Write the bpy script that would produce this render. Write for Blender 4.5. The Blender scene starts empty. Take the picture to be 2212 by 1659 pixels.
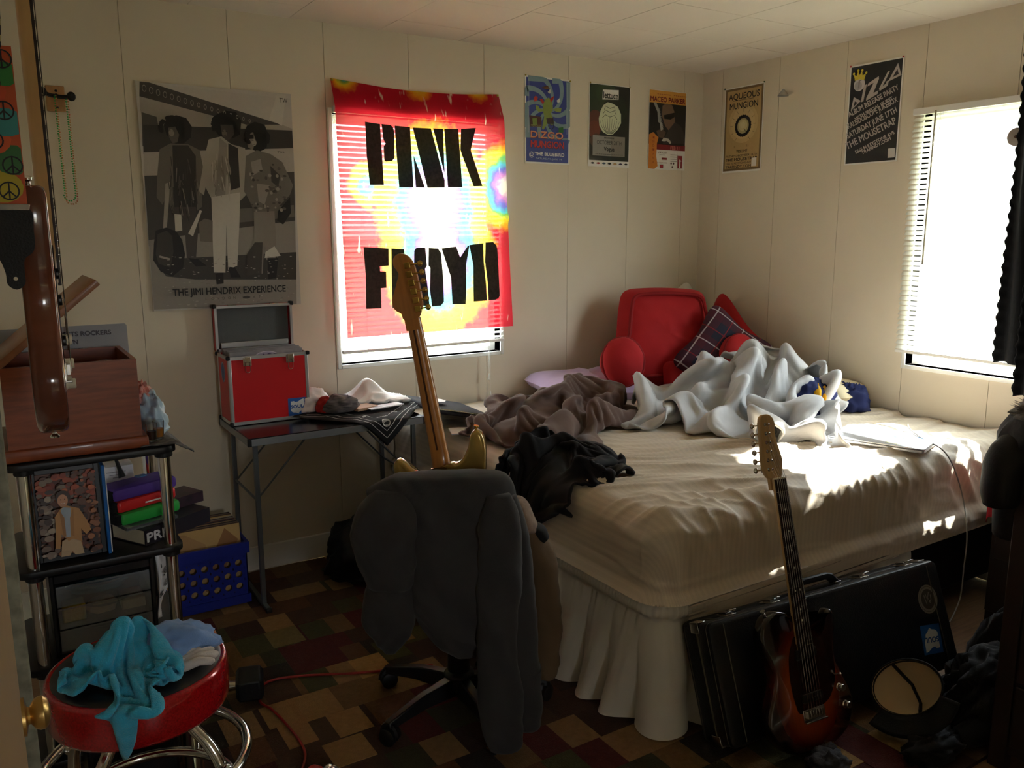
import bpy, math, random, base64, zlib
import numpy as np
from mathutils import Vector, Matrix, noise

random.seed(7)
SC = bpy.context.scene
COL = SC.collection
PI = math.pi

# ---------------------------------------------------------------- camera
cam = bpy.data.cameras.new('camera')
cam.sensor_fit = 'HORIZONTAL'
cam.sensor_width = 36.0
cam.lens = 36.0 * 1795.7 / 2212.0
cam.clip_start = 0.05
camo = bpy.data.objects.new('camera', cam)
COL.objects.link(camo)
_yaw, _pit, _rol = math.radians(32.1133), math.radians(-10.2676), math.radians(-0.2007)
_f = Vector((math.sin(_yaw) * math.cos(_pit), math.cos(_yaw) * math.cos(_pit), math.sin(_pit)))
_r = Vector((math.cos(_yaw), -math.sin(_yaw), 0))
_u = _r.cross(_f)
_r2 = math.cos(_rol) * _r + math.sin(_rol) * _u
_u2 = -math.sin(_rol) * _r + math.cos(_rol) * _u
camo.matrix_world = Matrix(((_r2.x, _u2.x, -_f.x, -3.590), (_r2.y, _u2.y, -_f.y, -3.645),
       (_r2.z, _u2.z, -_f.z, 1.5026), (0, 0, 0, 1)))
SC.camera = camo

# ---------------------------------------------------------------- daylight, exposure
SC.view_settings.view_transform = 'Standard'
SC.view_settings.look = 'None'
SC.view_settings.gamma = 1
SC.view_settings.use_curve_mapping = False
SC.view_settings.exposure = 2.0
W = bpy.data.worlds.new('sky')
SC.world = W
W.use_nodes = True
_nt = W.node_tree
_bg = _nt.nodes['Background']
_tc = _nt.nodes.new('ShaderNodeTexCoord')
_sx = _nt.nodes.new('ShaderNodeSeparateXYZ')
_cr = _nt.nodes.new('ShaderNodeValToRGB')
_mr = _nt.nodes.new('ShaderNodeMapRange')
_mr.inputs[1].default_value = -1
_mr.inputs[2].default_value = 1
_nt.links.new(_tc.outputs['Generated'], _sx.inputs[0])
_nt.links.new(_sx.outputs['Z'], _mr.inputs[0])
_nt.links.new(_mr.outputs[0], _cr.inputs[0])
_nt.links.new(_cr.outputs[0], _bg.inputs[0])
_e = _cr.color_ramp.elements
_e[0].position, _e[0].color = 0.0, (.17, .16, .11, 1)
_e[1].position, _e[1].color = 0.49, (.30, .29, .22, 1)
_e2 = _e.new(0.52); _e2.color = (.95, .97, 1.0, 1)
_e3 = _e.new(1.0); _e3.color = (.74, .85, 1.0, 1)
_bg.inputs[1].default_value = 5.5
_sun = bpy.data.lights.new('sun', 'SUN')
_sun.energy = 13.0
_sun.angle = math.radians(.6)
_sun.color = (1.0, .96, .90)
_so = bpy.data.objects.new('sun', _sun)
COL.objects.link(_so)
_so.rotation_euler = Vector((-.70,-.05,-.68)).to_track_quat('-Z', 'Y').to_euler()
def portal(name, loc, nrm, w, h):
 l = bpy.data.lights.new(name, 'AREA')
 l.shape = 'RECTANGLE'
 l.size, l.size_y = w, h
 l.cycles.is_portal = True
 o = bpy.data.objects.new(name, l)
 COL.objects.link(o)
 o.location = loc
 o.rotation_euler = Vector(nrm).to_track_quat('-Z', 'Y').to_euler()
WB = (-2.235, -1.375, .905, 2.03)
WR = (-2.235, -1.375, .895, 2.02)
portal('skylight_portal_back', (-1.805, .12, 1.467), (0, -1, 0), .86, 1.13)
portal('skylight_portal_fill_hall', (-3.025, -6.72, 1.525), (0, 1, 0), .45, .65)  # window of the added hall, soft light from behind the camera
portal('skylight_portal_right', (.12, -1.805, 1.457), (-1, 0, 0), .86, 1.13)

# ---------------------------------------------------------------- helpers
def lin(c):
 out = []
 for v in c[:3]:
  v = v / 255.0
  out.append(v / 12.92 if v <= .04045 else ((v + .055) / 1.055) ** 2.4)
 return tuple(out)

MATS = {}
def mat(name, col, rough=.6, metal=0.0, var=.10, scale=6.0, bump=0.0, bscale=150.0, sheen=0.0, coat=0.0,
  trans=0.0, alpha=1.0, emit=None, stretch=None, col2=None, detail=3.0, ior=1.45, translucent=0.0):
 if name in MATS:
  return MATS[name]
 m = bpy.data.materials.new(name)
 m.use_nodes = True
 n, l = m.node_tree.nodes, m.node_tree.links
 p = n['Principled BSDF']
 tc = n.new('ShaderNodeTexCoord')
 src = tc.outputs['Object']
 if stretch:
  mp = n.new('ShaderNodeMapping')
  mp.inputs['Scale'].default_value = stretch
  l.new(src, mp.inputs[0])
  src = mp.outputs[0]
 nz = n.new('ShaderNodeTexNoise')
 nz.inputs['Scale'].default_value = scale
 nz.inputs['Detail'].default_value = detail
 l.new(src, nz.inputs['Vector'])
 mx = n.new('ShaderNodeMix')
 mx.data_type = 'RGBA'
 c = lin(col)
 if col2 is None:
  a = tuple(max(0, v * (1 - var)) for v in c)
  b = tuple(min(1, v * (1 + var)) for v in c)
 else:
  a, b = c, lin(col2)
 mx.inputs[6].default_value = (*a, 1)
 mx.inputs[7].default_value = (*b, 1)
 rp = n.new('ShaderNodeMapRange')
 rp.inputs[1].default_value = .3
 rp.inputs[2].default_value = .7
 l.new(nz.outputs['Fac'], rp.inputs[0])
 l.new(rp.outputs[0], mx.inputs[0])
 l.new(mx.outputs[2], p.inputs['Base Color'])
 p.inputs['Roughness'].default_value = rough
 p.inputs['Metallic'].default_value = metal
 p.inputs['IOR'].default_value = ior
 if sheen:
  p.inputs['Sheen Weight'].default_value = sheen
  p.inputs['Sheen Roughness'].default_value = .4
 if coat:
  p.inputs['Coat Weight'].default_value = coat
  p.inputs['Coat Roughness'].default_value = .06
 if trans:
  p.inputs['Transmission Weight'].default_value = trans
 if alpha < 1:
  p.inputs['Alpha'].default_value = alpha
 if bump:
  bn = n.new('ShaderNodeTexNoise')
  bn.inputs['Scale'].default_value = bscale
  bn.inputs['Detail'].default_value = 4
  l.new(src, bn.inputs['Vector'])
  bp = n.new('ShaderNodeBump')
  bp.inputs['Strength'].default_value = bump
  bp.inputs['Distance'].default_value = .004
  l.new(bn.outputs['Fac'], bp.inputs['Height'])
  l.new(bp.outputs[0], p.inputs['Normal'])
 if translucent:
  tr = n.new('ShaderNodeBsdfTranslucent')
  l.new(mx.outputs[2], tr.inputs[0])
  ms = n.new('ShaderNodeMixShader')
  ms.inputs[0].default_value = translucent
  l.new(p.outputs[0], ms.inputs[1])
  l.new(tr.outputs[0], ms.inputs[2])
  l.new(ms.outputs[0], n['Material Output'].inputs[0])
 MATS[name] = m
 return m

def mat_print(name='printed_paper', rough=.45, translucent=0.0, grain=.06):
 """Reads the per-face ink colour of a printed sheet."""
 if name in MATS:
  return MATS[name]
 m = bpy.data.materials.new(name)
 m.use_nodes = True
 n, l = m.node_tree.nodes, m.node_tree.links
 p = n['Principled BSDF']
 at = n.new('ShaderNodeAttribute')
 at.attribute_name = 'ink'
 tc = n.new('ShaderNodeTexCoord')
 nz = n.new('ShaderNodeTexNoise')
 nz.inputs['Scale'].default_value = 60
 l.new(tc.outputs['Object'], nz.inputs['Vector'])
 mr = n.new('ShaderNodeMapRange')
 mr.inputs[3].default_value = 1 - grain
 mr.inputs[4].default_value = 1 + grain
 l.new(nz.outputs['Fac'], mr.inputs[0])
 mx = n.new('ShaderNodeMix')
 mx.data_type = 'RGBA'
 mx.blend_type = 'MULTIPLY'
 mx.inputs[0].default_value = 1
 l.new(at.outputs['Color'], mx.inputs[6])
 l.new(mr.outputs[0], mx.inputs[7])
 l.new(mx.outputs[2], p.inputs['Base Color'])
 p.inputs['Roughness'].default_value = rough
 MATS[name] = m
 return m

MW = {}
class G:
 """Collects shapes in world coordinates; obj() links them as ONE mesh object."""
 def __init__(s):
  s.v, s.f, s.mi, s.c = [], [], [], []
  s.M = Matrix.Identity(4)
  s.m = 0
 def add(s, vs, fs, m=None):
  o = len(s.v)
  M = s.M
  s.v += [tuple(M @ Vector(p)) for p in vs]
  for f in fs:
   s.f.append([i + o for i in f])
   s.mi.append(s.m if m is None else m)
  return s
 def box(s, a, b, m=None):
  (x0, y0, z0), (x1, y1, z1) = a, b
  return s.add([(x0, y0, z0), (x1, y0, z0), (x1, y1, z0), (x0, y1, z0), (x0, y0, z1), (x1, y0, z1), (x1, y1, z1), (x0, y1, z1)],
                     [(0, 3, 2, 1), (4, 5, 6, 7), (0, 1, 5, 4), (1, 2, 6, 5), (2, 3, 7, 6), (3, 0, 4, 7)], m)
 def cbox(s, c, d, m=None):
  return s.box([c[i] - d[i] / 2 for i in range(3)], [c[i] + d[i] / 2 for i in range(3)], m)
 def tube(s, pts, r, n=8, closed=False, m=None, cap=True, flat=1.0):
  pts = [Vector(p) for p in pts]
  k = len(pts)
  rs = r if isinstance(r, (list, tuple)) else [r] * k
  vs, fs, N = [], [], None
  for i, p in enumerate(pts):
   if closed:
    t = pts[(i + 1) % k] - pts[i - 1]
   else:
    t = pts[min(i + 1, k - 1)] - pts[max(i - 1, 0)]
   t.normalize()
   if N is None:
    N = t.orthogonal().normalized()
   N = (N - t * N.dot(t)).normalized()
   B = t.cross(N)
   for j in range(n):
    a = 2 * PI * j / n
    vs.append(p + rs[i] * (math.cos(a) * N + flat * math.sin(a) * B))
  for i in range(k if closed else k - 1):
   for j in range(n):
    i2 = (i + 1) % k
    fs.append((i * n + j, i * n + (j + 1) % n, i2 * n + (j + 1) % n, i2 * n + j))
  if cap and not closed:
   fs.append(tuple(range(n))[::-1])
   fs.append(tuple((k - 1) * n + j for j in range(n)))
  return s.add(vs, fs, m)
 def cyl(s, a, b, r, r2=None, n=16, m=None):
  return s.tube([a, b], [r, r if r2 is None else r2], n, m=m)
 def lathe(s, prof, n=24, m=None, c=(0, 0, 0), ax='z'):
  vs, fs = [], []
  for (r, z) in prof:
   for j in range(n):
    a = 2 * PI * j / n
    p = (r * math.cos(a), r * math.sin(a), z)
    if ax == 'x': p = (p[2], p[0], p[1])
    if ax == 'y': p = (p[0], p[2], -p[1])
    vs.append((p[0] + c[0], p[1] + c[1], p[2] + c[2]))
  k = len(prof)
  for i in range(k - 1):
   for j in range(n):
    fs.append((i * n + j, i * n + (j + 1) % n, (i + 1) * n + (j + 1) % n, (i + 1) * n + j))
  fs.append(tuple(range(n))[::-1])
  fs.append(tuple((k - 1) * n + j for j in range(n)))
  return s.add(vs, fs, m)
 def ball(s, c, r, n=12, m=None):
  r = r if isinstance(r, (list, tuple)) else (r, r, r)
  k = max(4, n // 2)
  vs = [(c[0] + r[0] * math.sin(PI * i / k) * math.cos(2 * PI * j / n), c[1] + r[1] * math.sin(PI * i / k) * math.sin(2 * PI * j / n), c[2] + r[2] * math.cos(PI * i / k))
              for i in range(k + 1) for j in range(n)]
  fs = [(i * n + j, (i + 1) * n + j, (i + 1) * n + (j + 1) % n, i * n + (j + 1) % n) for i in range(k) for j in range(n)]
  return s.add(vs, fs, m)
 def prism(s, poly, z0, z1, m=None, bev=0.0, fn=None):
  """Outline in local xy (counter-clockwise) given thickness z0..z1, optionally with rounded rims."""
  n = len(poly)
  P = [Vector((p[0], p[1])) for p in poly]
  nr = []
  for i in range(n):
   d1 = (P[i] - P[i - 1]).normalized()
   d2 = (P[(i + 1) % n] - P[i]).normalized()
   t = (d1 + d2)
   t = t.normalized() if t.length > 1e-6 else d1
   nr.append(Vector((-t.y, t.x)))
  if bev:
   rings = [(z0, bev), (z0 + bev * .3, bev * .3), (z0 + bev, 0), (z1 - bev, 0), (z1 - bev * .3, bev * .3), (z1, bev)]
  else:
   rings = [(z0, 0), (z1, 0)]
  vs, fs = [], []
  for z, ins in rings:
   for i in range(n):
    q = P[i] + nr[i] * ins
    vs.append((q.x, q.y, z))
  if fn:
   vs = [fn(*p) for p in vs]
  for k in range(len(rings) - 1):
   for i in range(n):
    j = (i + 1) % n
    fs.append((k * n + i, k * n + j, (k + 1) * n + j, (k + 1) * n + i))
  fs.append(tuple(range(n))[::-1])
  fs.append(tuple((len(rings) - 1) * n + i for i in range(n)))
  return s.add(vs, fs, m)
 def grid(s, fn, nu, nv, cu=False, cv=False, m=None):
  vs = [fn(i / (nu if cu else nu - 1), j / (nv if cv else nv - 1)) for i in range(nu) for j in range(nv)]
  fs = []
  for i in range(nu if cu else nu - 1):
   for j in range(nv if cv else nv - 1):
    i2, j2 = (i + 1) % nu, (j + 1) % nv
    fs.append((i * nv + j, i2 * nv + j, i2 * nv + j2, i * nv + j2))
  return s.add(vs, fs, m)
 def obj(s, name, mats, parent=None, smooth=True, sharp=40, bev=0.0, solid=0.0, sub=0, loc=None, offset=-1):
  me = bpy.data.meshes.new(name)
  vs = s.v
  if parent is not None and parent in MW:
   inv = MW[parent].inverted()
   vs = [tuple(inv @ Vector(p)) for p in vs]
  elif loc is not None:
   vs = [(p[0] - loc[0], p[1] - loc[1], p[2] - loc[2]) for p in vs]
  me.from_pydata(vs, [], s.f)
  if not isinstance(mats, (list, tuple)):
   mats = [mats]
  for mm in mats:
   me.materials.append(mm)
  me.polygons.foreach_set('material_index', s.mi)
  if s.c:
   at = me.attributes.new('ink', 'FLOAT_COLOR', 'FACE')
   at.data.foreach_set('color', [x for c in s.c for x in (*c, 1)])
  if smooth:
   me.polygons.foreach_set('use_smooth', [True] * len(s.f))
   me.update()
   me.set_sharp_from_angle(angle=math.radians(sharp))
  me.update()
  o = bpy.data.objects.new(name, me)
  COL.objects.link(o)
  if parent is not None:
   o.parent = parent
   MW[o] = MW.get(parent, Matrix.Identity(4))
  elif loc is not None:
   o.location = loc
  if parent is None:
   MW[o] = Matrix.Translation(loc) if loc is not None else Matrix.Identity(4)
  if bev:
   b = o.modifiers.new('bevel', 'BEVEL')
   b.width = bev
   b.segments = 2
   b.limit_method = 'ANGLE'
   b.angle_limit = math.radians(40)
  if sub:
   b = o.modifiers.new('subdivision', 'SUBSURF')
   b.levels = b.render_levels = sub
  if solid:
   b = o.modifiers.new('thickness', 'SOLIDIFY')
   b.thickness = solid
   b.offset = offset
  return o

def tag(o, label, cat, group=None, kind=None):
 o['label'] = label
 o['category'] = cat
 if group: o['group'] = group
 if kind: o['kind'] = kind
 return o
def thing(name, label, cat, loc=(0, 0, 0), M=None, group=None):
 o = bpy.data.objects.new(name, None)
 COL.objects.link(o)
 mw = M if M is not None else Matrix.Translation(loc)
 o.matrix_world = mw
 o.empty_display_size = .05
 MW[o] = mw.copy()
 return tag(o, label, cat, group)
def structure(o, label=None):
 o['kind'] = 'structure'
 if label:
  o['label'] = label
 return o
def plabel(o, s):
 o['label'] = s
 return o
def copy_tree(root, M, label, group=None):
 r = root.copy()
 COL.objects.link(r)
 r.matrix_world = M
 r['label'] = label
 if group: r['group'] = group
 for ch in root.children:
  c = ch.copy()
  COL.objects.link(c)
  c.parent = r
  for g in ch.children:
   d = g.copy()
   COL.objects.link(d)
   d.parent = c
 return r
def frame(o, x, y):
 """Matrix with origin o, local x and y axes (orthonormalised), z = x cross y."""
 x = Vector(x).normalized()
 y = Vector(y)
 y = (y - x * y.dot(x)).normalized()
 z = x.cross(y)
 return Matrix(((x.x, y.x, z.x, o[0]), (x.y, y.y, z.y, o[1]), (x.z, y.z, z.z, o[2]), (0, 0, 0, 1)))
def frame_up(o, x, y):
 """As frame(), but the y axis keeps its direction exactly."""
 y = Vector(y).normalized()
 x = Vector(x)
 return frame(o, x - y * x.dot(y), y)
def spline(pts, k=6, closed=True):
 """Catmull-Rom through 2-D or 3-D points."""
 n = len(pts)
 out = []
 D = len(pts[0])
 for i in range(n if closed else n - 1):
  g = lambda j: pts[j % n] if closed else pts[max(0, min(n - 1, j))]
  a, b, c, d = g(i - 1), g(i), g(i + 1), g(i + 2)
  for q in range(k):
   t = q / k
   out.append(tuple(.5 * (2 * b[e] + (c[e] - a[e]) * t + (2 * a[e] - 5 * b[e] + 4 * c[e] - d[e]) * t * t + (3 * b[e] - a[e] - 3 * c[e] + d[e]) * t ** 3) for e in range(D)))
 if not closed:
  out.append(tuple(pts[-1]))
 return out
def rrect(w, h, r, k=4, cx=0, cy=0):
 out = []
 for (sx, sy, a0) in ((1, -1, -90), (1, 1, 0), (-1, 1, 90), (-1, -1, 180)):
  for q in range(k + 1):
   a = math.radians(a0 + 90 * q / k)
   out.append((cx + sx * (w / 2 - r) + r * math.cos(a), cy + sy * (h / 2 - r) + r * math.sin(a)))
 return out
def nz(x, y=0, z=0, s=1.0):
 return noise.noise(Vector((x * s, y * s, z * s)))
def ridge(x, y, z=0):
 return 1 - abs(noise.noise(Vector((x, y, z)))) * 2

_TX = {}
def text_mesh(t):
 """Outline font text as (points, faces) with cap height 1 and its width."""
 if t in _TX:
  return _TX[t]
 cu = bpy.data.curves.new('lettering', 'FONT')
 cu.body = t
 cu.size = 1
 cu.resolution_u = 3
 o = bpy.data.objects.new('lettering', cu)
 COL.objects.link(o)
 dg = bpy.context.evaluated_depsgraph_get()
 ev = o.evaluated_get(dg)
 me = ev.to_mesh()
 vs = [(v.co.x, v.co.y) for v in me.vertices]
 fs = [tuple(p.vertices) for p in me.polygons]
 ev.to_mesh_clear()
 bpy.data.objects.remove(o)
 bpy.data.curves.remove(cu)
 if not vs:
  vs, fs = [(0, 0)], []
 cap = .73
 x0 = min(v[0] for v in vs)
 vs = [((v[0] - x0) / cap, v[1] / cap) for v in vs]
 _TX[t] = (vs, fs, max(v[0] for v in vs))
 return _TX[t]

class Print(G):
 """A printed sheet: layers of ink, each a hair above the last, in sheet coordinates (u right, v up, origin lower left)."""
 def __init__(s, M, w, h, paper=(240, 238, 232), thick=.0006, step=.00009, warp=None, base=True):
  super().__init__()
  s.M, s.w, s.h, s.z, s.step, s.warp = M, w, h, 0.0, step, warp
  if base:
   nu, nv = (24, 24) if warp else (2, 2)
   for zz, rev in ((0, 0), (-thick, 1)):
    vs = [s.at(i / (nu - 1) * w, j / (nv - 1) * h, zz) for i in range(nu) for j in range(nv)]
    fs = [(i * nv + j, (i + 1) * nv + j, (i + 1) * nv + j + 1, i * nv + j + 1) for i in range(nu - 1) for j in range(nv - 1)]
    s.ink(vs, [f[::-1] for f in fs] if rev else fs, paper)
   if not warp:
    s.ink([s.at(a, b, c) for (a, b, c) in ((0, 0, 0), (w, 0, 0), (w, h, 0), (0, h, 0), (0, 0, -thick), (w, 0, -thick), (w, h, -thick), (0, h, -thick))],
                      [(0, 4, 5, 1), (1, 5, 6, 2), (2, 6, 7, 3), (3, 7, 4, 0)], paper)
 def at(s, u, v, z=None):
  z = s.z if z is None else z
  u, v = min(max(u, 0), s.w), min(max(v, 0), s.h)
  if s.warp:
   z += s.warp(u, v)
  return (u, v, z)
 def ink(s, vs, fs, c):
  s.add(vs, fs, 0)
  s.c += [lin(c)] * len(fs)
  return s
 def up(s):
  s.z += s.step
 def poly(s, pts, c):
  s.up()
  return s.ink([s.at(u, v) for u, v in pts], [tuple(range(len(pts)))], c)
 def rect(s, u0, v0, u1, v1, c):
  return s.poly([(u0, v0), (u1, v0), (u1, v1), (u0, v1)], c)
 def disc(s, u, v, r, c, r2=None, n=24, rot=0):
  r2 = r if r2 is None else r2
  ca, sa = math.cos(rot), math.sin(rot)
  return s.poly([(u + r * math.cos(2 * PI * i / n) * ca - r2 * math.sin(2 * PI * i / n) * sa,
      v + r * math.cos(2 * PI * i / n) * sa + r2 * math.sin(2 * PI * i / n) * ca) for i in range(n)], c)
 def ring(s, u, v, r, t, c, n=32, wob=0, k=0, sx=1.0):
  s.up()
  vs, fs = [], []
  for i in range(n):
   a = 2 * PI * i / n
   rr = r * (1 + wob * math.cos(k * a))
   for q in (rr, rr - t):
    vs.append(s.at(u + sx * q * math.cos(a), v + q * math.sin(a)))
  for i in range(n):
   j = (i + 1) % n
   fs.append((2 * i + 1, 2 * i, 2 * j, 2 * j + 1))
  return s.ink(vs, fs, c)
 def line(s, pts, t, c):
  s.up()
  vs, fs = [], []
  n = len(pts)
  for i, p in enumerate(pts):
   a, b = pts[max(0, i - 1)], pts[min(n - 1, i + 1)]
   d = Vector((b[0] - a[0], b[1] - a[1]))
   d = d.normalized() if d.length else Vector((1, 0))
   tt = t[i] if isinstance(t, (list, tuple)) else t
   vs += [s.at(p[0] - d.y * tt / 2, p[1] + d.x * tt / 2), s.at(p[0] + d.y * tt / 2, p[1] - d.x * tt / 2)]
  for i in range(n - 1):
   fs.append((2 * i, 2 * i + 1, 2 * i + 3, 2 * i + 2))
  return s.ink(vs, fs, c)
 def text(s, t, u, v, h, w=None, c=(20, 20, 20), bold=0.0, shear=0.0, rot=0.0, center=False, fn=None):
  """Baseline starts at (u, v); h is the cap height, w the exact width."""
  vs, fs, tw = text_mesh(t)
  kx = h if w is None else w / tw
  if center:
   u = u - tw * kx / 2
  ca, sa = math.cos(rot), math.sin(rot)
  for d in ([(0, 0)] if not bold else [(-bold, 0), (bold, 0), (0, bold), (0, -bold)]):
   s.up()
   out = []
   for (x, y) in vs:
    X, Y = x * kx + y * h * shear + d[0], y * h + d[1]
    q = (u + X * ca - Y * sa, v + X * sa + Y * ca)
    if fn: q = fn(*q)
    out.append(s.at(*q))
   s.ink(out, fs, c)
  return s

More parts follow.
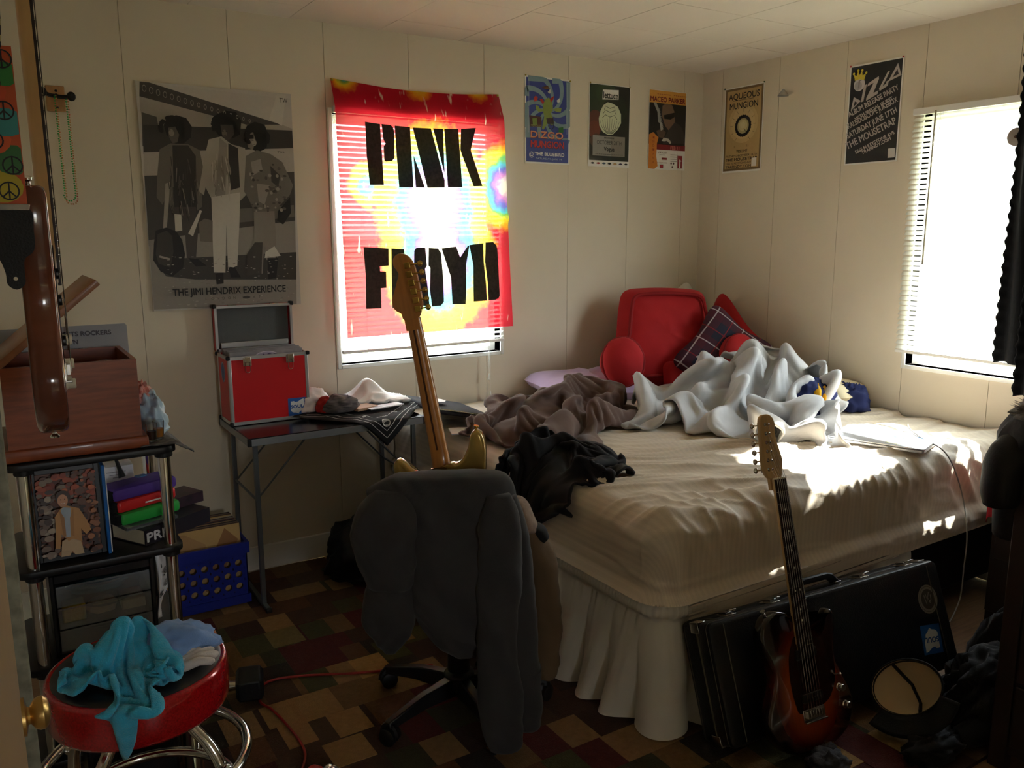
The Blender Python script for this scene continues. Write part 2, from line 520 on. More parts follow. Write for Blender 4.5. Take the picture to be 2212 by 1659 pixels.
# ================================================================ settled cloth shapes (small steps between neighbouring points)
CLOTH = {}
CLOTH['grey'] = (50, 50, (-1.3284, -1.6936, 0.6624), 3, [
0,240,18,5,3,-9,4,7,-2,1,3,-6,-2,9,0,-5,3,7,2,6,-5,4,6,-1,9,2,-1,7,4,5,14,-2,0,16,-4,3,3,11,14,11,9,7,2,11,6,8,2,4,-1,7,-2,0,7,-5,5,2,-6,1,8,-8,7,-2,-4,-2,7,4,10,3,7,10,-3,10,-1,15,8,9,11,7,2,9,10,5,-1,-10,6,-7,-8,8,3,-13,10,2,-11,8,1,-8,7,3,-5,5,8,-3,5,10,0,7,6,-2,8,2,0,8,2,0,12,-2,0,15,-7,2,17,-8,4,16,-6,3,-6,9,-9,-7,8,1,-2,7,-1,0,8,3,6,9,-1,15,2,-2,13,10,1,7,10,6,
14,-11,-11,6,6,-3,2,7,-3,1,6,3,0,8,-3,-4,0,8,3,6,4,6,0,-7,4,4,9,11,3,1,12,2,7,11,7,8,6,14,11,-3,12,11,8,7,7,-1,9,0,8,0,0,1,6,-6,4,-5,-8,1,9,-3,7,-3,-5,4,5,-2,-1,6,10,4,10,6,15,5,-1,0,7,11,7,6,0,9,4,-5,8,-2,-13,6,-2,-14,6,-5,-13,10,4,-2,5,7,-2,3,10,-1,9,7,-7,1,9,7,3,11,1,8,4,-2,10,2,-3,15,-5,-2,17,-7,2,15,-6,3,13,-5,-1,-1,9,-9,-4,7,1,0,9,4,3,8,8,6,14,-4,8,12,-5,12,8,1,
11,-3,-3,1,6,8,-1,9,-2,5,2,-7,3,8,-2,-1,2,7,2,-3,8,6,6,5,9,4,-2,0,4,13,4,13,8,7,12,6,10,9,14,7,8,6,-3,11,11,5,6,-2,7,5,0,6,-1,-8,3,-2,-8,3,-3,-9,3,6,-1,7,3,-1,4,5,-4,2,4,9,9,7,4,4,8,-5,9,-1,4,2,4,-12,15,-3,-6,5,-5,-16,13,2,-4,7,3,-7,4,8,0,2,12,3,2,14,3,6,7,-11,2,6,9,3,7,5,7,8,-1,14,1,-3,16,-3,-2,16,-5,-1,11,-3,-3,12,0,2,2,6,-6,-3,6,6,5,13,0,1,12,5,3,15,-2,4,10,-7,
8,-2,-1,-1,10,2,0,3,9,3,7,-4,5,-1,-8,4,7,5,1,3,7,3,-4,9,4,6,5,7,8,3,2,9,9,3,10,12,3,9,13,7,10,9,4,8,4,5,6,1,5,6,-1,9,-3,-7,7,4,-9,5,0,-10,-5,-3,-12,4,7,0,8,0,2,7,4,0,5,8,1,8,2,2,4,6,-6,13,-2,0,6,-4,-14,17,2,-3,7,-3,-12,9,5,1,3,7,-4,2,12,2,1,15,7,1,16,2,5,7,-9,2,7,4,4,0,9,11,4,2,15,2,0,15,-3,-3,13,-8,-3,9,8,2,8,-1,-6,2,10,2,1,10,3,3,14,-1,1,13,-1,1,10,-1,
8,-5,6,-3,7,4,2,8,0,3,8,4,1,-4,-9,8,7,-2,0,-2,10,2,9,-1,7,0,6,5,2,6,3,8,6,4,11,9,4,11,9,5,9,9,6,8,5,4,6,-1,-3,5,-6,8,4,-8,8,-4,-6,11,-2,-9,3,6,-8,1,7,-9,6,-1,7,5,-5,6,5,9,0,9,5,1,7,4,8,7,-2,-10,15,2,-2,10,-4,-12,13,2,-5,5,3,-8,6,5,4,1,11,-3,1,13,7,0,14,7,3,14,4,5,6,-8,4,6,2,7,-3,9,14,3,-4,14,-3,6,14,1,0,9,-2,-9,8,6,4,5,8,-3,-2,7,-6,-1,12,-3,2,11,-1,2,10,0,
2,-7,9,2,11,1,-2,10,5,6,-2,-8,5,2,-7,4,4,-3,3,3,8,2,8,-2,-3,10,-3,11,-3,2,2,6,4,7,5,8,4,9,8,5,9,7,3,8,3,3,7,-1,8,4,-1,-3,3,-11,5,6,-8,10,-4,-6,8,0,-4,-6,6,-7,10,1,9,7,6,7,9,-3,13,7,6,8,9,1,-3,7,7,1,12,-6,-7,12,0,-10,11,-2,-9,8,4,-9,5,7,-2,3,8,1,3,12,4,1,12,8,2,12,6,4,9,4,6,5,-4,10,2,-1,11,-1,9,12,-1,-8,14,-3,3,12,2,-3,7,4,-5,5,6,0,-3,6,-7,1,12,-2,1,11,5,0,7,4,
7,1,7,-2,12,5,8,2,-8,5,8,-1,3,-5,-6,2,0,-8,3,8,5,-5,5,-8,-7,7,-3,6,9,0,3,6,6,5,5,5,7,7,4,9,6,4,7,4,5,7,5,1,6,5,1,5,5,-2,-3,-3,-9,4,-1,-10,4,5,-5,10,6,1,9,7,5,7,-3,17,15,7,9,-2,-4,15,8,6,4,7,4,-4,7,9,-8,12,-3,-11,13,-4,-10,9,-1,-7,8,3,-6,4,8,-4,3,11,2,1,10,7,2,9,8,6,8,2,8,6,0,7,2,7,10,1,-8,16,-4,1,10,2,-10,14,-3,1,9,4,-2,2,7,-4,3,8,0,-2,10,5,-9,7,4,-3,7,3,
6,12,16,12,-1,-7,8,4,-7,4,3,-7,1,3,-7,-2,-10,1,-2,7,-10,-3,10,-2,-5,8,5,3,4,-6,1,8,0,4,6,5,7,6,4,7,2,9,7,6,1,8,3,5,5,6,-3,4,5,7,5,5,-5,4,1,-7,7,-1,-4,11,2,-3,8,6,12,14,6,10,0,-9,16,6,2,15,-3,3,6,7,5,-4,6,10,-9,7,13,-12,8,0,-16,11,-3,-10,7,1,-8,8,2,0,8,5,0,5,10,1,3,9,6,4,7,5,5,6,5,10,-1,-5,13,1,1,12,-4,-10,11,1,-7,10,3,-5,9,3,1,8,4,1,1,8,6,-3,10,7,-10,7,3,-7,8,3,
15,19,-13,13,1,5,10,-2,3,1,4,-7,3,-6,-3,-1,-8,-6,-4,-10,-6,-3,8,-8,-6,9,4,-2,8,4,2,7,2,6,3,-4,5,5,7,10,6,-1,4,3,11,9,0,-5,9,5,2,5,5,1,4,6,4,6,6,2,7,5,-1,9,0,-5,15,7,6,0,-8,18,8,1,15,-9,-13,7,2,4,8,4,9,0,5,11,-10,6,14,-13,6,14,-12,5,4,-15,9,1,-12,6,2,-4,7,4,-2,8,2,5,7,5,5,3,7,5,7,5,3,10,4,-1,11,-3,-4,13,0,-5,11,-1,-8,10,1,-6,8,1,-3,6,5,4,1,9,7,-6,9,6,-9,9,5,-6,8,5,
11,18,8,15,2,0,10,-5,1,7,-3,-2,2,-7,-1,-5,-9,-1,-2,-9,-7,-2,-6,-10,-3,8,-8,-4,5,6,2,5,6,3,6,2,8,5,1,9,5,3,4,3,11,8,5,4,9,-5,-5,7,5,0,7,5,-1,6,7,-2,6,7,2,11,5,2,1,1,14,7,1,15,-7,-15,8,-1,-5,13,-4,3,8,5,7,-2,2,10,-13,7,14,-11,6,16,-11,6,15,-10,5,7,-13,6,4,-8,8,-3,-1,2,8,1,8,3,5,8,1,4,7,4,2,8,4,0,10,6,-2,11,2,-5,11,2,-8,10,0,-4,8,-1,0,6,-3,5,0,9,8,-9,8,6,-7,10,7,-6,9,6,
4,-11,6,12,3,6,11,2,3,8,-1,-3,8,-1,-4,-1,-8,-5,-2,-7,-6,-4,-6,-7,0,-6,-11,-1,9,-2,1,7,3,3,-2,8,5,4,7,9,5,3,8,5,7,0,1,12,6,7,4,8,7,-1,5,6,-2,10,2,-3,9,0,-6,9,7,2,5,6,11,-3,-12,11,-4,-10,12,-7,-11,9,-2,5,8,6,8,1,0,9,-13,7,15,-8,6,16,-9,6,15,-10,4,6,-14,6,7,-5,5,7,1,8,-1,0,2,7,6,8,-3,3,3,7,4,8,3,0,9,0,-4,10,3,-4,11,2,-5,8,-1,-5,5,6,2,4,5,5,3,5,10,-6,9,7,-6,10,8,-6,8,5,
0,-10,1,12,3,6,10,1,3,9,1,2,7,0,-3,7,-1,-4,0,-5,-9,-2,-5,-7,-4,-7,-6,0,7,-4,4,1,-6,4,8,3,3,-1,8,6,-1,9,4,3,12,7,6,6,6,6,9,7,7,-1,3,4,-8,7,4,6,9,7,-4,11,-1,-4,6,7,9,-3,-4,14,-4,-15,8,-6,-10,10,-4,-1,9,2,8,-6,1,8,-7,6,13,-9,6,15,-8,6,14,-7,4,10,-8,3,10,-3,8,1,-2,-1,6,6,5,4,6,8,-3,4,6,4,5,2,6,2,8,-1,-3,10,0,-6,10,2,-4,9,2,-4,5,7,1,1,7,3,0,7,6,-6,9,6,-9,10,1,-5,8,7,
-4,-14,-3,13,6,1,11,5,1,8,1,4,7,-4,4,1,3,-7,6,-6,-1,6,-5,-6,1,2,-9,-5,-1,-9,6,8,5,5,0,-8,2,8,4,3,4,9,7,-2,11,7,0,11,0,11,2,9,-1,4,8,7,1,4,8,-7,10,-1,7,8,5,3,10,5,-2,-2,3,14,-5,-13,11,-4,-12,6,-4,-2,11,-2,8,1,2,4,-11,1,16,-1,6,14,-10,9,10,-9,4,8,-7,4,7,-4,1,6,5,8,3,3,-6,3,10,6,3,7,7,-4,3,2,9,3,8,1,-1,9,4,-6,11,2,-5,9,0,-7,7,5,-3,1,7,1,-5,6,4,-5,9,1,-8,10,0,-5,10,2,
-6,-13,-12,14,7,3,11,5,2,9,2,3,3,-3,8,6,2,-4,3,1,-8,4,-8,0,2,1,-9,9,0,1,1,3,-8,8,2,6,4,6,-2,3,11,-2,3,8,10,7,1,12,6,-2,10,2,10,-6,7,5,2,11,-3,6,11,4,-2,5,-2,10,6,6,6,6,13,1,-6,-6,14,-4,-13,7,-2,-5,8,-5,6,-1,-2,10,0,6,6,-11,3,13,-4,8,12,-5,4,6,-6,3,3,-7,-2,6,7,2,5,7,8,4,5,-5,-3,11,4,3,6,5,6,1,11,1,-1,8,4,-9,8,1,-12,15,1,-1,9,6,-3,3,6,0,-4,7,5,-3,9,2,-9,12,1,-7,6,0,
-7,-13,-10,14,7,4,12,5,3,11,4,2,0,-2,9,8,1,-1,1,3,-7,6,-3,-6,8,-5,3,2,3,-10,8,-3,5,7,2,-6,4,7,-3,5,9,1,7,9,8,7,12,6,4,4,11,9,-2,8,5,6,-6,12,3,3,6,-6,8,8,-1,9,3,4,7,5,13,5,0,11,5,-3,-9,11,-6,-4,7,-5,5,5,2,4,-9,1,11,-4,7,3,-12,2,10,-7,6,5,4,4,7,-3,0,8,-4,0,2,8,3,-3,8,-1,2,8,3,-1,9,5,6,1,3,7,-9,14,-2,-5,14,0,-10,12,6,-9,7,9,-6,-1,8,-2,5,3,4,0,7,10,-6,9,10,-6,7,-1,
-6,-11,-6,14,7,4,12,6,5,11,4,0,4,-2,7,7,0,4,0,2,-9,11,0,6,4,-3,-13,10,-2,-4,9,2,-2,7,-3,5,1,6,-9,6,11,-2,8,10,8,7,11,10,4,4,13,10,5,1,6,2,10,11,1,-5,11,3,4,5,-4,8,3,5,7,1,5,13,2,14,6,-1,6,6,-2,-4,12,-4,7,-3,-5,6,-3,10,3,-14,1,10,-2,4,-3,-12,1,8,-5,7,2,5,0,8,0,-1,1,8,0,10,2,2,1,8,3,-7,3,7,-1,6,4,6,-10,8,6,-14,16,0,-8,3,13,-11,10,5,-9,2,8,1,6,2,5,-3,6,9,-1,6,12,1,2,12,
-5,-5,-10,13,10,2,13,4,6,10,-1,8,7,0,4,7,0,4,9,1,1,9,-3,-5,9,2,-3,8,-7,-12,4,3,-4,8,-3,6,0,8,-5,7,7,0,7,11,9,9,12,7,8,9,12,4,3,11,11,3,-2,9,3,7,9,-1,-5,8,5,3,2,5,8,2,4,12,1,8,15,4,10,8,-4,6,0,-1,8,4,-2,-3,-10,7,11,-6,1,-4,-11,7,7,-8,-3,0,-7,3,8,1,4,-2,6,-2,2,8,-1,9,0,5,5,3,6,-5,4,5,-3,5,8,9,-8,3,-1,-16,4,10,-13,7,10,-8,4,11,-8,6,6,3,6,4,6,3,1,12,0,3,13,-2,0,13,
1,-7,5,13,9,-1,12,4,-1,11,5,5,7,1,4,6,0,4,11,-1,-2,6,-6,3,14,-3,-5,10,0,-3,-1,-1,-10,8,5,-1,6,4,7,-3,7,5,-1,19,3,17,3,11,9,8,10,12,1,7,3,7,5,11,-2,-2,9,5,4,10,-1,-2,6,7,5,4,10,9,-1,7,13,1,4,9,-3,10,-2,6,6,5,1,1,-11,8,11,-3,0,-6,-12,4,6,-7,-1,-2,-10,2,8,1,2,2,8,-2,-4,8,1,9,-1,-2,1,8,7,3,-6,6,4,1,10,1,1,4,6,-12,0,5,-14,6,8,-10,3,9,-1,6,6,-2,5,5,6,6,3,12,-6,-1,17,-3,0,13,
6,-2,-6,9,4,9,6,11,4,11,0,1,9,-2,1,7,-1,-2,7,4,-3,13,-8,-1,7,4,-3,12,-7,1,10,-3,-7,4,6,0,9,7,1,0,12,8,-8,12,12,11,9,12,16,1,8,2,9,8,12,-1,3,6,8,1,8,-3,2,9,3,0,8,3,4,3,10,8,8,6,8,2,12,3,-3,5,8,3,4,-8,7,9,-2,3,-2,-12,6,2,-10,-4,-2,-7,6,5,-1,4,6,-5,-2,2,8,-3,-3,7,3,6,3,-4,0,8,5,7,1,5,-2,-8,6,4,-2,5,5,-7,6,5,-7,0,12,-4,2,8,-2,6,3,0,1,7,6,10,-1,10,0,4,16,-15,-6,4,
10,-3,3,6,10,-2,4,0,11,4,3,9,8,6,2,8,-3,-2,9,-2,-2,10,-7,-2,11,0,-6,10,-7,-5,9,1,0,11,4,-1,-1,11,2,3,10,10,-4,13,13,16,6,8,6,7,13,10,3,5,2,10,2,10,0,2,5,8,-1,8,1,1,7,3,5,8,0,10,1,11,6,9,4,2,5,6,2,1,10,-1,5,1,-10,7,6,-8,-2,-6,-10,3,0,-7,5,3,-7,6,7,2,1,6,6,-5,-1,6,-4,-1,9,6,6,7,-2,6,6,8,0,-5,3,-7,-2,6,4,-4,5,6,-6,2,10,-4,1,9,-1,4,7,-1,8,4,1,-6,0,10,0,2,15,-14,-1,6,
13,2,-3,-5,-2,11,12,2,3,2,3,8,-1,5,7,8,3,-1,8,5,-2,13,-6,-3,11,-4,-3,8,-4,-5,8,1,-2,6,4,-3,7,8,8,-8,14,7,15,4,11,5,9,16,12,1,9,5,7,5,7,5,-5,0,7,7,6,7,0,6,3,1,7,5,6,8,2,10,12,-1,1,1,8,5,5,6,2,7,8,-2,6,3,-10,7,6,-9,0,-4,-9,3,-2,-7,5,5,-4,-4,7,4,10,-2,5,2,6,5,-4,-1,9,-5,-1,10,3,6,7,7,4,3,4,-6,-3,6,-2,-4,5,4,-7,3,9,-6,3,10,-4,5,5,-5,-2,8,4,2,5,8,-13,-3,5,-10,-1,11,
-3,-11,5,6,-1,11,-6,7,7,7,-2,4,2,6,6,8,4,1,10,7,-3,9,8,-3,11,-3,-4,9,-3,-4,7,1,1,6,6,-4,2,-4,11,12,10,7,2,8,17,13,0,11,5,7,11,9,1,-5,5,4,-6,2,9,6,5,6,4,5,5,5,10,-1,0,10,2,9,2,7,10,5,5,5,6,5,1,7,6,-5,6,7,-7,7,7,-7,3,-3,-8,5,-2,-7,6,5,-2,-6,2,5,2,6,8,9,-3,3,4,4,10,-4,3,9,-5,-1,10,5,6,0,9,3,1,0,-7,-8,4,6,-6,7,3,-12,3,7,-9,5,9,-4,0,9,-2,-6,0,6,-10,0,5,-14,0,6,
4,-9,3,-9,8,7,2,-2,11,3,5,7,8,-1,2,8,4,-1,12,7,-2,8,9,0,8,10,1,7,1,-7,6,5,-4,7,2,9,10,-2,8,10,-7,12,3,7,16,11,4,10,10,2,-2,8,7,4,6,5,-9,4,8,-7,1,0,10,6,5,4,5,0,10,8,3,10,11,4,6,1,4,8,6,5,0,6,6,-4,6,6,-7,6,5,-7,7,5,-1,5,0,-8,6,-2,-3,0,6,8,-6,0,6,4,4,6,11,-1,6,-7,-1,7,3,6,4,3,6,4,3,-2,-9,6,7,-3,2,-3,-12,9,10,-7,2,2,-14,5,12,2,3,8,-5,-7,1,6,-8,1,6,-13,0,6,
-6,-3,-3,-10,6,9,0,2,13,5,1,11,10,1,4,11,5,1,10,7,-2,12,6,-3,9,6,-4,8,6,1,8,-3,-3,2,5,11,12,-4,9,5,3,15,14,0,3,7,3,11,10,5,1,6,5,-7,10,6,-1,4,9,-7,3,9,0,3,-6,9,7,3,6,6,0,14,5,3,12,5,4,7,6,5,1,6,6,-4,6,5,-6,5,5,-8,6,4,-4,-2,3,-9,8,0,3,7,2,2,-5,0,6,1,3,8,6,3,3,5,-1,7,3,5,5,6,6,1,4,7,-4,0,-3,-13,10,9,-7,2,1,-16,7,14,5,9,9,-7,-3,5,6,-3,7,7,-5,-11,-1,-11,7,2,
-2,-7,-1,-8,4,9,-1,3,12,5,2,9,10,1,4,11,3,2,13,7,0,11,7,-2,9,6,-1,7,6,-2,5,2,7,10,-1,3,5,-1,15,11,1,6,9,1,9,10,3,2,6,6,-1,10,4,-5,2,13,-6,8,5,-6,5,7,1,6,-1,7,8,0,11,7,0,13,2,0,12,6,4,7,6,4,4,2,7,-6,3,8,-8,11,0,-4,7,3,-4,-2,4,-8,5,5,-3,3,-5,8,6,2,5,4,6,3,0,9,-2,6,-1,4,5,7,1,8,-4,4,6,7,-2,8,7,-9,0,3,-12,9,13,5,7,11,-6,5,10,8,0,10,0,0,3,8,-7,-11,3,-8,-8,-6,
1,-9,-1,-3,7,12,2,10,4,2,-3,9,5,7,1,11,3,1,11,6,0,11,4,-1,9,5,0,7,2,3,6,1,7,8,-1,8,8,1,8,11,0,7,9,4,5,7,4,2,7,7,-2,3,10,-5,6,10,-8,7,8,-6,9,0,2,8,2,6,6,4,11,7,3,14,5,0,12,6,-6,5,5,2,4,7,6,-4,4,8,-7,1,8,-9,8,-7,-3,8,0,-6,4,6,-3,4,7,4,6,-8,-1,4,5,5,4,5,2,6,4,3,5,5,2,6,4,1,8,6,1,9,5,1,3,13,-1,4,11,-6,4,10,6,8,10,-3,3,12,2,-4,3,7,-4,-9,1,-7,-8,2,
0,-11,2,5,10,5,0,13,1,3,-3,7,6,9,0,10,4,0,11,2,1,10,2,2,8,2,4,5,5,0,3,10,2,7,2,9,9,-3,8,6,5,8,7,3,4,7,4,0,5,8,-3,7,9,-8,9,5,-8,11,2,-5,9,3,1,8,4,7,6,6,10,6,4,14,5,3,12,6,-5,6,8,-2,2,-4,10,-3,8,5,-8,8,-5,-8,1,9,-8,7,4,-5,8,-3,-5,-2,7,4,4,6,5,7,1,3,5,4,5,7,2,3,8,0,4,8,4,3,5,4,3,1,8,3,17,5,-1,6,12,5,4,11,2,-1,9,5,7,8,0,4,7,5,-7,-5,3,-6,-9,-1,
8,-12,-3,-2,11,-1,4,12,-1,6,5,3,9,2,3,10,1,4,11,-1,4,8,0,5,5,5,-4,2,7,-3,2,10,1,6,5,9,2,11,4,7,4,8,7,3,3,5,5,-1,8,6,-4,11,3,-8,12,1,-6,12,2,-3,9,4,1,8,5,6,7,7,10,5,7,12,5,5,12,0,-8,7,7,5,1,9,2,1,-3,5,-11,6,7,-9,9,1,-7,-4,10,-7,8,-1,2,5,6,3,6,-1,7,3,-6,7,8,6,4,5,-1,12,12,2,0,10,2,6,7,5,3,5,6,3,11,12,-13,8,9,18,0,10,-5,3,10,4,1,4,10,7,4,0,-4,-1,8,-8,-7,-2,
8,-10,3,-1,10,-2,2,9,3,7,3,-3,10,1,2,11,-1,5,11,-1,1,10,1,-1,6,5,0,-3,5,-7,0,12,-3,3,10,4,3,11,6,4,9,5,6,4,3,6,5,-1,10,3,-3,13,1,-4,13,-1,-1,10,4,-5,9,6,-1,8,5,5,6,4,12,5,6,13,6,9,8,6,2,6,5,-1,6,1,7,-5,8,5,-4,-3,2,-13,3,6,-8,5,6,-1,8,6,-1,5,-2,9,2,-4,10,8,4,6,3,-3,14,15,0,6,4,4,14,12,-3,3,6,7,5,0,9,-3,7,0,-8,8,9,0,9,11,-2,5,10,3,-5,3,8,8,4,0,2,-1,7,-9,-6,1,
7,-5,-5,0,8,6,-3,8,4,9,2,0,9,-3,-5,13,-2,-2,12,0,-2,10,2,-1,5,5,1,7,5,-1,-3,10,2,-7,9,6,5,10,-3,3,11,0,5,7,2,6,6,1,10,3,-2,12,3,-4,14,2,-2,10,0,5,6,6,-5,11,6,2,8,7,10,5,6,14,3,4,13,0,5,10,8,-2,-3,5,6,-2,3,7,-4,6,3,-6,1,7,-5,5,2,-6,1,7,6,8,-6,1,10,0,9,8,1,14,9,0,15,1,3,16,11,-2,9,0,10,8,4,7,4,8,3,-6,6,0,-10,0,11,-4,13,5,-2,10,3,-8,-3,4,7,3,0,6,8,-5,-3,0,0,10,
-1,-7,4,2,9,7,-5,7,4,8,4,0,11,0,-2,12,-2,-1,12,-3,-5,11,0,-2,7,4,-1,5,7,1,2,9,3,-7,9,3,3,11,0,0,11,1,6,6,0,6,6,0,10,3,-3,11,2,-3,13,2,-4,13,0,-2,8,7,3,2,9,7,10,6,5,11,3,11,5,7,12,-3,2,13,4,7,5,8,0,-2,4,9,-3,5,3,-6,2,9,-4,7,-4,-5,-1,6,8,10,1,5,12,-8,5,0,4,16,9,-1,15,9,0,13,-2,9,10,8,6,5,7,4,0,7,5,-6,10,1,-12,-1,6,-11,7,5,-2,6,3,-7,5,2,7,-6,-1,5,-2,2,8,2,-4,8,
-9,6,6,6,-1,11,1,8,6,0,8,0,10,2,-3,11,3,-6,13,-2,-5,11,-2,-3,9,0,2,6,2,0,-2,12,2,4,10,7,-6,11,-1,8,9,2,-1,11,0,10,2,2,9,2,-1,11,2,-3,13,0,-3,12,1,-2,10,4,1,7,7,4,9,7,8,4,10,11,11,-2,12,8,5,9,-1,6,10,4,6,0,7,-4,-4,4,6,-5,2,9,-2,5,-4,-6,3,6,6,10,-5,-1,2,4,13,12,-1,9,-3,1,16,4,6,10,8,2,6,6,5,5,9,4,-4,1,6,-12,10,1,-12,2,8,-14,9,5,-3,7,-1,3,6,5,2,-6,-2,7,-9,-1,11,-5,4,12,
-2,-8,15,-3,7,12,6,0,8,-2,8,0,6,7,-1,11,4,-7,12,4,-7,12,2,-6,9,3,-4,7,2,1,5,5,7,-4,12,0,9,10,4,-1,13,1,11,5,4,0,10,-1,8,5,-3,10,1,-2,12,1,-4,11,1,-2,10,3,1,9,3,6,10,4,11,10,-2,10,7,8,14,9,-2,11,10,2,7,-2,8,6,6,0,-5,2,7,-5,7,1,-5,5,0,-6,3,-1,-8,6,3,8,9,0,1,-1,-1,13,7,2,7,1,3,11,7,2,7,7,5,-2,7,5,-7,1,5,-15,9,3,-14,14,1,3,6,10,-13,5,2,4,6,1,5,-5,4,12,-5,4,14,-9,-3,11,
3,-1,14,-11,0,8,-2,6,9,3,7,3,7,5,-1,11,2,-5,12,6,-9,12,4,-7,11,2,-6,7,5,-2,1,9,4,6,8,3,2,13,3,4,12,3,8,10,2,10,-1,0,1,9,0,9,6,-2,11,-2,-4,11,-1,-3,11,-1,0,8,3,6,9,4,10,9,4,13,9,4,12,8,7,13,9,-4,6,8,1,5,5,3,-6,4,3,-8,-2,2,-11,9,-1,0,7,3,-8,7,1,-2,0,-2,10,7,2,3,-2,-1,10,7,1,7,6,6,-1,8,0,-1,3,4,-11,12,2,-11,16,1,-5,11,2,-8,8,2,-8,1,13,-2,-5,1,14,-5,5,9,-5,6,12,-1,3,13,
1,-8,-1,-8,1,10,0,6,8,0,6,6,6,6,-1,6,2,-13,14,5,-3,14,4,-9,15,4,0,5,2,-10,0,6,9,2,9,5,4,12,4,4,14,3,5,13,3,7,8,1,8,5,2,8,1,-6,11,-1,-4,9,-3,-6,10,-1,-1,11,3,1,10,4,9,8,3,13,8,4,16,8,6,11,6,-1,10,8,0,2,9,2,-5,-1,6,-10,8,0,-10,0,7,-9,9,-2,-8,7,-1,3,1,-4,6,8,3,1,-1,-4,9,6,2,5,7,1,-1,13,-3,1,11,5,-7,12,3,-11,9,3,-13,4,5,-10,2,6,-4,0,9,-1,-4,4,12,-5,4,10,-3,5,6,1,8,12,
11,-12,-6,-3,6,7,-2,9,4,2,1,9,1,7,-6,11,4,-2,10,4,-12,18,1,-1,15,3,-7,10,6,0,-4,8,-5,-1,1,9,-5,2,13,3,14,6,4,13,4,7,10,1,8,6,-2,8,2,-5,5,0,-9,11,-3,-3,10,-1,-3,6,8,-4,10,5,8,11,6,11,10,8,13,8,8,11,6,-1,10,6,2,1,7,2,-2,7,1,-10,0,7,-11,9,-9,-4,6,1,-9,9,-2,-1,0,-3,7,3,-2,7,7,2,4,5,4,3,3,7,-4,9,-2,-1,16,7,-3,13,-7,-11,5,4,-13,4,4,-7,1,9,-2,-6,7,3,0,4,11,0,2,12,-5,10,3,-4,3,7,
22,-2,-15,0,-1,9,-2,5,9,4,5,3,-1,8,-1,-1,4,-11,16,3,-3,13,8,-8,10,10,-8,8,10,-5,5,6,3,1,-1,10,-7,-8,11,-6,-2,14,3,11,9,4,11,-5,4,6,-5,8,2,-4,5,-1,-10,8,0,-7,9,3,-6,8,7,-2,10,10,4,10,10,10,9,9,12,9,8,11,9,0,9,5,6,2,7,-3,-3,3,7,-9,7,-10,-3,8,-1,-9,4,-10,2,7,4,-3,4,-5,5,6,3,6,4,8,2,5,5,1,7,1,4,8,-1,-1,6,4,-7,20,-5,-10,5,4,-9,-3,7,-4,-1,9,1,-2,6,6,-3,5,9,-1,4,8,-2,5,8,-1,4,-1,
-12,13,-15,5,1,6,7,2,7,9,-6,6,5,2,6,-1,4,-9,4,8,-7,11,9,-8,10,6,-3,11,6,0,6,6,1,6,3,7,-4,-3,13,-7,-5,11,-1,7,8,4,7,8,4,2,-9,4,-2,-10,5,0,-10,8,1,-8,8,3,-7,9,8,-3,8,11,2,8,14,6,9,10,11,9,7,10,7,5,7,6,4,0,7,0,-3,8,-6,-2,9,0,-10,5,-9,-1,9,-1,-2,5,-4,3,4,7,2,3,2,8,6,2,5,4,3,7,1,4,9,7,2,-8,9,0,-6,6,-1,-10,13,-1,-7,-4,9,6,-2,6,4,-1,6,5,-6,5,5,-2,6,6,6,1,7,-3,8,-3,
-1,-12,1,8,6,-3,8,5,9,3,-10,12,7,2,2,5,4,-4,3,9,1,6,5,-13,12,8,-6,10,6,0,8,7,2,-4,5,9,5,-7,10,-1,5,13,-5,1,13,8,7,-1,3,8,-3,3,-5,-8,6,-2,-10,7,1,-8,6,3,-7,7,8,-3,7,12,1,8,12,5,11,8,5,8,7,8,9,4,2,7,0,6,1,1,-8,7,-1,-8,10,-2,-8,8,-1,-5,8,-2,1,6,-1,4,6,-1,6,1,1,11,5,1,9,1,4,7,-3,5,6,11,2,1,2,3,-12,7,-2,-7,10,-4,-4,5,3,7,-3,8,8,1,8,4,-3,2,11,-7,7,4,-3,8,2,8,3,-3,
11,-2,-4,4,0,10,12,6,5,-3,-14,7,3,-1,10,7,1,-1,0,11,1,6,7,-11,4,14,-2,7,10,-2,10,-3,1,-5,4,10,4,0,14,12,2,11,11,4,-3,4,8,2,0,7,-1,-1,9,-7,-4,1,-11,5,2,-8,8,3,-5,6,7,-1,9,9,2,9,8,5,11,7,5,10,0,5,7,5,4,5,-3,-5,7,1,-3,5,-3,-9,6,-1,-9,7,-2,-8,8,0,-2,7,0,4,6,-2,7,7,1,12,5,-1,12,-1,3,8,-8,-2,2,4,12,10,11,1,-11,2,-1,-9,6,3,4,3,6,5,4,-4,10,-4,5,10,-9,4,6,4,4,6,-3,12,-8,3,8,0,
16,-8,8,8,6,4,-6,-13,6,7,-5,12,-2,-9,10,4,9,-1,0,9,2,5,12,-5,7,9,-7,7,8,-6,0,1,13,12,4,4,14,5,5,10,-2,12,10,8,0,2,8,0,-3,8,2,-5,3,-11,0,6,-10,-4,11,2,6,8,-3,8,6,0,8,9,3,12,3,4,10,1,2,6,8,6,6,-7,-1,6,2,-3,7,1,-4,2,-2,-11,6,8,-7,7,-5,-9,5,-6,-1,5,5,0,4,-6,9,7,3,13,7,-9,10,5,-1,8,-7,0,1,1,1,6,7,16,-3,3,-1,-10,8,-4,3,0,6,7,-7,7,6,3,-5,11,-4,3,9,2,4,7,-5,8,-5,1,6,-10,
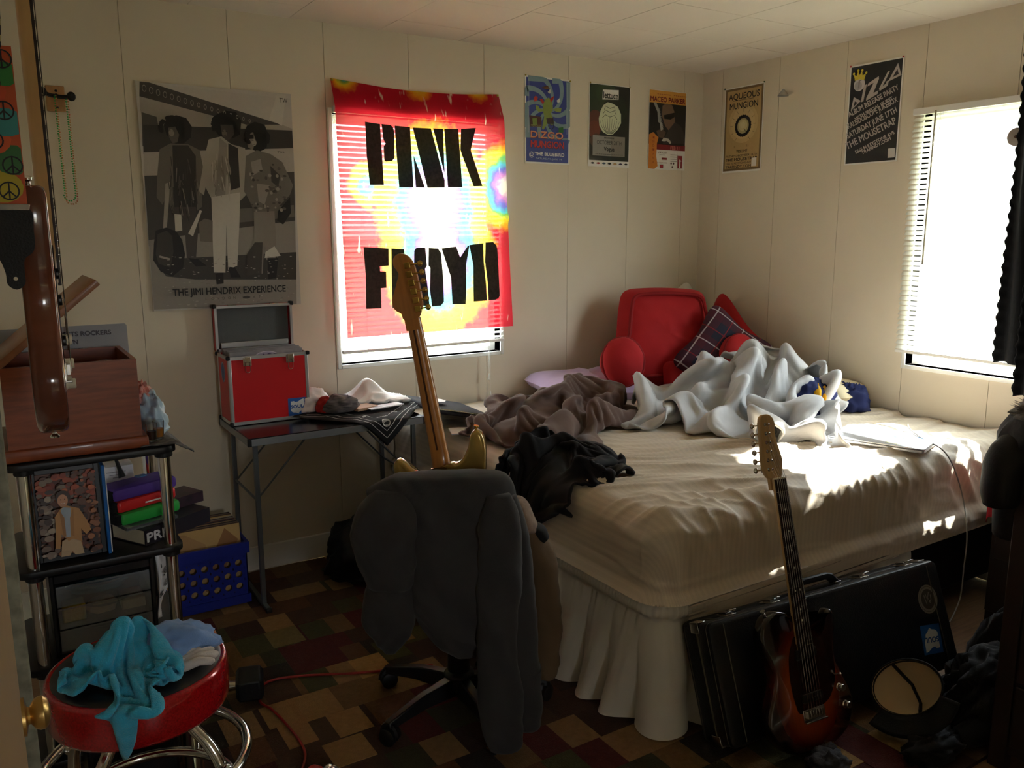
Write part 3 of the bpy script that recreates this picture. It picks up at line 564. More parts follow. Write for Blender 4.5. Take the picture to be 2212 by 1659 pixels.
14,-4,2,-6,-5,3,3,-8,11,-2,-9,9,8,3,6,2,6,5,-2,11,-6,-3,10,-8,13,5,1,4,10,1,12,6,1,10,-3,14,17,5,6,11,7,-2,10,2,8,1,11,-2,-5,8,1,-7,9,-2,-4,10,-5,5,5,-9,1,6,10,5,9,3,8,9,3,12,3,4,10,-4,2,3,8,5,9,-2,0,2,-7,-5,6,3,-6,1,-3,-10,6,5,-9,-2,-2,-14,6,3,3,5,4,3,7,-2,8,8,-11,7,5,-15,12,6,-3,8,-1,8,6,-5,-3,-4,0,12,-1,-1,13,-9,14,-6,-2,-5,3,14,-5,6,3,5,0,9,4,-8,10,-3,5,5,-4,9,-3,2,5,-9,
1,-5,-4,0,-5,7,-5,-9,6,7,-3,8,5,0,6,2,9,2,-8,8,-4,2,14,-10,9,10,0,10,4,5,10,-2,7,12,6,6,13,0,6,15,4,1,3,9,3,5,9,0,-2,12,3,-4,10,4,-8,1,-9,8,8,1,0,10,-2,7,3,8,4,4,9,7,6,8,9,2,4,9,-2,-4,2,2,9,8,-3,-5,4,1,-6,4,-1,-8,2,-1,-9,-2,0,-10,6,2,-5,8,-6,-2,4,5,12,7,-15,6,-2,-3,14,6,-7,9,4,4,7,-6,5,-2,-3,4,-5,-8,17,-7,5,3,-10,2,-5,4,3,2,10,-3,5,7,5,-8,11,6,-4,7,-5,12,-6,1,6,-2,
-4,-8,-1,8,1,3,0,-9,7,0,5,6,-2,6,4,9,6,-5,-7,9,-7,13,7,-2,9,7,5,6,-3,7,-3,12,1,15,1,7,9,6,9,10,4,2,5,9,0,-4,7,8,0,10,-3,8,0,-6,4,8,-3,-5,6,-3,7,6,1,4,7,7,0,8,9,9,2,8,5,-5,8,8,0,7,6,-3,2,7,-1,2,7,0,-7,-3,4,-9,7,-4,-4,1,2,-10,5,2,-8,5,-5,-5,0,-7,9,9,-2,11,3,-9,12,-1,-1,11,5,-2,9,-4,9,-1,-5,8,-6,-7,9,-8,-2,8,-10,5,-1,-8,1,-6,7,3,-3,5,5,5,10,4,-2,6,6,2,-3,-2,6,0,
-2,-8,-3,6,1,5,8,1,2,6,5,7,-6,3,-2,1,11,-12,13,7,2,13,0,6,6,9,-3,3,-4,9,-5,13,0,-2,13,7,3,4,13,5,5,5,4,7,-2,4,8,-7,9,3,-8,6,6,-6,7,4,-2,4,7,0,-8,4,0,5,6,7,3,7,9,9,-1,10,8,-1,9,6,3,8,5,-6,2,7,4,6,0,-9,-2,4,-1,-7,3,8,-4,4,-7,-5,6,0,-4,3,-4,-7,2,-3,11,8,-10,2,5,-3,13,2,-3,12,-5,0,8,-1,8,3,-6,7,-9,-3,6,-15,-1,6,-15,1,7,-1,3,-3,-3,3,-4,6,5,2,6,7,4,2,-2,-6,7,9,4,2,
-1,-9,3,8,4,-4,7,10,0,7,-1,6,1,9,-5,9,7,8,13,0,-9,11,6,0,7,7,1,-1,-1,9,-6,11,-1,-2,13,5,2,1,11,1,8,-2,7,7,-3,12,0,-1,6,4,-11,11,3,3,2,8,-5,-5,3,-6,-4,8,0,0,9,3,0,9,6,5,6,10,5,4,9,7,2,8,7,-5,4,6,2,7,8,-2,3,-5,-5,-4,4,-4,-3,7,1,-3,8,2,-6,4,-5,-4,-2,-10,1,5,-9,9,0,-3,13,3,-3,13,-3,-2,8,-2,8,4,5,2,-11,2,7,-15,3,9,-15,5,9,-8,7,0,4,-2,-7,1,-3,-7,4,5,4,5,3,5,3,10,0,5,
-1,-9,-2,11,8,3,7,7,-2,9,2,-3,6,9,2,9,7,12,14,5,-7,12,-2,-7,5,7,3,2,10,7,-11,7,4,-6,7,8,9,7,0,3,7,6,5,-1,-10,9,2,-9,10,6,-4,8,6,-5,2,8,1,-3,9,0,-3,6,0,-5,3,6,2,8,-3,0,9,5,4,5,5,4,5,5,4,4,5,8,-2,8,7,-1,2,0,-6,-3,7,1,0,-6,-7,-3,5,-2,-4,9,-2,-6,0,-8,2,-1,-8,6,0,-5,10,1,-5,13,-3,2,8,1,5,5,5,2,-11,10,3,-12,7,8,-18,10,10,-8,3,7,2,7,-2,1,-6,-10,3,1,-8,7,3,6,6,6,0,6,
5,-6,-2,11,8,0,9,7,3,0,6,6,11,5,1,15,8,3,10,13,2,5,-8,-6,7,5,3,-4,9,7,-10,8,5,5,8,6,6,7,2,6,3,-5,5,9,-2,8,0,-8,9,2,-5,5,6,-3,5,9,-2,-2,9,1,-9,4,3,4,7,0,-7,6,2,-1,6,2,9,2,0,4,6,3,0,3,7,7,3,0,4,7,1,7,-1,-5,4,-5,-5,-6,-3,2,-2,-7,-5,6,-1,-7,0,-7,1,-4,-4,4,-1,-4,9,2,-5,13,6,4,5,1,6,3,6,1,-4,11,2,-9,8,12,-14,8,4,-8,7,4,-6,7,-2,3,4,-8,6,-3,-10,6,2,-3,9,4,1,7,
9,-6,3,11,9,0,-6,8,8,8,2,3,7,8,3,9,13,4,10,10,2,6,-6,-1,8,3,4,-9,8,5,6,10,7,11,5,1,6,7,0,5,6,-1,-1,10,0,4,6,-8,5,6,-5,4,6,-3,7,5,2,-7,5,-2,2,8,4,-6,6,1,7,4,0,-4,6,4,4,5,-3,5,-6,-2,7,2,-1,-2,5,5,6,2,-5,-2,9,-6,6,-1,-5,3,-5,-7,-8,-1,3,-3,-7,-3,1,0,-8,-6,-6,2,1,0,9,3,-1,9,9,0,5,9,-2,0,4,13,0,7,1,-4,8,1,-11,8,2,-8,7,-4,-1,7,-2,0,2,-3,7,9,-8,-2,3,-2,12,2,-6,11,
12,-2,6,-11,7,4,0,6,9,4,7,3,11,-1,1,8,12,3,8,11,4,6,4,4,6,3,5,9,6,5,11,8,3,6,9,5,9,0,-3,3,8,-1,1,9,-2,1,10,-3,1,8,-3,1,8,-2,-4,7,-2,4,7,2,-6,6,1,9,0,0,-4,8,4,9,-2,-3,0,6,2,7,-1,-3,0,-7,-3,3,4,-5,-2,9,-2,-3,5,-12,-2,2,-7,8,4,-6,-4,-3,-6,-9,0,3,-3,-6,-4,-5,-5,0,3,-1,7,4,6,3,9,-3,7,9,-8,-1,6,11,1,6,0,-4,8,-1,-5,8,-2,-4,7,-2,1,7,-2,0,6,-5,-2,6,-9,6,13,-4,11,8,5,7])
CLOTH['brown'] = (44, 36, (-1.9995, -1.3001, 0.6634), 3, [
79,0,1,4,17,5,-4,6,8,-3,7,-2,4,-3,-8,-11,6,2,-6,7,3,-1,5,-8,-6,7,0,1,6,9,-1,17,-2,11,11,9,6,0,10,1,3,-8,6,-3,-15,-14,-2,0,-6,5,-3,-4,15,5,-2,12,-4,-7,3,-1,-8,5,0,-11,2,1,-1,4,8,-5,8,-1,2,9,-3,2,11,2,2,10,1,-8,3,6,-1,6,-3,7,2,1,4,4,-5,-6,5,-1,-9,-2,6,-10,4,-3,-5,7,3,0,8,-3,
9,7,4,-4,10,13,3,7,-6,-5,6,3,-2,3,-6,-7,3,-9,-3,6,9,-8,5,0,2,8,-7,-1,12,4,-7,10,14,5,15,1,8,0,10,8,3,-6,3,-4,-17,-9,-1,-7,-7,5,7,-1,18,-4,-10,7,7,0,6,-6,-8,4,-4,-9,3,0,-7,5,0,4,3,10,-6,7,5,-2,10,3,2,10,1,0,9,-1,-7,3,4,3,7,-5,8,0,0,0,5,-6,-12,1,0,-9,3,-9,-1,3,9,-3,7,4,
4,11,2,1,3,14,-7,5,0,3,7,-9,-10,6,1,-2,4,-12,-7,6,3,0,2,8,-7,4,2,1,13,3,-1,17,10,-7,11,1,9,3,1,5,-3,-10,14,3,-13,-9,0,-6,-5,5,9,-11,12,6,1,11,-2,-7,6,1,-9,0,-4,-1,8,-4,-5,6,-3,-6,5,6,4,3,8,-1,7,8,-4,8,5,-3,8,0,1,7,-5,-6,6,4,3,4,-7,8,2,-4,-8,2,-7,-9,2,-10,-7,4,5,5,0,8,
4,11,4,3,-3,9,-6,4,3,-6,9,-4,-1,2,-13,-4,8,-3,-8,5,-3,-3,6,8,-1,0,11,-7,9,10,-6,15,9,0,16,-1,3,5,-9,10,-1,-10,8,0,-9,2,4,-9,-11,9,7,-7,6,16,-7,7,0,4,8,-3,-10,1,-2,-9,4,-1,3,8,-4,-3,8,-3,-6,6,3,4,4,7,-4,8,4,4,7,8,-6,5,2,-2,9,-3,-7,5,-3,9,1,-3,-8,0,-8,-1,3,-13,-7,3,0,-1,4,11,
9,1,4,-4,6,3,-7,2,7,1,2,-12,-8,8,-5,-5,4,3,-2,8,-6,-5,-4,8,-1,14,6,-6,11,12,-4,7,13,2,8,-6,-2,12,-5,11,-3,-9,8,2,-11,-8,5,-4,-2,14,4,-11,11,15,-8,0,7,-1,5,-6,3,5,-7,-8,2,3,-5,8,-2,1,7,-6,-4,7,-6,-3,9,6,5,6,7,-5,8,2,1,2,8,-7,5,6,-4,6,-5,2,7,-7,2,-5,-10,-1,4,-12,-9,5,3,3,-6,9,
7,3,1,-4,0,7,-7,9,2,-2,5,-12,-7,7,-1,-5,3,-7,-2,2,8,-4,7,2,-1,5,14,-7,11,10,-2,15,7,-6,7,-1,3,8,-6,8,1,-13,5,-1,-6,-5,-1,-4,-8,12,8,-6,10,15,1,11,0,-5,5,-3,7,-2,-7,-9,7,0,-4,8,-5,-7,10,1,1,6,-10,-8,10,-5,2,5,8,6,4,7,-6,5,4,-2,2,11,-7,7,0,4,-3,-8,2,4,-11,-5,7,-10,-7,5,-3,3,-5,12,
7,3,4,-7,4,-2,-5,8,8,-3,6,-13,-8,3,-9,-2,6,7,-7,6,0,1,-1,11,-5,14,6,-2,7,16,-3,10,-4,-5,10,4,2,-5,-11,11,9,-5,-5,6,-4,-1,2,-8,-8,13,13,-3,4,16,-7,5,5,0,8,-5,6,1,-7,-2,5,-8,-9,9,0,-4,11,-7,-6,10,-4,-3,6,-11,-3,9,5,7,0,5,-2,3,9,-1,1,12,-8,9,5,3,-2,-9,-4,6,-10,2,5,-13,-9,6,-2,0,-4,13,
6,5,-5,-7,5,1,-4,8,9,-8,8,-9,-5,4,-10,-6,4,-3,2,1,10,-2,4,9,-4,10,11,-5,13,9,-6,8,6,0,8,-7,4,-10,-7,3,2,-13,1,9,-6,-3,10,6,-6,13,10,-9,9,12,-1,2,12,-6,6,-2,7,2,-7,4,3,-11,-10,10,-1,-8,13,-6,-1,9,-11,-5,7,-8,-8,8,-2,3,3,8,2,2,8,0,1,11,-3,3,9,-4,4,-8,4,0,-12,-7,8,-2,-3,7,-7,-5,-3,12,
5,6,-5,-5,7,4,-5,9,9,-9,8,-7,-1,1,-12,-6,4,5,-5,6,3,6,-2,12,-6,11,12,-7,14,6,-4,6,9,-3,6,-5,5,-7,-10,3,-3,-10,1,4,-8,-6,10,9,-11,11,12,-1,14,8,-1,9,7,-7,4,6,4,4,-8,7,-2,-10,-7,12,-8,-9,13,-7,-9,13,-6,3,3,-15,-9,4,-5,3,2,10,4,1,9,-1,-1,15,-3,9,7,-5,7,-5,-3,4,-11,-1,6,-12,-3,6,4,-7,-2,10,
7,8,-2,-6,6,5,-5,9,9,-9,9,-6,-2,3,-10,-8,4,-4,2,0,9,3,1,12,-4,8,16,-7,14,7,-4,5,8,-4,6,-4,5,-7,-12,3,-3,-11,-5,7,-1,-4,10,-3,-7,8,15,-1,9,13,-7,4,9,-2,9,4,2,8,-7,7,0,-10,-5,10,-12,-10,14,-7,-8,12,-6,-3,6,-11,-4,3,-11,-4,4,7,5,3,12,0,-2,10,0,7,9,-6,-2,-8,2,11,-6,-2,2,-10,-3,5,7,-7,-1,10,
5,9,-3,-3,5,8,-6,9,6,-9,9,-4,-3,4,-8,-5,4,-6,-4,1,8,6,-1,11,0,4,19,-8,13,10,-4,5,7,-5,7,-3,4,-6,-13,3,-4,-10,-5,5,-6,-5,10,3,-9,13,7,-7,9,10,1,3,11,2,5,10,-3,10,-1,-1,4,-13,4,6,-14,-9,12,-9,-10,14,-5,-1,0,-17,-4,8,-4,-7,6,2,7,-5,9,0,-3,16,1,7,5,-6,4,-8,-2,6,-11,0,9,4,-6,7,-5,-5,-1,16,
8,8,1,-7,6,3,-3,6,8,-8,9,-1,-5,6,-7,-2,0,-8,-6,6,6,4,-1,11,3,1,19,-7,10,15,-4,6,7,-6,6,-2,2,-3,-15,4,-6,-11,-4,2,-7,-6,6,7,-9,10,7,-6,13,7,-4,10,5,5,1,8,1,10,4,-2,4,-13,-2,11,-8,-5,9,-13,-10,14,-4,-6,4,-13,0,5,-10,-6,5,3,1,0,13,6,-8,11,-4,11,1,-7,6,0,5,2,-14,-6,6,-6,0,6,9,-11,5,11,
4,11,-2,-2,1,8,-7,7,-1,-5,8,3,-6,6,-3,-1,2,-9,-7,4,2,2,1,10,4,0,18,-4,6,18,-4,6,9,-6,7,0,0,-2,-15,4,-5,-13,-2,-2,-8,-7,6,2,-6,5,11,-7,11,8,-4,11,5,-4,10,1,7,5,5,-3,9,-4,0,3,-14,-5,12,-8,-10,14,-4,-7,1,-14,-1,8,-5,-4,8,1,2,-7,11,2,2,13,-6,3,6,-5,12,-5,1,8,-15,0,1,-11,-8,5,4,-6,6,16,
1,13,0,4,-2,7,-7,4,4,-3,5,-6,-5,5,-1,-5,6,-2,-4,5,-5,-1,1,9,4,-2,14,-1,5,20,-4,5,11,-6,6,2,-4,3,-13,6,-7,-13,2,-5,-9,-7,5,-3,-6,5,9,-8,9,5,-5,11,4,-4,12,3,4,6,5,1,10,2,-3,5,-9,-5,8,-8,-8,12,-4,-7,3,-13,-6,6,1,2,9,-1,-2,0,13,5,-7,10,-7,4,4,-6,13,-8,1,2,-21,-1,11,1,-9,4,-4,-3,3,15,
3,13,0,6,-5,4,-3,0,9,-5,5,-4,-3,4,-6,-5,5,2,-2,0,-8,-4,7,5,2,-1,10,0,3,18,-4,5,14,-4,6,5,-6,5,-9,4,-6,-15,7,-5,-10,-6,0,-6,-5,6,5,-4,7,8,-5,11,5,-5,12,2,-4,11,1,1,7,5,-4,8,0,-3,5,-8,-7,9,-4,-5,4,-13,-7,6,-1,-3,1,9,6,7,10,-2,0,11,-7,-3,4,-6,16,-12,2,2,-24,-5,8,-8,-5,8,4,-3,2,14,
6,9,-2,4,-5,7,1,-3,8,-8,4,3,2,4,-7,-7,5,-1,-1,0,-8,-5,6,-3,1,0,9,1,1,15,-5,6,14,-3,5,8,-7,6,-3,1,-2,-17,10,-6,-8,1,-2,-10,-6,5,1,-3,7,5,-2,10,7,-5,12,5,-7,12,2,-5,9,2,-2,6,5,-5,5,-5,-5,6,-5,-6,5,-8,-4,8,1,-4,-4,8,1,0,16,5,7,7,-11,-1,4,-9,17,-13,1,3,-25,-2,8,-10,-6,7,1,-4,2,14,
6,6,-1,0,-3,10,5,-5,5,-5,-1,8,-2,6,-3,-4,6,-3,-1,-1,-10,-2,3,-7,-5,5,6,3,0,10,-5,6,14,-3,5,10,-6,6,1,-5,3,-13,11,-7,-10,7,-3,-7,-3,4,-7,0,7,7,-4,9,0,-4,12,6,-7,12,7,-7,9,6,-6,7,0,-6,5,3,-4,5,-5,-5,7,-7,-7,-3,6,-2,8,8,5,-10,12,-5,0,9,-5,10,4,-9,16,-16,0,5,-23,-7,7,-6,0,9,-5,-5,2,12,
7,-5,0,-2,8,9,1,-3,13,3,-4,7,-8,4,0,0,6,-5,-2,2,-10,0,0,-9,-6,6,-3,1,-1,9,-5,7,12,-3,7,12,-3,4,8,-9,6,-7,12,-6,-12,7,-1,-10,5,2,-9,-5,8,0,2,4,11,-4,12,4,-8,13,3,-10,11,7,-7,7,0,-7,4,0,-6,5,2,-4,6,-6,-7,3,5,3,-6,7,0,-1,15,-4,-6,8,-6,11,0,-8,18,-14,-2,7,-21,-11,6,-3,4,6,-5,-6,7,4,
4,7,1,1,-2,14,-3,9,9,1,-4,10,-7,-2,6,-1,7,-5,0,3,-11,3,-1,-13,-2,4,-8,-6,4,6,-2,4,12,-1,6,15,-6,9,3,-7,4,5,3,2,-16,14,-6,-7,6,3,-7,1,8,-7,-3,7,8,-2,6,11,-8,13,-1,-10,11,7,-9,9,0,-7,-1,5,-4,6,-4,-6,6,-1,-7,4,1,1,-4,11,4,-9,10,-6,-1,7,-6,12,1,-8,15,-16,-5,10,-16,-6,4,-3,-5,8,1,2,4,-7,
7,-3,4,-1,7,11,-1,6,15,-5,3,10,-4,-5,9,-4,5,-5,2,3,-10,4,-2,-13,-1,4,-10,-5,7,-4,0,-1,13,-6,11,13,-3,3,14,0,9,-5,-10,7,-4,14,-3,-8,10,0,-8,5,5,-6,-5,10,-2,0,5,11,-9,10,5,-11,13,2,-8,8,2,-8,-2,4,-7,4,3,-2,7,-6,-7,5,2,0,-4,8,5,-8,10,-6,-2,6,-7,14,-5,-7,12,-13,-5,10,-13,-8,4,2,0,6,-8,-8,5,4,
6,4,1,0,-2,16,-7,2,14,-2,6,11,0,9,6,-8,1,2,1,4,-9,5,-3,-15,0,4,-13,-3,7,-5,-6,4,8,2,4,17,-2,6,15,-6,8,1,-4,8,-3,0,7,-13,14,-1,-6,8,2,-5,2,8,-7,-9,7,4,-5,8,11,-11,13,1,-8,-2,7,-8,-2,3,-3,10,-3,-6,9,-1,-5,6,-5,-2,-3,10,3,-7,9,-6,1,6,-4,9,-13,-10,15,-5,-8,5,-6,-1,5,-8,-8,6,3,-1,4,-9,
5,5,2,-5,3,12,-1,-4,16,-1,0,17,-7,5,9,-3,8,-1,0,6,-6,5,-3,-15,0,5,-15,-1,6,-7,-8,7,3,-2,6,16,4,4,16,-3,5,10,0,6,-7,-4,11,-6,1,8,-12,11,0,-3,7,3,-5,-7,8,2,-8,11,2,-11,6,11,-7,0,5,-7,-6,3,-6,14,-2,0,11,-8,-4,5,-6,-6,-1,8,3,-6,9,-6,2,6,-9,13,-10,-7,5,-16,-3,5,6,-8,4,-4,-3,9,-7,-10,5,0,
4,-6,2,-3,4,10,-1,6,14,-8,3,14,1,1,13,-5,5,7,2,3,-10,5,0,-14,-2,7,-14,-4,7,-6,-4,8,-4,-4,7,14,2,5,18,5,-4,11,-3,9,-1,0,6,-9,1,10,-10,-1,12,0,9,3,-2,-2,7,-5,-11,8,8,-10,-3,9,-8,-5,3,-7,6,4,-2,16,-6,-1,12,-7,0,0,-10,-7,5,5,-2,-6,8,-7,6,4,-6,5,-15,-8,10,-7,-8,2,1,-3,2,9,-11,5,-4,-2,11,-9,
5,6,0,-1,-5,10,-5,1,14,-4,9,15,-2,8,9,0,0,11,-4,8,-7,1,2,-15,5,4,-15,-6,9,-3,0,4,-8,-7,9,10,1,6,18,6,-8,8,2,7,6,-2,7,-7,2,9,-10,-2,11,2,-1,9,1,4,7,-4,-12,5,7,-8,-10,5,-8,-1,4,-5,10,3,-3,21,-6,1,0,-17,1,7,-4,-8,6,3,-3,-1,9,-7,5,-1,-8,8,-13,-8,6,-7,-8,2,1,0,-2,10,-13,8,2,-7,9,-5,
7,-2,-3,-1,-3,9,-3,1,14,-5,5,17,-6,5,12,3,8,5,-5,10,0,3,-1,-16,-2,12,-12,0,-1,-12,-1,9,3,-7,10,0,1,5,16,4,-9,7,4,3,8,0,11,1,-1,10,-6,1,10,-8,-2,5,7,-4,6,3,-8,10,5,-5,-13,2,-8,1,4,-5,15,2,0,19,-13,-1,-12,-13,0,10,1,-6,10,3,-5,6,2,-7,4,-6,-9,11,-9,-8,7,-5,-8,0,-4,0,-3,11,-12,3,11,-9,10,-6,
7,4,-2,-1,-3,8,-6,3,13,-6,5,15,-1,0,15,-5,8,-2,4,9,5,-1,8,-14,-1,-2,-16,2,8,-7,-6,5,-5,-3,10,6,-3,8,13,6,-8,9,-4,6,6,9,4,1,2,13,1,-1,10,-2,-4,8,-3,-2,0,10,-8,8,6,-6,-9,3,-8,2,3,-3,18,-1,3,13,-21,-2,-15,-10,-5,7,-3,-3,15,4,-7,8,3,-7,6,-3,-9,13,-6,-8,6,-9,-8,1,-3,-4,1,9,-3,-5,15,-12,10,0,
6,-1,-4,1,-2,9,-5,1,13,-7,4,16,-2,4,13,-2,6,4,2,10,-7,-4,2,-15,4,9,-14,-7,-1,-8,2,9,5,-3,7,7,-6,14,6,5,-6,7,-5,7,5,2,7,4,11,8,-2,2,8,6,-4,8,0,-6,4,4,-7,4,12,-6,-8,6,-7,5,2,-1,18,-7,3,3,-23,-2,-13,-7,-6,10,-3,-5,14,9,-6,9,1,-6,7,-5,-11,13,-8,-8,8,-9,-8,2,-6,-4,2,9,-1,-8,13,-10,7,10,
8,-2,-1,-2,6,5,-5,1,15,-3,-1,16,-5,6,8,1,7,5,-5,1,-13,3,11,-14,-5,-1,-12,1,7,-7,-4,7,5,-4,10,7,-2,12,9,4,0,8,1,5,8,-3,9,-5,4,12,2,7,5,6,2,2,7,-8,5,4,-6,-3,12,-7,0,8,-6,7,1,0,15,-11,2,-1,-23,-3,-11,-7,-7,11,1,-4,16,8,-6,7,4,-4,4,-9,-12,14,-8,-10,11,-9,-7,2,-6,-4,3,5,0,-8,11,-8,3,14,
7,-4,0,-2,8,5,-5,2,15,-2,0,16,-5,5,7,-4,5,-6,1,11,-11,-1,-3,-14,-2,6,-11,-1,7,6,-2,8,-2,-4,8,10,-2,10,8,-1,8,3,5,2,7,0,12,-3,7,9,7,-1,9,-3,-1,2,9,-2,1,12,-9,1,12,-7,-1,10,-2,5,-7,-2,14,-11,0,-10,-19,-2,-2,-11,-6,12,5,-4,14,14,-7,10,4,-2,2,-9,-11,13,-10,-12,12,-11,-6,2,-9,-6,6,3,0,-6,9,-3,-2,14,
8,-2,0,-4,7,7,-5,11,12,-3,-1,12,-2,6,8,-2,0,-12,3,11,-11,-4,-4,-12,-3,4,-5,0,11,4,-10,5,11,3,13,4,-5,3,11,1,8,-4,2,10,1,7,9,7,1,12,-5,4,6,8,-7,5,1,-6,3,13,-6,0,15,-4,-1,10,-7,4,0,4,10,-14,0,-8,-20,-3,-1,-10,-5,11,5,-7,18,9,-5,2,11,-1,4,-10,-9,8,-14,-13,15,-10,-8,4,-11,-5,7,0,0,-2,9,-2,-5,13,
7,-2,0,-3,10,8,-5,7,13,-5,0,8,0,8,5,-2,7,-13,-1,-2,-15,0,9,-6,-6,4,6,-5,-2,6,-7,8,10,3,12,2,0,10,3,-5,5,5,9,8,-6,4,16,0,4,9,5,-2,9,-3,-4,5,8,-4,-4,16,-7,2,16,-6,2,10,-5,5,-5,0,-1,-14,0,6,-14,-1,-2,-14,-6,3,11,-5,16,7,-4,9,9,-5,6,-6,-6,6,-14,-10,13,-15,-9,5,-14,-5,7,1,-2,-1,8,0,-6,10,
7,-1,2,-7,8,12,1,13,7,-6,1,10,-1,10,-7,-2,-3,-15,-3,6,-9,-2,8,6,-5,6,-5,-3,1,15,-8,5,15,-6,11,5,8,2,-5,-1,9,3,5,14,-1,11,10,-6,-3,13,-4,1,4,8,-6,1,10,-9,9,11,-5,2,16,-4,-2,14,-3,4,-8,1,-2,-12,0,-1,-15,-2,0,-10,-7,11,1,-8,17,4,1,4,13,-5,7,1,-3,-1,-19,-12,14,-14,-10,9,-14,-5,7,-1,-2,-2,8,0,-3,9,
1,9,-2,0,4,16,-3,6,12,-4,7,3,-2,4,-13,-7,9,-6,5,1,-12,-7,8,-1,-5,8,7,-9,4,15,2,-2,16,-9,7,7,6,7,-5,5,3,-7,1,15,7,6,17,-6,5,10,-8,-5,7,0,-4,3,13,-4,-3,18,-6,5,15,-6,4,10,-7,5,-1,-1,0,-14,1,0,-16,4,-6,-13,-6,7,4,-6,12,5,-1,11,7,-5,7,-1,-6,5,-10,-8,8,-17,-10,7,-15,-4,9,-2,-4,1,7,1,-7,9,
8,-1,6,-2,13,10,-1,0,11,-5,9,3,-9,8,-8,0,-4,-14,-5,12,0,2,7,-5,-9,0,13,-5,14,11,-2,0,14,-5,-2,9,-1,9,-3,10,2,-8,4,14,-7,6,16,3,-2,12,0,2,8,-6,-5,-3,14,-12,9,11,-4,5,15,0,-1,14,-6,2,-8,-1,-1,-9,0,-4,-15,-1,7,-14,-6,-3,-4,-4,11,3,-5,14,6,2,8,7,-7,-2,-10,-5,13,-13,-9,6,-16,-5,9,-3,-3,2,8,1,-6,8,
5,8,3,0,2,15,-3,9,3,-7,3,-6,-8,14,-6,3,-6,-11,-5,8,3,-3,5,6,-7,9,5,-6,0,16,3,7,10,-5,2,5,-4,6,5,6,6,-10,12,9,-10,0,15,-7,1,9,2,2,11,4,-11,7,7,-5,0,17,-4,5,16,-6,6,11,-8,0,-1,-2,3,-15,4,-5,-16,4,-5,-15,-6,-1,-8,-3,10,1,-4,12,10,-1,9,3,-6,6,-5,-5,6,-13,-8,8,-14,-4,8,-3,-2,4,7,0,-8,7,
2,10,4,7,-5,13,-5,8,1,-7,3,-8,-8,13,-4,2,-2,-14,-8,4,-1,-1,10,6,-5,4,15,-6,0,16,-2,-1,15,-4,6,4,4,8,-6,1,9,0,4,13,-10,7,11,-5,3,7,-5,-5,4,9,-5,14,6,-8,7,11,-6,4,13,-6,4,8,-8,2,5,5,-4,-11,3,-6,-16,3,-6,-16,-5,-3,-10,-1,12,2,-5,13,3,-8,10,1,0,8,1,-5,5,-11,-6,6,-14,-4,8,-3,-2,6,6,1,-9,7,
11,-1,0,4,1,12,-5,6,3,-9,1,-12,-9,15,1,0,0,-11,-5,3,-6,-3,1,13,-2,11,11,-6,-1,15,-4,4,8,1,1,10,-3,8,0,6,6,-11,0,18,1,2,9,-4,5,6,-4,1,10,0,-9,3,11,-8,6,12,-4,7,13,-6,7,8,-7,7,-2,-4,-1,-11,5,-6,-17,4,-7,-20,3,-10,-5,-5,6,-5,-6,13,2,-5,13,4,-4,7,-1,1,10,-3,-6,3,-14,-4,7,-5,-2,8,5,3,-7,9,
8,6,2,6,-3,10,-7,6,2,-9,0,-12,-10,15,4,-1,3,-12,-7,7,-3,-1,-4,10,-4,3,15,-4,9,14,-5,-5,8,0,9,-2,2,5,6,2,11,-2,3,9,-13,2,11,-4,0,3,9,-5,7,1,0,16,5,-9,6,8,-4,6,12,-4,4,10,-7,6,2,-3,-4,-12,4,-7,-15,3,-1,-20,4,-11,-6,-3,1,-9,-5,12,5,-8,16,4,0,11,-1,-4,3,-7,-4,5,-12,-3,8,-4,-3,9,1,3,-5,12,
9,2,-2,5,-2,11,-6,5,2,-10,2,-11,-12,10,-2,-7,9,0,0,5,-8,-7,2,9,-3,3,15,1,-4,15,-2,-1,12,-5,7,-1,6,7,-7,-1,10,-3,2,16,0,5,4,-9,-2,9,3,-4,9,8,-8,4,11,-2,16,3,-10,7,5,-7,-1,5,0,9,7,-8,-1,-7,5,-6,-17,8,-12,-12,6,-5,-12,-2,-3,-8,-6,11,0,-6,17,9,-6,5,-9,1,9,-2,-3,5,-11,-4,10,-3,-4,7,-2,2,1,12,
5,4,-2,6,-5,9,-4,7,5,-10,2,-10,-14,10,-4,-8,7,8,2,6,-9,-6,0,10,-4,-3,11,-1,8,15,-5,-1,6,-1,5,10,6,6,-7,-3,12,-3,8,9,-7,1,8,-4,-6,3,6,-6,7,8,-2,15,6,-10,7,9,-2,13,1,-7,0,4,-3,5,-5,-7,5,-1,6,-7,-11,7,-9,-15,8,-7,-10,1,-4,-9,-6,8,-4,-6,16,9,-7,4,-10,-5,3,-7,4,11,-4,-5,11,-1,-3,8,-4,-4,6,8,
4,-6,-3,9,4,8,-4,6,6,-9,3,-8,-15,10,-4,-9,6,12,-1,9,-8,-11,3,4,4,-6,15,0,-2,16,-5,0,8,-2,6,7,-2,13,-3,7,12,-5,-4,10,-4,7,5,-2,-2,8,-3,-6,7,8,-3,8,12,-8,11,1,-4,5,8,-7,5,4,-5,7,-2,-4,5,-8,1,-3,-13,9,-8,-13,9,-8,-10,3,-5,-6,-3,3,-7,-7,17,5,-12,11,-6,1,-3,-9,-5,5,-10,0,14,-1,0,6,8,-6,4,6,
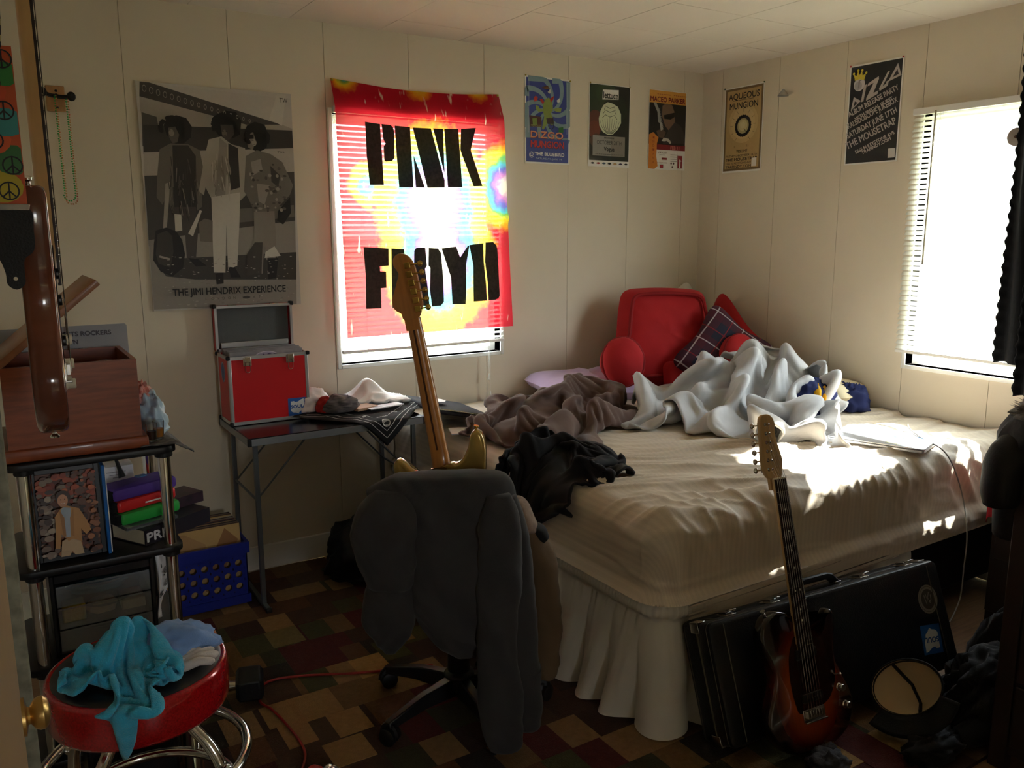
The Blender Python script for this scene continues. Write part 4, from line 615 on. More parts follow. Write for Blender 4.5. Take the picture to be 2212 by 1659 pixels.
6,-6,0,6,12,2,-3,7,5,-8,6,3,-12,8,-10,-10,6,13,-7,5,2,-7,7,-4,-3,-1,14,2,-2,18,2,-6,11,-4,10,-3,-1,8,7,-3,15,-4,8,4,-6,-4,9,2,6,7,-4,-5,11,1,-8,11,6,-3,8,11,-8,6,-1,-2,2,10,-4,3,-8,-5,7,-2,-1,1,-14,7,-6,-13,10,-8,-9,5,-5,-4,-2,0,-9,-9,14,-4,-9,14,3,-4,1,-8,-1,-5,-12,0,16,5,-1,9,-3,-7,5,5,
-1,-6,-8,4,15,2,-1,9,3,-6,4,5,-7,15,-2,-10,6,13,-9,6,-4,-5,7,4,-1,-10,13,0,5,15,2,-4,11,-5,4,6,2,12,-4,-5,11,6,3,9,-3,5,5,-5,-7,7,4,-3,12,1,0,14,0,-7,9,0,-4,6,5,-1,0,9,-7,6,-3,-2,1,-9,-4,9,-9,7,-6,-14,10,-7,-8,5,-6,-3,-1,0,-9,-8,9,-11,-8,14,6,-3,-3,-6,-2,-3,-11,-2,16,-2,1,6,8,-8,4,4,
-8,-8,1,4,17,-1,0,9,2,-2,8,0,4,12,5,-13,13,9,-8,5,6,-4,8,-2,-2,-9,12,-5,-7,16,3,10,7,0,-1,10,-4,11,5,2,14,-2,-4,6,4,4,7,-3,1,8,-4,-5,12,5,-4,13,3,-3,10,-1,-3,8,-4,-1,-1,8,-6,6,1,-2,2,-10,-4,9,-8,5,-2,-15,8,-6,-11,6,-6,1,0,-2,-8,-6,5,-14,-8,14,4,-7,0,-5,3,-8,-10,-4,17,0,-6,7,-1,-1,1,10])
CLOTH['black'] = (32, 30, (-2.1287, -1.5795, 0.4516), 3, [
32,1,34,-4,16,3,-1,8,3,4,6,-2,-1,6,-10,3,16,-5,-4,13,-12,-7,12,-7,-1,8,3,-2,9,-7,-3,17,10,8,6,2,-5,9,4,-2,-2,9,-2,-6,1,2,-1,11,-7,6,11,2,4,13,3,1,11,-3,-5,11,-1,12,3,7,-2,-6,6,4,-6,-6,8,-14,-3,10,-13,-3,4,-6,-5,7,-2,-7,-6,11,1,-11,6,0,-6,5,
-1,8,8,-11,7,-2,-1,9,-1,7,4,-4,5,12,-1,-4,14,-14,3,16,-4,-1,8,-11,-3,9,-3,-3,14,2,-7,8,13,1,7,-3,8,8,2,-3,2,6,-1,-6,8,-5,4,8,1,-6,14,-1,1,11,1,2,12,2,6,9,-1,9,8,1,6,-9,7,4,-6,-5,8,-15,3,5,-16,-4,5,-3,-8,6,2,-6,-7,11,0,-11,6,-5,-3,4,
-10,3,6,4,8,-4,-6,6,2,1,9,-9,2,13,-8,4,15,-6,-5,11,-11,8,9,0,1,8,-3,-4,15,0,-4,8,9,-1,6,4,8,1,-3,-1,7,3,-5,0,9,-1,-5,12,-3,6,11,2,-2,13,5,-3,10,-2,10,5,2,8,9,-3,8,-6,3,7,-8,4,1,-16,2,8,-15,-6,4,-5,-7,2,8,-7,-7,12,-5,-7,8,-1,-6,2,
6,-1,2,1,10,1,-4,10,-3,2,12,-10,-2,14,-4,-1,13,-7,-2,8,-9,0,6,-5,2,11,0,6,12,5,-9,3,5,3,6,3,4,7,1,6,3,0,-4,3,7,-4,1,14,1,-4,11,0,7,7,3,-3,9,2,4,12,0,12,-3,-2,8,2,6,1,-10,-4,11,-14,1,5,-12,1,5,-7,-7,-8,8,-8,-6,11,-4,-3,10,-6,-2,4,
6,0,3,0,8,-6,-2,14,-3,-3,15,-2,5,11,-12,-3,12,-6,-3,6,-4,1,10,-2,-5,10,5,8,8,3,-7,2,1,6,6,-5,1,4,4,2,4,6,1,5,7,-3,5,9,-1,-1,10,4,1,12,-2,7,5,4,1,11,-3,10,4,3,7,-6,-3,5,-6,-2,10,-15,3,7,-11,-6,3,-5,-2,-9,8,-2,-11,10,-5,-7,7,-5,-2,3,
-1,3,6,2,9,-6,-1,14,-3,1,15,-7,-3,11,-8,2,10,-6,0,7,-6,-8,5,2,2,11,7,3,7,2,-3,5,0,6,3,-4,-7,4,1,0,4,3,3,5,8,3,0,11,5,3,7,2,6,8,-1,2,10,3,10,4,-2,10,7,-8,4,1,4,7,-10,-3,9,-13,1,6,-11,-3,6,-5,-5,-10,8,-2,-10,8,-2,-8,9,-3,-7,4,
4,2,5,-1,10,-5,-3,13,-3,-1,13,-8,-4,12,-8,1,9,-6,5,7,-2,-9,3,1,4,10,8,4,7,2,-5,3,0,5,5,-5,1,6,1,-8,2,3,7,2,5,-5,2,10,6,4,8,8,3,6,4,7,8,-1,10,10,-5,8,6,-4,9,0,6,6,-12,-3,8,-13,-5,5,-7,1,9,-5,-8,-8,4,-5,-10,11,-6,-7,3,-1,-7,4,
4,3,5,-1,9,-4,-2,10,-3,-4,12,-5,-4,10,-7,3,8,-8,0,7,-2,-7,4,3,5,10,8,4,7,4,-5,3,1,4,5,-4,-7,4,0,7,2,-1,-2,5,5,5,5,5,-2,-2,9,1,8,5,6,4,8,3,9,10,-8,11,6,4,9,-1,1,2,-17,-4,9,-14,1,5,-6,0,12,2,-10,-4,4,-1,-14,4,-7,-4,9,-6,-3,4,
3,3,6,2,6,-6,-2,9,-1,-3,8,-3,-5,9,-4,-4,10,-6,2,7,-4,-6,4,1,7,9,8,6,8,6,-3,4,3,-1,6,-3,4,6,-1,-7,-1,4,4,4,0,6,5,-1,-1,6,4,-3,-1,8,-3,7,8,0,12,10,2,10,8,4,4,-5,4,9,-18,-4,3,-15,1,8,-3,-2,8,1,-8,-1,4,-5,-9,6,-2,-10,5,-7,-4,3,
7,-1,1,0,7,-2,0,7,-3,-1,6,0,-3,7,-1,-5,9,-3,-6,9,-4,0,6,0,4,8,3,8,8,5,3,7,2,-3,4,4,4,2,-5,-3,5,3,-3,2,4,4,3,-5,-4,6,2,1,7,3,-4,3,10,-3,10,16,4,11,4,3,1,-7,-1,6,-17,1,7,-14,-2,9,0,0,8,-1,-8,5,3,-6,-7,6,-5,-8,5,-2,-8,4,
4,-5,-5,2,9,0,0,7,3,2,8,1,-4,4,4,1,6,-5,-7,10,-3,-3,8,-2,1,6,1,7,9,3,7,9,1,-3,3,7,2,6,1,0,6,-2,-5,-1,5,-2,6,-3,0,6,-4,-5,1,5,2,11,7,-3,10,19,-4,10,11,3,5,-10,4,1,-18,2,3,-15,-5,10,0,-1,6,-1,-4,3,-2,-6,-2,4,-3,-5,4,-4,-6,7,
4,-4,5,0,9,0,4,10,-1,-3,4,8,3,7,2,-3,6,-1,-2,7,-6,-3,8,-6,-1,7,0,4,8,1,5,10,5,5,9,0,1,0,8,-1,7,-2,-4,4,4,-6,4,1,1,3,-7,-5,4,4,-5,5,10,3,17,16,-4,5,9,3,7,-8,3,7,-16,-2,4,-12,1,2,-11,-2,6,1,-4,11,0,-5,-3,6,-5,-5,4,-6,-5,6,
3,-3,-5,2,9,0,1,8,7,3,11,6,-10,0,7,0,7,0,3,7,-1,-1,10,-10,0,6,-6,2,7,-1,6,11,2,5,8,8,4,9,0,-2,3,7,-1,6,-4,-9,1,6,-3,5,-5,-2,6,-4,-4,2,14,0,13,20,-2,10,4,-4,-1,-12,5,7,-14,1,5,-14,0,10,-2,-1,2,-8,-4,8,-1,-2,0,11,-5,-5,0,-6,-3,9,
4,-5,1,2,10,-1,4,14,4,-7,3,12,-1,8,7,-8,3,5,9,2,-7,0,10,-11,0,9,-8,2,8,5,5,11,2,6,13,-2,6,6,10,2,8,4,-4,4,-5,-10,1,8,-3,4,-9,-4,6,0,-4,0,15,-3,17,9,2,7,7,-4,0,-13,2,1,-15,3,13,-4,0,2,-9,0,6,-2,-5,6,0,-2,0,5,-4,-4,3,-8,3,8,
5,-1,4,-5,8,2,5,12,2,0,11,12,-10,1,9,-1,7,3,3,6,-6,8,4,-14,0,10,-11,-1,9,-2,5,13,2,10,9,9,6,14,0,5,6,7,-6,3,-2,-12,1,11,-3,2,-12,-4,6,0,-4,1,17,-5,10,11,3,7,-4,-2,3,-15,1,11,-5,3,4,-10,-4,7,0,3,2,-9,-4,6,0,-1,-1,8,-5,-3,6,-9,-1,6,
2,3,-5,0,6,5,2,8,9,-9,7,7,-7,3,12,4,8,5,5,11,-7,1,8,-13,2,9,-9,4,4,-5,6,11,-4,9,16,7,7,9,11,7,8,0,-3,6,4,-16,3,8,-4,-2,-13,-4,6,-1,-4,0,16,-4,9,8,-2,3,-9,3,13,-5,3,10,-9,-4,3,-3,0,4,-7,-3,6,-1,0,5,-6,-5,2,5,-6,-3,9,-3,-5,9,
5,-1,4,0,8,-4,0,13,9,-9,3,17,-6,-4,6,4,9,6,0,7,-10,7,13,-10,2,9,-7,3,9,-1,2,10,-2,12,11,4,11,11,8,-1,7,5,-5,-1,-1,-7,14,12,-5,-1,-15,-2,5,-4,-6,0,15,-3,7,6,-2,9,-3,-2,5,-15,3,9,-8,1,7,-3,-4,0,-7,0,9,0,0,7,2,-6,-1,5,-4,0,7,-9,-1,9,
3,-3,-4,5,13,0,-4,8,16,-2,3,15,-10,-1,5,0,8,-5,4,13,-3,5,5,-15,-2,8,-8,4,10,-3,6,12,6,7,11,12,5,11,4,5,4,5,-8,1,-1,0,10,9,-6,1,-13,0,9,-6,-6,2,15,-4,4,5,-2,8,-4,-1,5,-16,-1,6,-10,0,7,-4,1,6,-3,0,7,-1,-3,4,7,-4,2,5,-8,-7,4,-6,4,12,
6,0,1,7,15,3,2,7,17,-18,-2,6,-5,1,0,4,12,6,5,13,-6,2,4,-12,-1,9,-4,4,7,-5,7,15,-2,6,7,15,-3,9,9,6,3,2,-6,3,3,5,14,1,-8,-4,-11,1,10,-5,-4,5,12,-5,3,9,-1,7,-2,-3,2,-16,0,9,-11,0,6,-4,1,7,-3,-1,7,0,-7,-1,4,-5,2,6,-4,5,7,-4,-2,11,
5,-2,0,0,12,9,1,5,14,-16,0,0,1,15,-4,0,9,3,11,6,1,-1,8,-4,1,4,-8,4,9,-3,8,14,-2,2,12,7,0,4,9,0,-2,9,-2,7,5,6,11,-2,-4,3,-8,-2,6,-8,-4,5,10,-6,4,11,-1,7,1,-2,6,-11,-6,7,-11,-2,5,-6,1,5,-3,-1,6,-1,0,7,0,-4,-1,6,-6,-2,8,-5,8,9,
3,0,6,2,13,4,-9,-1,7,-4,6,0,1,15,-2,-4,11,-1,8,-2,5,1,7,-4,3,10,1,7,8,-6,7,12,-3,-2,9,8,4,8,2,0,3,7,-1,2,10,2,7,-2,-2,5,-5,-1,8,-5,-6,3,8,-5,5,11,0,8,-1,-4,0,-9,-3,9,-12,-2,9,-4,-1,6,-4,-1,6,-1,0,7,0,-5,-3,7,-6,6,6,-4,0,11,
5,4,6,-2,11,6,-9,5,-3,-1,-1,-4,0,15,-3,-3,7,1,5,0,4,5,6,4,3,9,1,6,10,-3,7,8,-6,-2,6,7,3,8,-2,-3,3,8,2,4,7,2,8,1,-4,4,-7,2,8,-2,-2,6,7,-6,8,8,-3,4,9,-1,2,-10,-3,6,-13,-7,8,-11,-2,7,-5,1,10,-2,-2,2,11,-2,8,2,-5,-2,10,-4,5,8,
4,6,0,0,11,5,-11,6,-4,-5,-2,-9,-3,11,-1,4,6,0,4,-2,5,5,0,11,5,14,1,8,8,-5,6,7,-4,-2,7,4,0,6,-4,0,2,8,0,8,2,2,5,6,-3,5,-6,0,8,3,-2,6,5,-5,7,8,-1,9,7,-4,7,-2,-4,6,-12,-4,6,-13,-1,5,-5,-2,5,-6,0,9,3,-4,1,12,-3,5,8,-5,8,3,
-2,-2,-6,1,9,4,-5,5,-1,-6,0,-10,-12,12,-1,0,11,8,9,2,4,12,-4,4,9,9,5,7,11,1,4,7,-2,1,4,-4,-3,2,-6,2,4,5,0,7,4,0,2,8,-2,9,-4,-2,6,5,-2,6,5,-1,7,4,-2,13,6,-6,5,-3,-1,9,-5,-5,8,-16,-6,0,-12,2,8,3,-4,4,7,0,8,8,-4,10,3,-4,1,10,
6,0,1,-3,11,-2,-1,7,5,-8,0,-10,-9,11,-2,-6,13,3,9,-1,3,13,-4,5,14,5,9,6,13,-5,5,4,7,0,4,-5,-3,-1,-6,2,6,0,1,5,5,-3,1,8,0,11,-2,-4,6,10,0,8,-1,-2,8,2,-3,12,3,-4,9,2,-7,2,-8,-5,8,-15,-1,8,-12,-4,9,-1,2,5,11,-2,9,8,-4,2,12,-2,8,5,
2,-1,7,0,11,-4,0,6,-3,-6,1,-7,-11,14,-1,-6,14,-1,1,1,10,15,-3,0,18,-2,5,8,8,2,5,5,2,3,6,-2,-5,-4,-4,1,7,-2,2,6,2,-5,-1,8,0,10,-1,-4,5,9,-3,13,-4,-3,6,0,-5,11,4,-5,10,4,2,10,-2,-6,8,-11,-2,3,-15,-3,11,-3,1,7,9,-3,2,14,-2,10,8,-3,4,9,
6,1,1,-1,6,-8,-4,5,-5,0,8,-5,-14,8,8,-3,15,-6,-1,9,6,12,-2,6,18,-4,-4,13,3,2,6,0,5,2,7,0,-4,0,-5,-2,4,0,2,6,1,-3,1,6,-2,5,5,-3,13,5,-3,7,-3,-3,12,0,-8,11,-1,-3,9,5,-5,5,-3,1,14,-9,-5,6,-4,-4,2,-4,-3,7,8,5,11,4,-1,5,12,-3,4,9,
6,1,2,-5,9,-4,0,4,-6,0,6,-4,-13,5,6,-4,16,-8,-2,13,-1,7,1,10,22,-3,-3,12,-3,-4,11,2,3,-2,-6,-1,0,7,-6,-1,6,6,-2,3,7,-1,5,3,-5,7,1,-1,7,10,-5,10,3,-7,9,2,-3,13,-4,-2,12,2,-5,6,-5,-6,6,-13,-1,11,-8,-2,7,1,1,5,9,-4,2,11,-1,6,11,2,7,7,
7,0,-2,-5,10,1,-2,6,-3,1,4,-5,-10,8,4,-4,11,-12,-2,10,4,3,10,1,19,-3,-1,16,0,-1,6,-1,7,6,-6,-3,-1,0,-7,-4,6,-2,-1,5,11,-2,6,2,-4,6,4,-4,10,5,-6,10,3,-3,8,7,-3,12,-3,-3,9,-3,-6,6,-5,-4,10,-6,-1,6,-8,-3,8,4,-5,1,9,2,11,2,0,0,11,1,6,10,
5,1,-6,-2,9,5,-1,7,3,-4,6,-2,-4,5,-4,-5,11,-10,-6,14,-1,4,8,-1,16,2,5,15,-2,0,14,-5,1,2,-4,5,2,0,-8,-4,6,-4,-4,0,6,-3,3,9,-5,9,6,-5,9,7,-4,11,3,-4,11,-5,-1,13,0,-3,9,-1,-7,8,-4,-6,11,-2,1,4,-8,-6,0,6,-1,6,9,-4,5,0,1,13,2,-1,4,9,
6,2,-5,-2,10,4,-1,6,2,-1,7,1,-5,0,-5,-3,12,-6,-7,12,2,2,5,-3,12,6,-1,17,4,2,7,-2,9,2,-4,5,8,2,-3,0,0,-8,-5,3,3,-7,5,4,-4,5,6,-5,9,4,-4,8,3,-1,14,2,-1,13,0,-4,6,-4,-7,11,-1,-6,10,-2,-1,5,-5,-7,5,0,0,2,8,-2,1,8,-1,8,-1,1,9,5,
4,6,-5,-8,7,0,4,5,2,3,4,4,-4,5,-4,-3,7,5,-6,7,-7,2,6,0,7,5,-1,13,5,0,7,5,4,3,0,12,5,4,-1,3,-1,-5,-4,2,-5,-2,3,6,-5,6,9,-4,7,3,-3,10,2,-1,14,1,-2,10,-2,-4,8,1,-8,12,-1,-7,8,-1,-6,5,-1,-3,8,-4,-6,4,4,5,-4,6,-4,2,8,-1,7,2])
CLOTH['towel'] = (30, 30, (-0.1555, -0.2581, -0.1293), 3, [
38,28,0,-3,0,6,-4,-13,41,-3,4,-4,-5,0,4,-5,0,3,5,-6,1,6,-1,-2,5,7,1,4,6,4,-4,10,2,0,9,2,0,6,2,-1,2,-4,-4,-1,1,0,4,3,0,4,1,-3,-2,-1,-6,-3,-2,-3,-2,-7,-5,-3,2,-2,1,-3,-3,4,-1,-2,5,0,-2,4,-1,-3,3,-1,0,2,4,5,1,-1,2,-2,3,-4,-1,1,
7,-8,21,-3,1,-18,-13,-11,47,6,6,0,1,5,-3,-5,4,-1,-1,1,4,3,0,3,5,5,-3,2,7,5,0,8,5,-2,7,1,-2,2,-3,-2,1,-2,-3,-1,-1,-4,0,1,2,5,1,-3,1,1,-2,-4,-2,-5,0,0,-5,0,-4,-3,1,1,0,3,-4,-1,5,-2,-3,3,-1,-3,2,1,-4,2,1,1,0,4,4,0,2,2,-1,3,
2,-11,25,-3,0,9,-8,0,-7,-2,2,5,5,7,-1,2,5,-2,-5,5,-3,-1,5,0,-1,4,2,0,5,4,2,4,1,3,3,1,0,3,-4,-4,-1,1,-2,2,-2,-4,-1,1,-1,4,1,-1,5,1,-4,-1,0,-3,-2,0,-2,3,0,-3,2,-1,-4,3,0,0,4,-3,-1,2,-2,-4,2,0,-4,2,0,-1,1,4,2,0,4,5,0,1,
1,0,9,-2,-1,3,-6,-3,-9,2,11,-3,2,-1,5,2,3,-1,0,5,-3,-4,4,2,1,5,1,-3,3,-4,1,4,0,0,2,5,0,5,-1,-4,2,-2,-3,2,-1,-2,3,0,-2,2,0,-4,2,1,-2,3,1,-3,1,1,-1,3,2,-3,1,0,-3,2,1,-3,2,2,-1,4,-1,-2,4,-2,0,1,-4,-3,2,-1,-3,1,3,1,-1,5,
7,-2,-5,-1,-3,1,-2,-4,-3,3,6,-5,-2,6,4,-1,0,4,0,5,-4,-3,3,4,-1,4,1,-3,3,-5,0,7,0,-2,4,7,0,7,-5,-2,5,-2,-3,3,0,-3,2,1,-3,2,1,-2,2,1,-3,3,0,-2,2,0,-2,3,2,-2,2,0,-2,2,-3,-2,2,-1,-2,3,-1,-1,3,1,-1,3,0,-4,3,0,-2,1,4,-3,2,0,
1,1,2,3,0,-3,2,-5,2,2,0,-5,-3,12,1,-4,-2,3,-3,4,1,1,4,-2,-3,4,-3,-3,5,0,-1,7,3,-2,8,5,-3,5,-1,0,5,-3,-1,3,-3,-3,2,0,-3,1,0,-3,1,1,-3,2,-1,-2,3,0,-2,3,0,-1,4,0,0,3,3,-2,2,-2,-3,2,0,-3,-2,3,-2,3,1,-1,3,-2,-3,4,-1,-1,3,1,
1,5,2,2,-3,-1,5,2,-2,4,1,-3,-5,4,-2,-5,2,5,-4,5,3,-4,2,1,-2,6,-3,3,6,-2,-3,8,-3,-2,6,3,-1,5,4,-4,4,0,2,3,-3,-3,2,-2,-3,0,0,-4,-1,1,-3,-1,2,0,4,-2,0,4,-3,-1,3,0,-1,4,0,-2,3,2,-4,0,2,-3,0,3,-4,1,2,-1,3,-2,0,3,-5,-2,3,-2,
0,9,2,4,-2,-1,5,1,-1,-2,0,-4,-5,2,1,-5,4,-2,-3,5,4,0,5,4,-3,5,-1,1,7,-4,1,5,-2,-3,6,-2,-1,3,3,-1,3,4,-4,2,1,0,3,-2,-3,-1,2,-1,-4,1,-4,-1,0,-4,2,-1,0,5,-2,-4,-2,-1,0,4,2,2,2,2,-3,3,2,-2,2,2,-2,3,0,-2,4,-3,-1,2,-5,-1,3,-4,
1,8,0,2,-2,-1,-1,1,-4,-1,1,-5,-4,1,2,1,3,7,-2,8,-1,-3,5,1,-1,4,4,-2,5,-3,1,5,-2,3,4,-2,-2,4,-1,-4,3,2,2,-1,5,-2,2,3,-3,2,2,1,-4,2,-3,-2,1,-5,0,-1,-3,1,1,-4,0,1,-3,1,1,-2,2,1,-2,3,1,-1,3,1,-3,2,-2,-2,3,-5,-2,3,-4,-1,3,-4,
5,4,-5,-3,2,1,1,1,-5,-4,2,1,-1,1,5,2,2,6,-3,6,0,-2,6,-1,-1,3,-5,0,5,4,-1,4,2,-1,5,-2,1,4,-2,-5,3,2,2,-1,5,1,-1,5,-2,5,1,0,-2,4,-4,0,2,0,2,-4,-4,0,-1,-3,-2,1,-5,-1,-1,-2,-1,-2,-3,2,0,0,3,3,-2,3,1,-4,2,-1,-2,3,-4,0,2,-3,
6,0,5,-3,3,2,-4,2,-2,-3,4,-1,-1,4,-2,-3,2,0,1,5,0,1,5,2,-3,5,-4,-1,5,5,4,3,4,-3,4,3,-2,4,-1,-3,5,1,1,-2,5,5,-1,5,-3,2,4,-2,5,1,-2,-3,3,-3,1,-4,-4,-3,-2,-6,0,-3,-3,-1,-3,0,-3,-4,-3,-1,-1,-3,2,2,1,3,2,-2,4,1,-3,-3,-2,-2,1,-2,
-1,1,-8,-3,3,0,-3,4,-1,-1,4,-1,-3,3,1,1,5,1,-2,5,0,0,5,1,1,4,6,-2,8,-1,-1,3,6,3,3,5,-2,1,4,-2,5,1,-3,1,4,5,-1,3,-1,1,6,-3,3,1,-4,-1,0,-5,0,-6,-5,-3,-7,-2,-4,-6,-4,3,-1,-1,-3,-3,0,-3,-1,-5,0,1,2,3,3,1,3,3,-4,0,-2,-2,-3,-2,
4,4,0,-3,3,-1,-3,6,-1,0,4,0,-4,1,3,-2,3,7,2,6,-4,1,5,-1,-3,6,3,-1,6,3,-3,5,2,-2,2,6,4,3,4,2,-3,4,-2,4,3,0,3,4,-3,0,1,-4,2,-2,-6,-2,-5,-2,-6,-8,-6,0,-6,-4,0,-2,-3,2,0,-3,-1,0,1,-2,-1,0,-4,-2,-3,2,4,1,3,3,0,4,2,-2,-2,1,
5,3,0,-2,3,-1,-4,5,1,-2,2,1,-1,3,2,-3,1,5,-1,7,0,0,5,0,0,6,0,-2,6,2,-3,5,2,-5,5,3,6,-1,3,-1,2,5,0,3,3,-2,4,3,-5,-1,-3,-4,-3,-5,-2,-6,-5,-4,0,-5,-4,-1,-5,-4,2,-1,-3,0,1,-3,0,2,-2,0,-1,1,-2,-3,-2,-2,0,-2,2,4,0,2,4,3,2,0,
2,-1,4,0,2,-3,-2,6,-1,0,2,3,-3,3,2,-2,2,3,-3,6,1,-1,5,0,-1,3,3,-2,5,2,-3,6,3,-1,7,-4,-5,5,2,-4,-2,4,1,3,5,3,2,-3,-4,0,-4,-3,-4,-3,-4,-1,0,-4,-1,1,-3,0,-2,2,2,-4,-3,2,0,-4,-2,1,-5,0,-1,-2,-1,-5,-1,-1,-3,-3,-1,-1,-2,2,4,0,0,4,
5,-6,1,1,4,0,-2,5,1,1,4,-2,-1,5,1,-3,3,2,-3,6,2,-1,5,2,-1,4,-2,-1,6,0,-5,5,1,-1,2,7,-4,6,-1,-4,3,3,-3,2,0,-3,3,-2,-3,-2,-3,-4,-1,0,0,0,4,-2,0,3,-4,0,0,1,1,-3,1,1,-3,-5,-1,0,-6,-3,-1,-5,2,-5,0,-1,-8,-3,0,-2,-4,1,-1,1,0,4,
-4,4,4,2,-2,3,3,1,1,2,4,-1,0,5,-1,-2,6,0,-1,6,1,0,7,2,-3,5,-2,-4,4,4,-3,5,-4,-2,6,1,-4,3,6,-4,5,0,-4,3,0,-4,4,-3,-4,-2,2,-3,0,2,1,0,4,-2,1,2,-3,-1,0,-2,1,-3,3,-2,-3,-3,1,-4,-5,-1,2,-6,-1,-3,-2,-3,-9,-5,3,-3,-2,2,-4,-4,0,2,
-1,6,2,0,0,-3,3,2,1,-1,2,4,1,3,3,-5,5,-2,1,5,3,0,5,2,2,5,0,0,6,-1,0,6,-3,-5,7,2,-7,2,0,-4,3,6,-5,3,0,2,1,-5,-6,3,1,-2,-3,4,1,0,4,-3,3,1,-4,0,-1,-3,0,-3,0,-2,-4,2,0,-3,-3,1,0,-4,-2,2,-4,-1,-5,-1,-1,-7,-6,2,0,-4,1,0,
-13,-1,-6,4,2,2,1,2,2,0,3,2,-2,5,4,-1,4,1,-1,5,3,1,5,1,2,4,2,2,5,1,2,6,1,-1,6,1,-1,8,-2,-7,3,1,-4,0,2,-1,1,-4,-4,-3,-1,-2,3,0,1,0,4,-2,1,1,-3,0,-2,-2,2,0,-2,-4,0,1,1,-3,-2,2,-1,-3,0,0,-2,-1,-3,0,-4,-3,0,1,-4,-3,1,0,
-7,5,4,1,1,-4,3,-1,3,5,3,0,0,5,3,1,3,1,-1,4,2,0,4,2,1,5,1,0,5,2,1,6,2,-1,6,3,-1,9,0,0,7,2,-5,0,-1,-2,0,-4,-2,-3,-1,-2,3,1,-2,1,1,-2,0,0,-2,0,-1,0,-4,-1,-1,-1,-4,-1,0,-2,1,4,0,-3,0,-1,-3,-1,-1,0,-3,1,2,-4,0,-2,0,-1,
2,-5,-2,4,-1,-4,3,3,1,4,3,0,4,-1,3,2,5,2,1,4,1,0,4,2,-1,4,2,-1,5,2,-4,4,-3,2,10,5,-5,8,3,-1,9,-1,-2,5,0,-2,1,-2,-3,-2,-3,-3,-1,2,-1,1,0,-2,1,0,-3,-3,0,-1,-5,-1,1,-2,-6,3,2,0,2,2,2,1,3,0,-3,0,-2,0,-3,0,-1,0,-2,-3,0,-1,
9,-3,-1,0,-3,-3,4,3,1,5,3,0,5,1,1,0,4,2,3,4,0,-1,3,-2,1,5,1,-1,4,1,2,6,2,-7,4,1,-3,9,0,-4,9,3,-3,5,1,-4,1,1,-3,-3,1,-4,-1,0,-1,4,-1,1,3,-1,-2,-4,-1,-1,-4,-2,2,0,-6,3,3,-1,4,2,1,2,3,2,0,3,1,-3,-2,-2,-1,-1,-3,-2,3,1,
7,-1,4,-2,-2,-3,4,1,-2,2,3,0,5,2,-3,3,3,4,0,3,-2,1,4,0,1,4,1,0,4,-1,-1,6,-2,-3,6,-1,-5,4,2,-6,7,3,-2,3,0,-4,1,3,-3,2,0,-5,0,2,-2,1,1,2,3,1,3,3,0,0,0,-5,1,-1,-4,4,1,-5,1,4,-1,-1,2,2,1,3,1,0,2,-2,-3,1,1,-3,0,0,
-1,-2,3,2,-3,-3,2,1,-3,2,1,-5,3,2,-3,-1,7,0,-1,4,-1,0,4,-1,2,5,0,1,4,2,-1,4,-1,-4,4,1,-4,4,1,-2,7,2,1,1,-3,-3,4,0,-4,2,1,-4,2,2,-1,2,3,2,2,2,3,0,2,2,3,-2,3,2,-3,3,1,-3,-2,3,0,-1,-1,3,-2,-1,0,0,4,1,2,3,-1,-4,2,0,
-3,1,-1,1,-5,-3,2,0,-7,2,3,-2,-2,5,-1,-4,6,-3,-1,5,2,0,4,1,1,3,-1,1,4,1,4,1,3,-3,5,1,-1,5,2,3,6,1,3,2,-6,0,5,-1,-4,3,0,-3,1,0,-3,3,0,2,1,3,3,1,2,2,2,3,2,2,1,1,2,-2,2,4,0,-3,0,3,-1,-3,1,-1,-2,1,-1,3,0,-1,3,-2,
-2,2,-1,2,-4,-3,2,-1,-6,3,3,2,-7,2,-2,-3,4,-2,-4,5,2,1,6,1,2,3,0,4,3,2,3,3,1,3,3,-1,0,8,-1,3,4,7,3,3,-6,-2,6,-4,-3,3,1,-5,-1,1,-2,3,0,4,0,-2,2,3,0,3,2,-1,3,1,0,2,2,0,0,0,3,0,0,4,1,-2,2,-1,0,2,-2,1,3,-4,2,0,
5,3,-2,-4,-1,-1,-1,-4,-2,3,2,1,-2,4,-5,-3,4,2,-5,-2,-2,0,4,4,3,6,-1,6,4,0,5,3,0,1,3,3,-2,8,-1,5,3,2,5,4,1,-6,2,-2,-3,4,-1,-1,4,2,-2,3,-1,4,1,-2,5,-2,-1,3,3,4,1,1,-2,3,2,-3,0,5,-1,-2,2,0,0,1,3,-1,1,3,-4,-1,-2,-1,2,2,
-4,-2,5,-5,-1,-1,-1,2,-5,6,2,-2,2,2,-4,-5,1,1,-2,0,-1,1,4,3,2,4,0,6,3,1,6,2,-1,-1,6,-1,-1,4,1,2,7,1,7,3,1,-4,4,4,-1,2,-5,-1,4,-2,1,1,5,2,1,3,2,3,1,4,3,1,1,4,-3,-1,3,-3,3,1,-4,-1,0,-3,-1,3,2,-3,2,4,-4,-1,-5,-4,-1,0,
3,3,-1,-5,0,-2,-5,1,0,3,3,-4,5,1,-2,4,-3,-3,-5,-1,-3,-1,6,3,4,3,1,6,3,1,3,2,-2,-1,6,4,2,5,0,1,7,-3,3,5,1,-1,4,7,-6,1,-2,5,1,-4,1,4,3,2,1,2,3,4,0,4,3,-2,-1,3,-5,4,2,2,4,5,-1,-1,2,-3,-4,1,-3,-5,1,3,-6,1,2,-4,-3,-3,
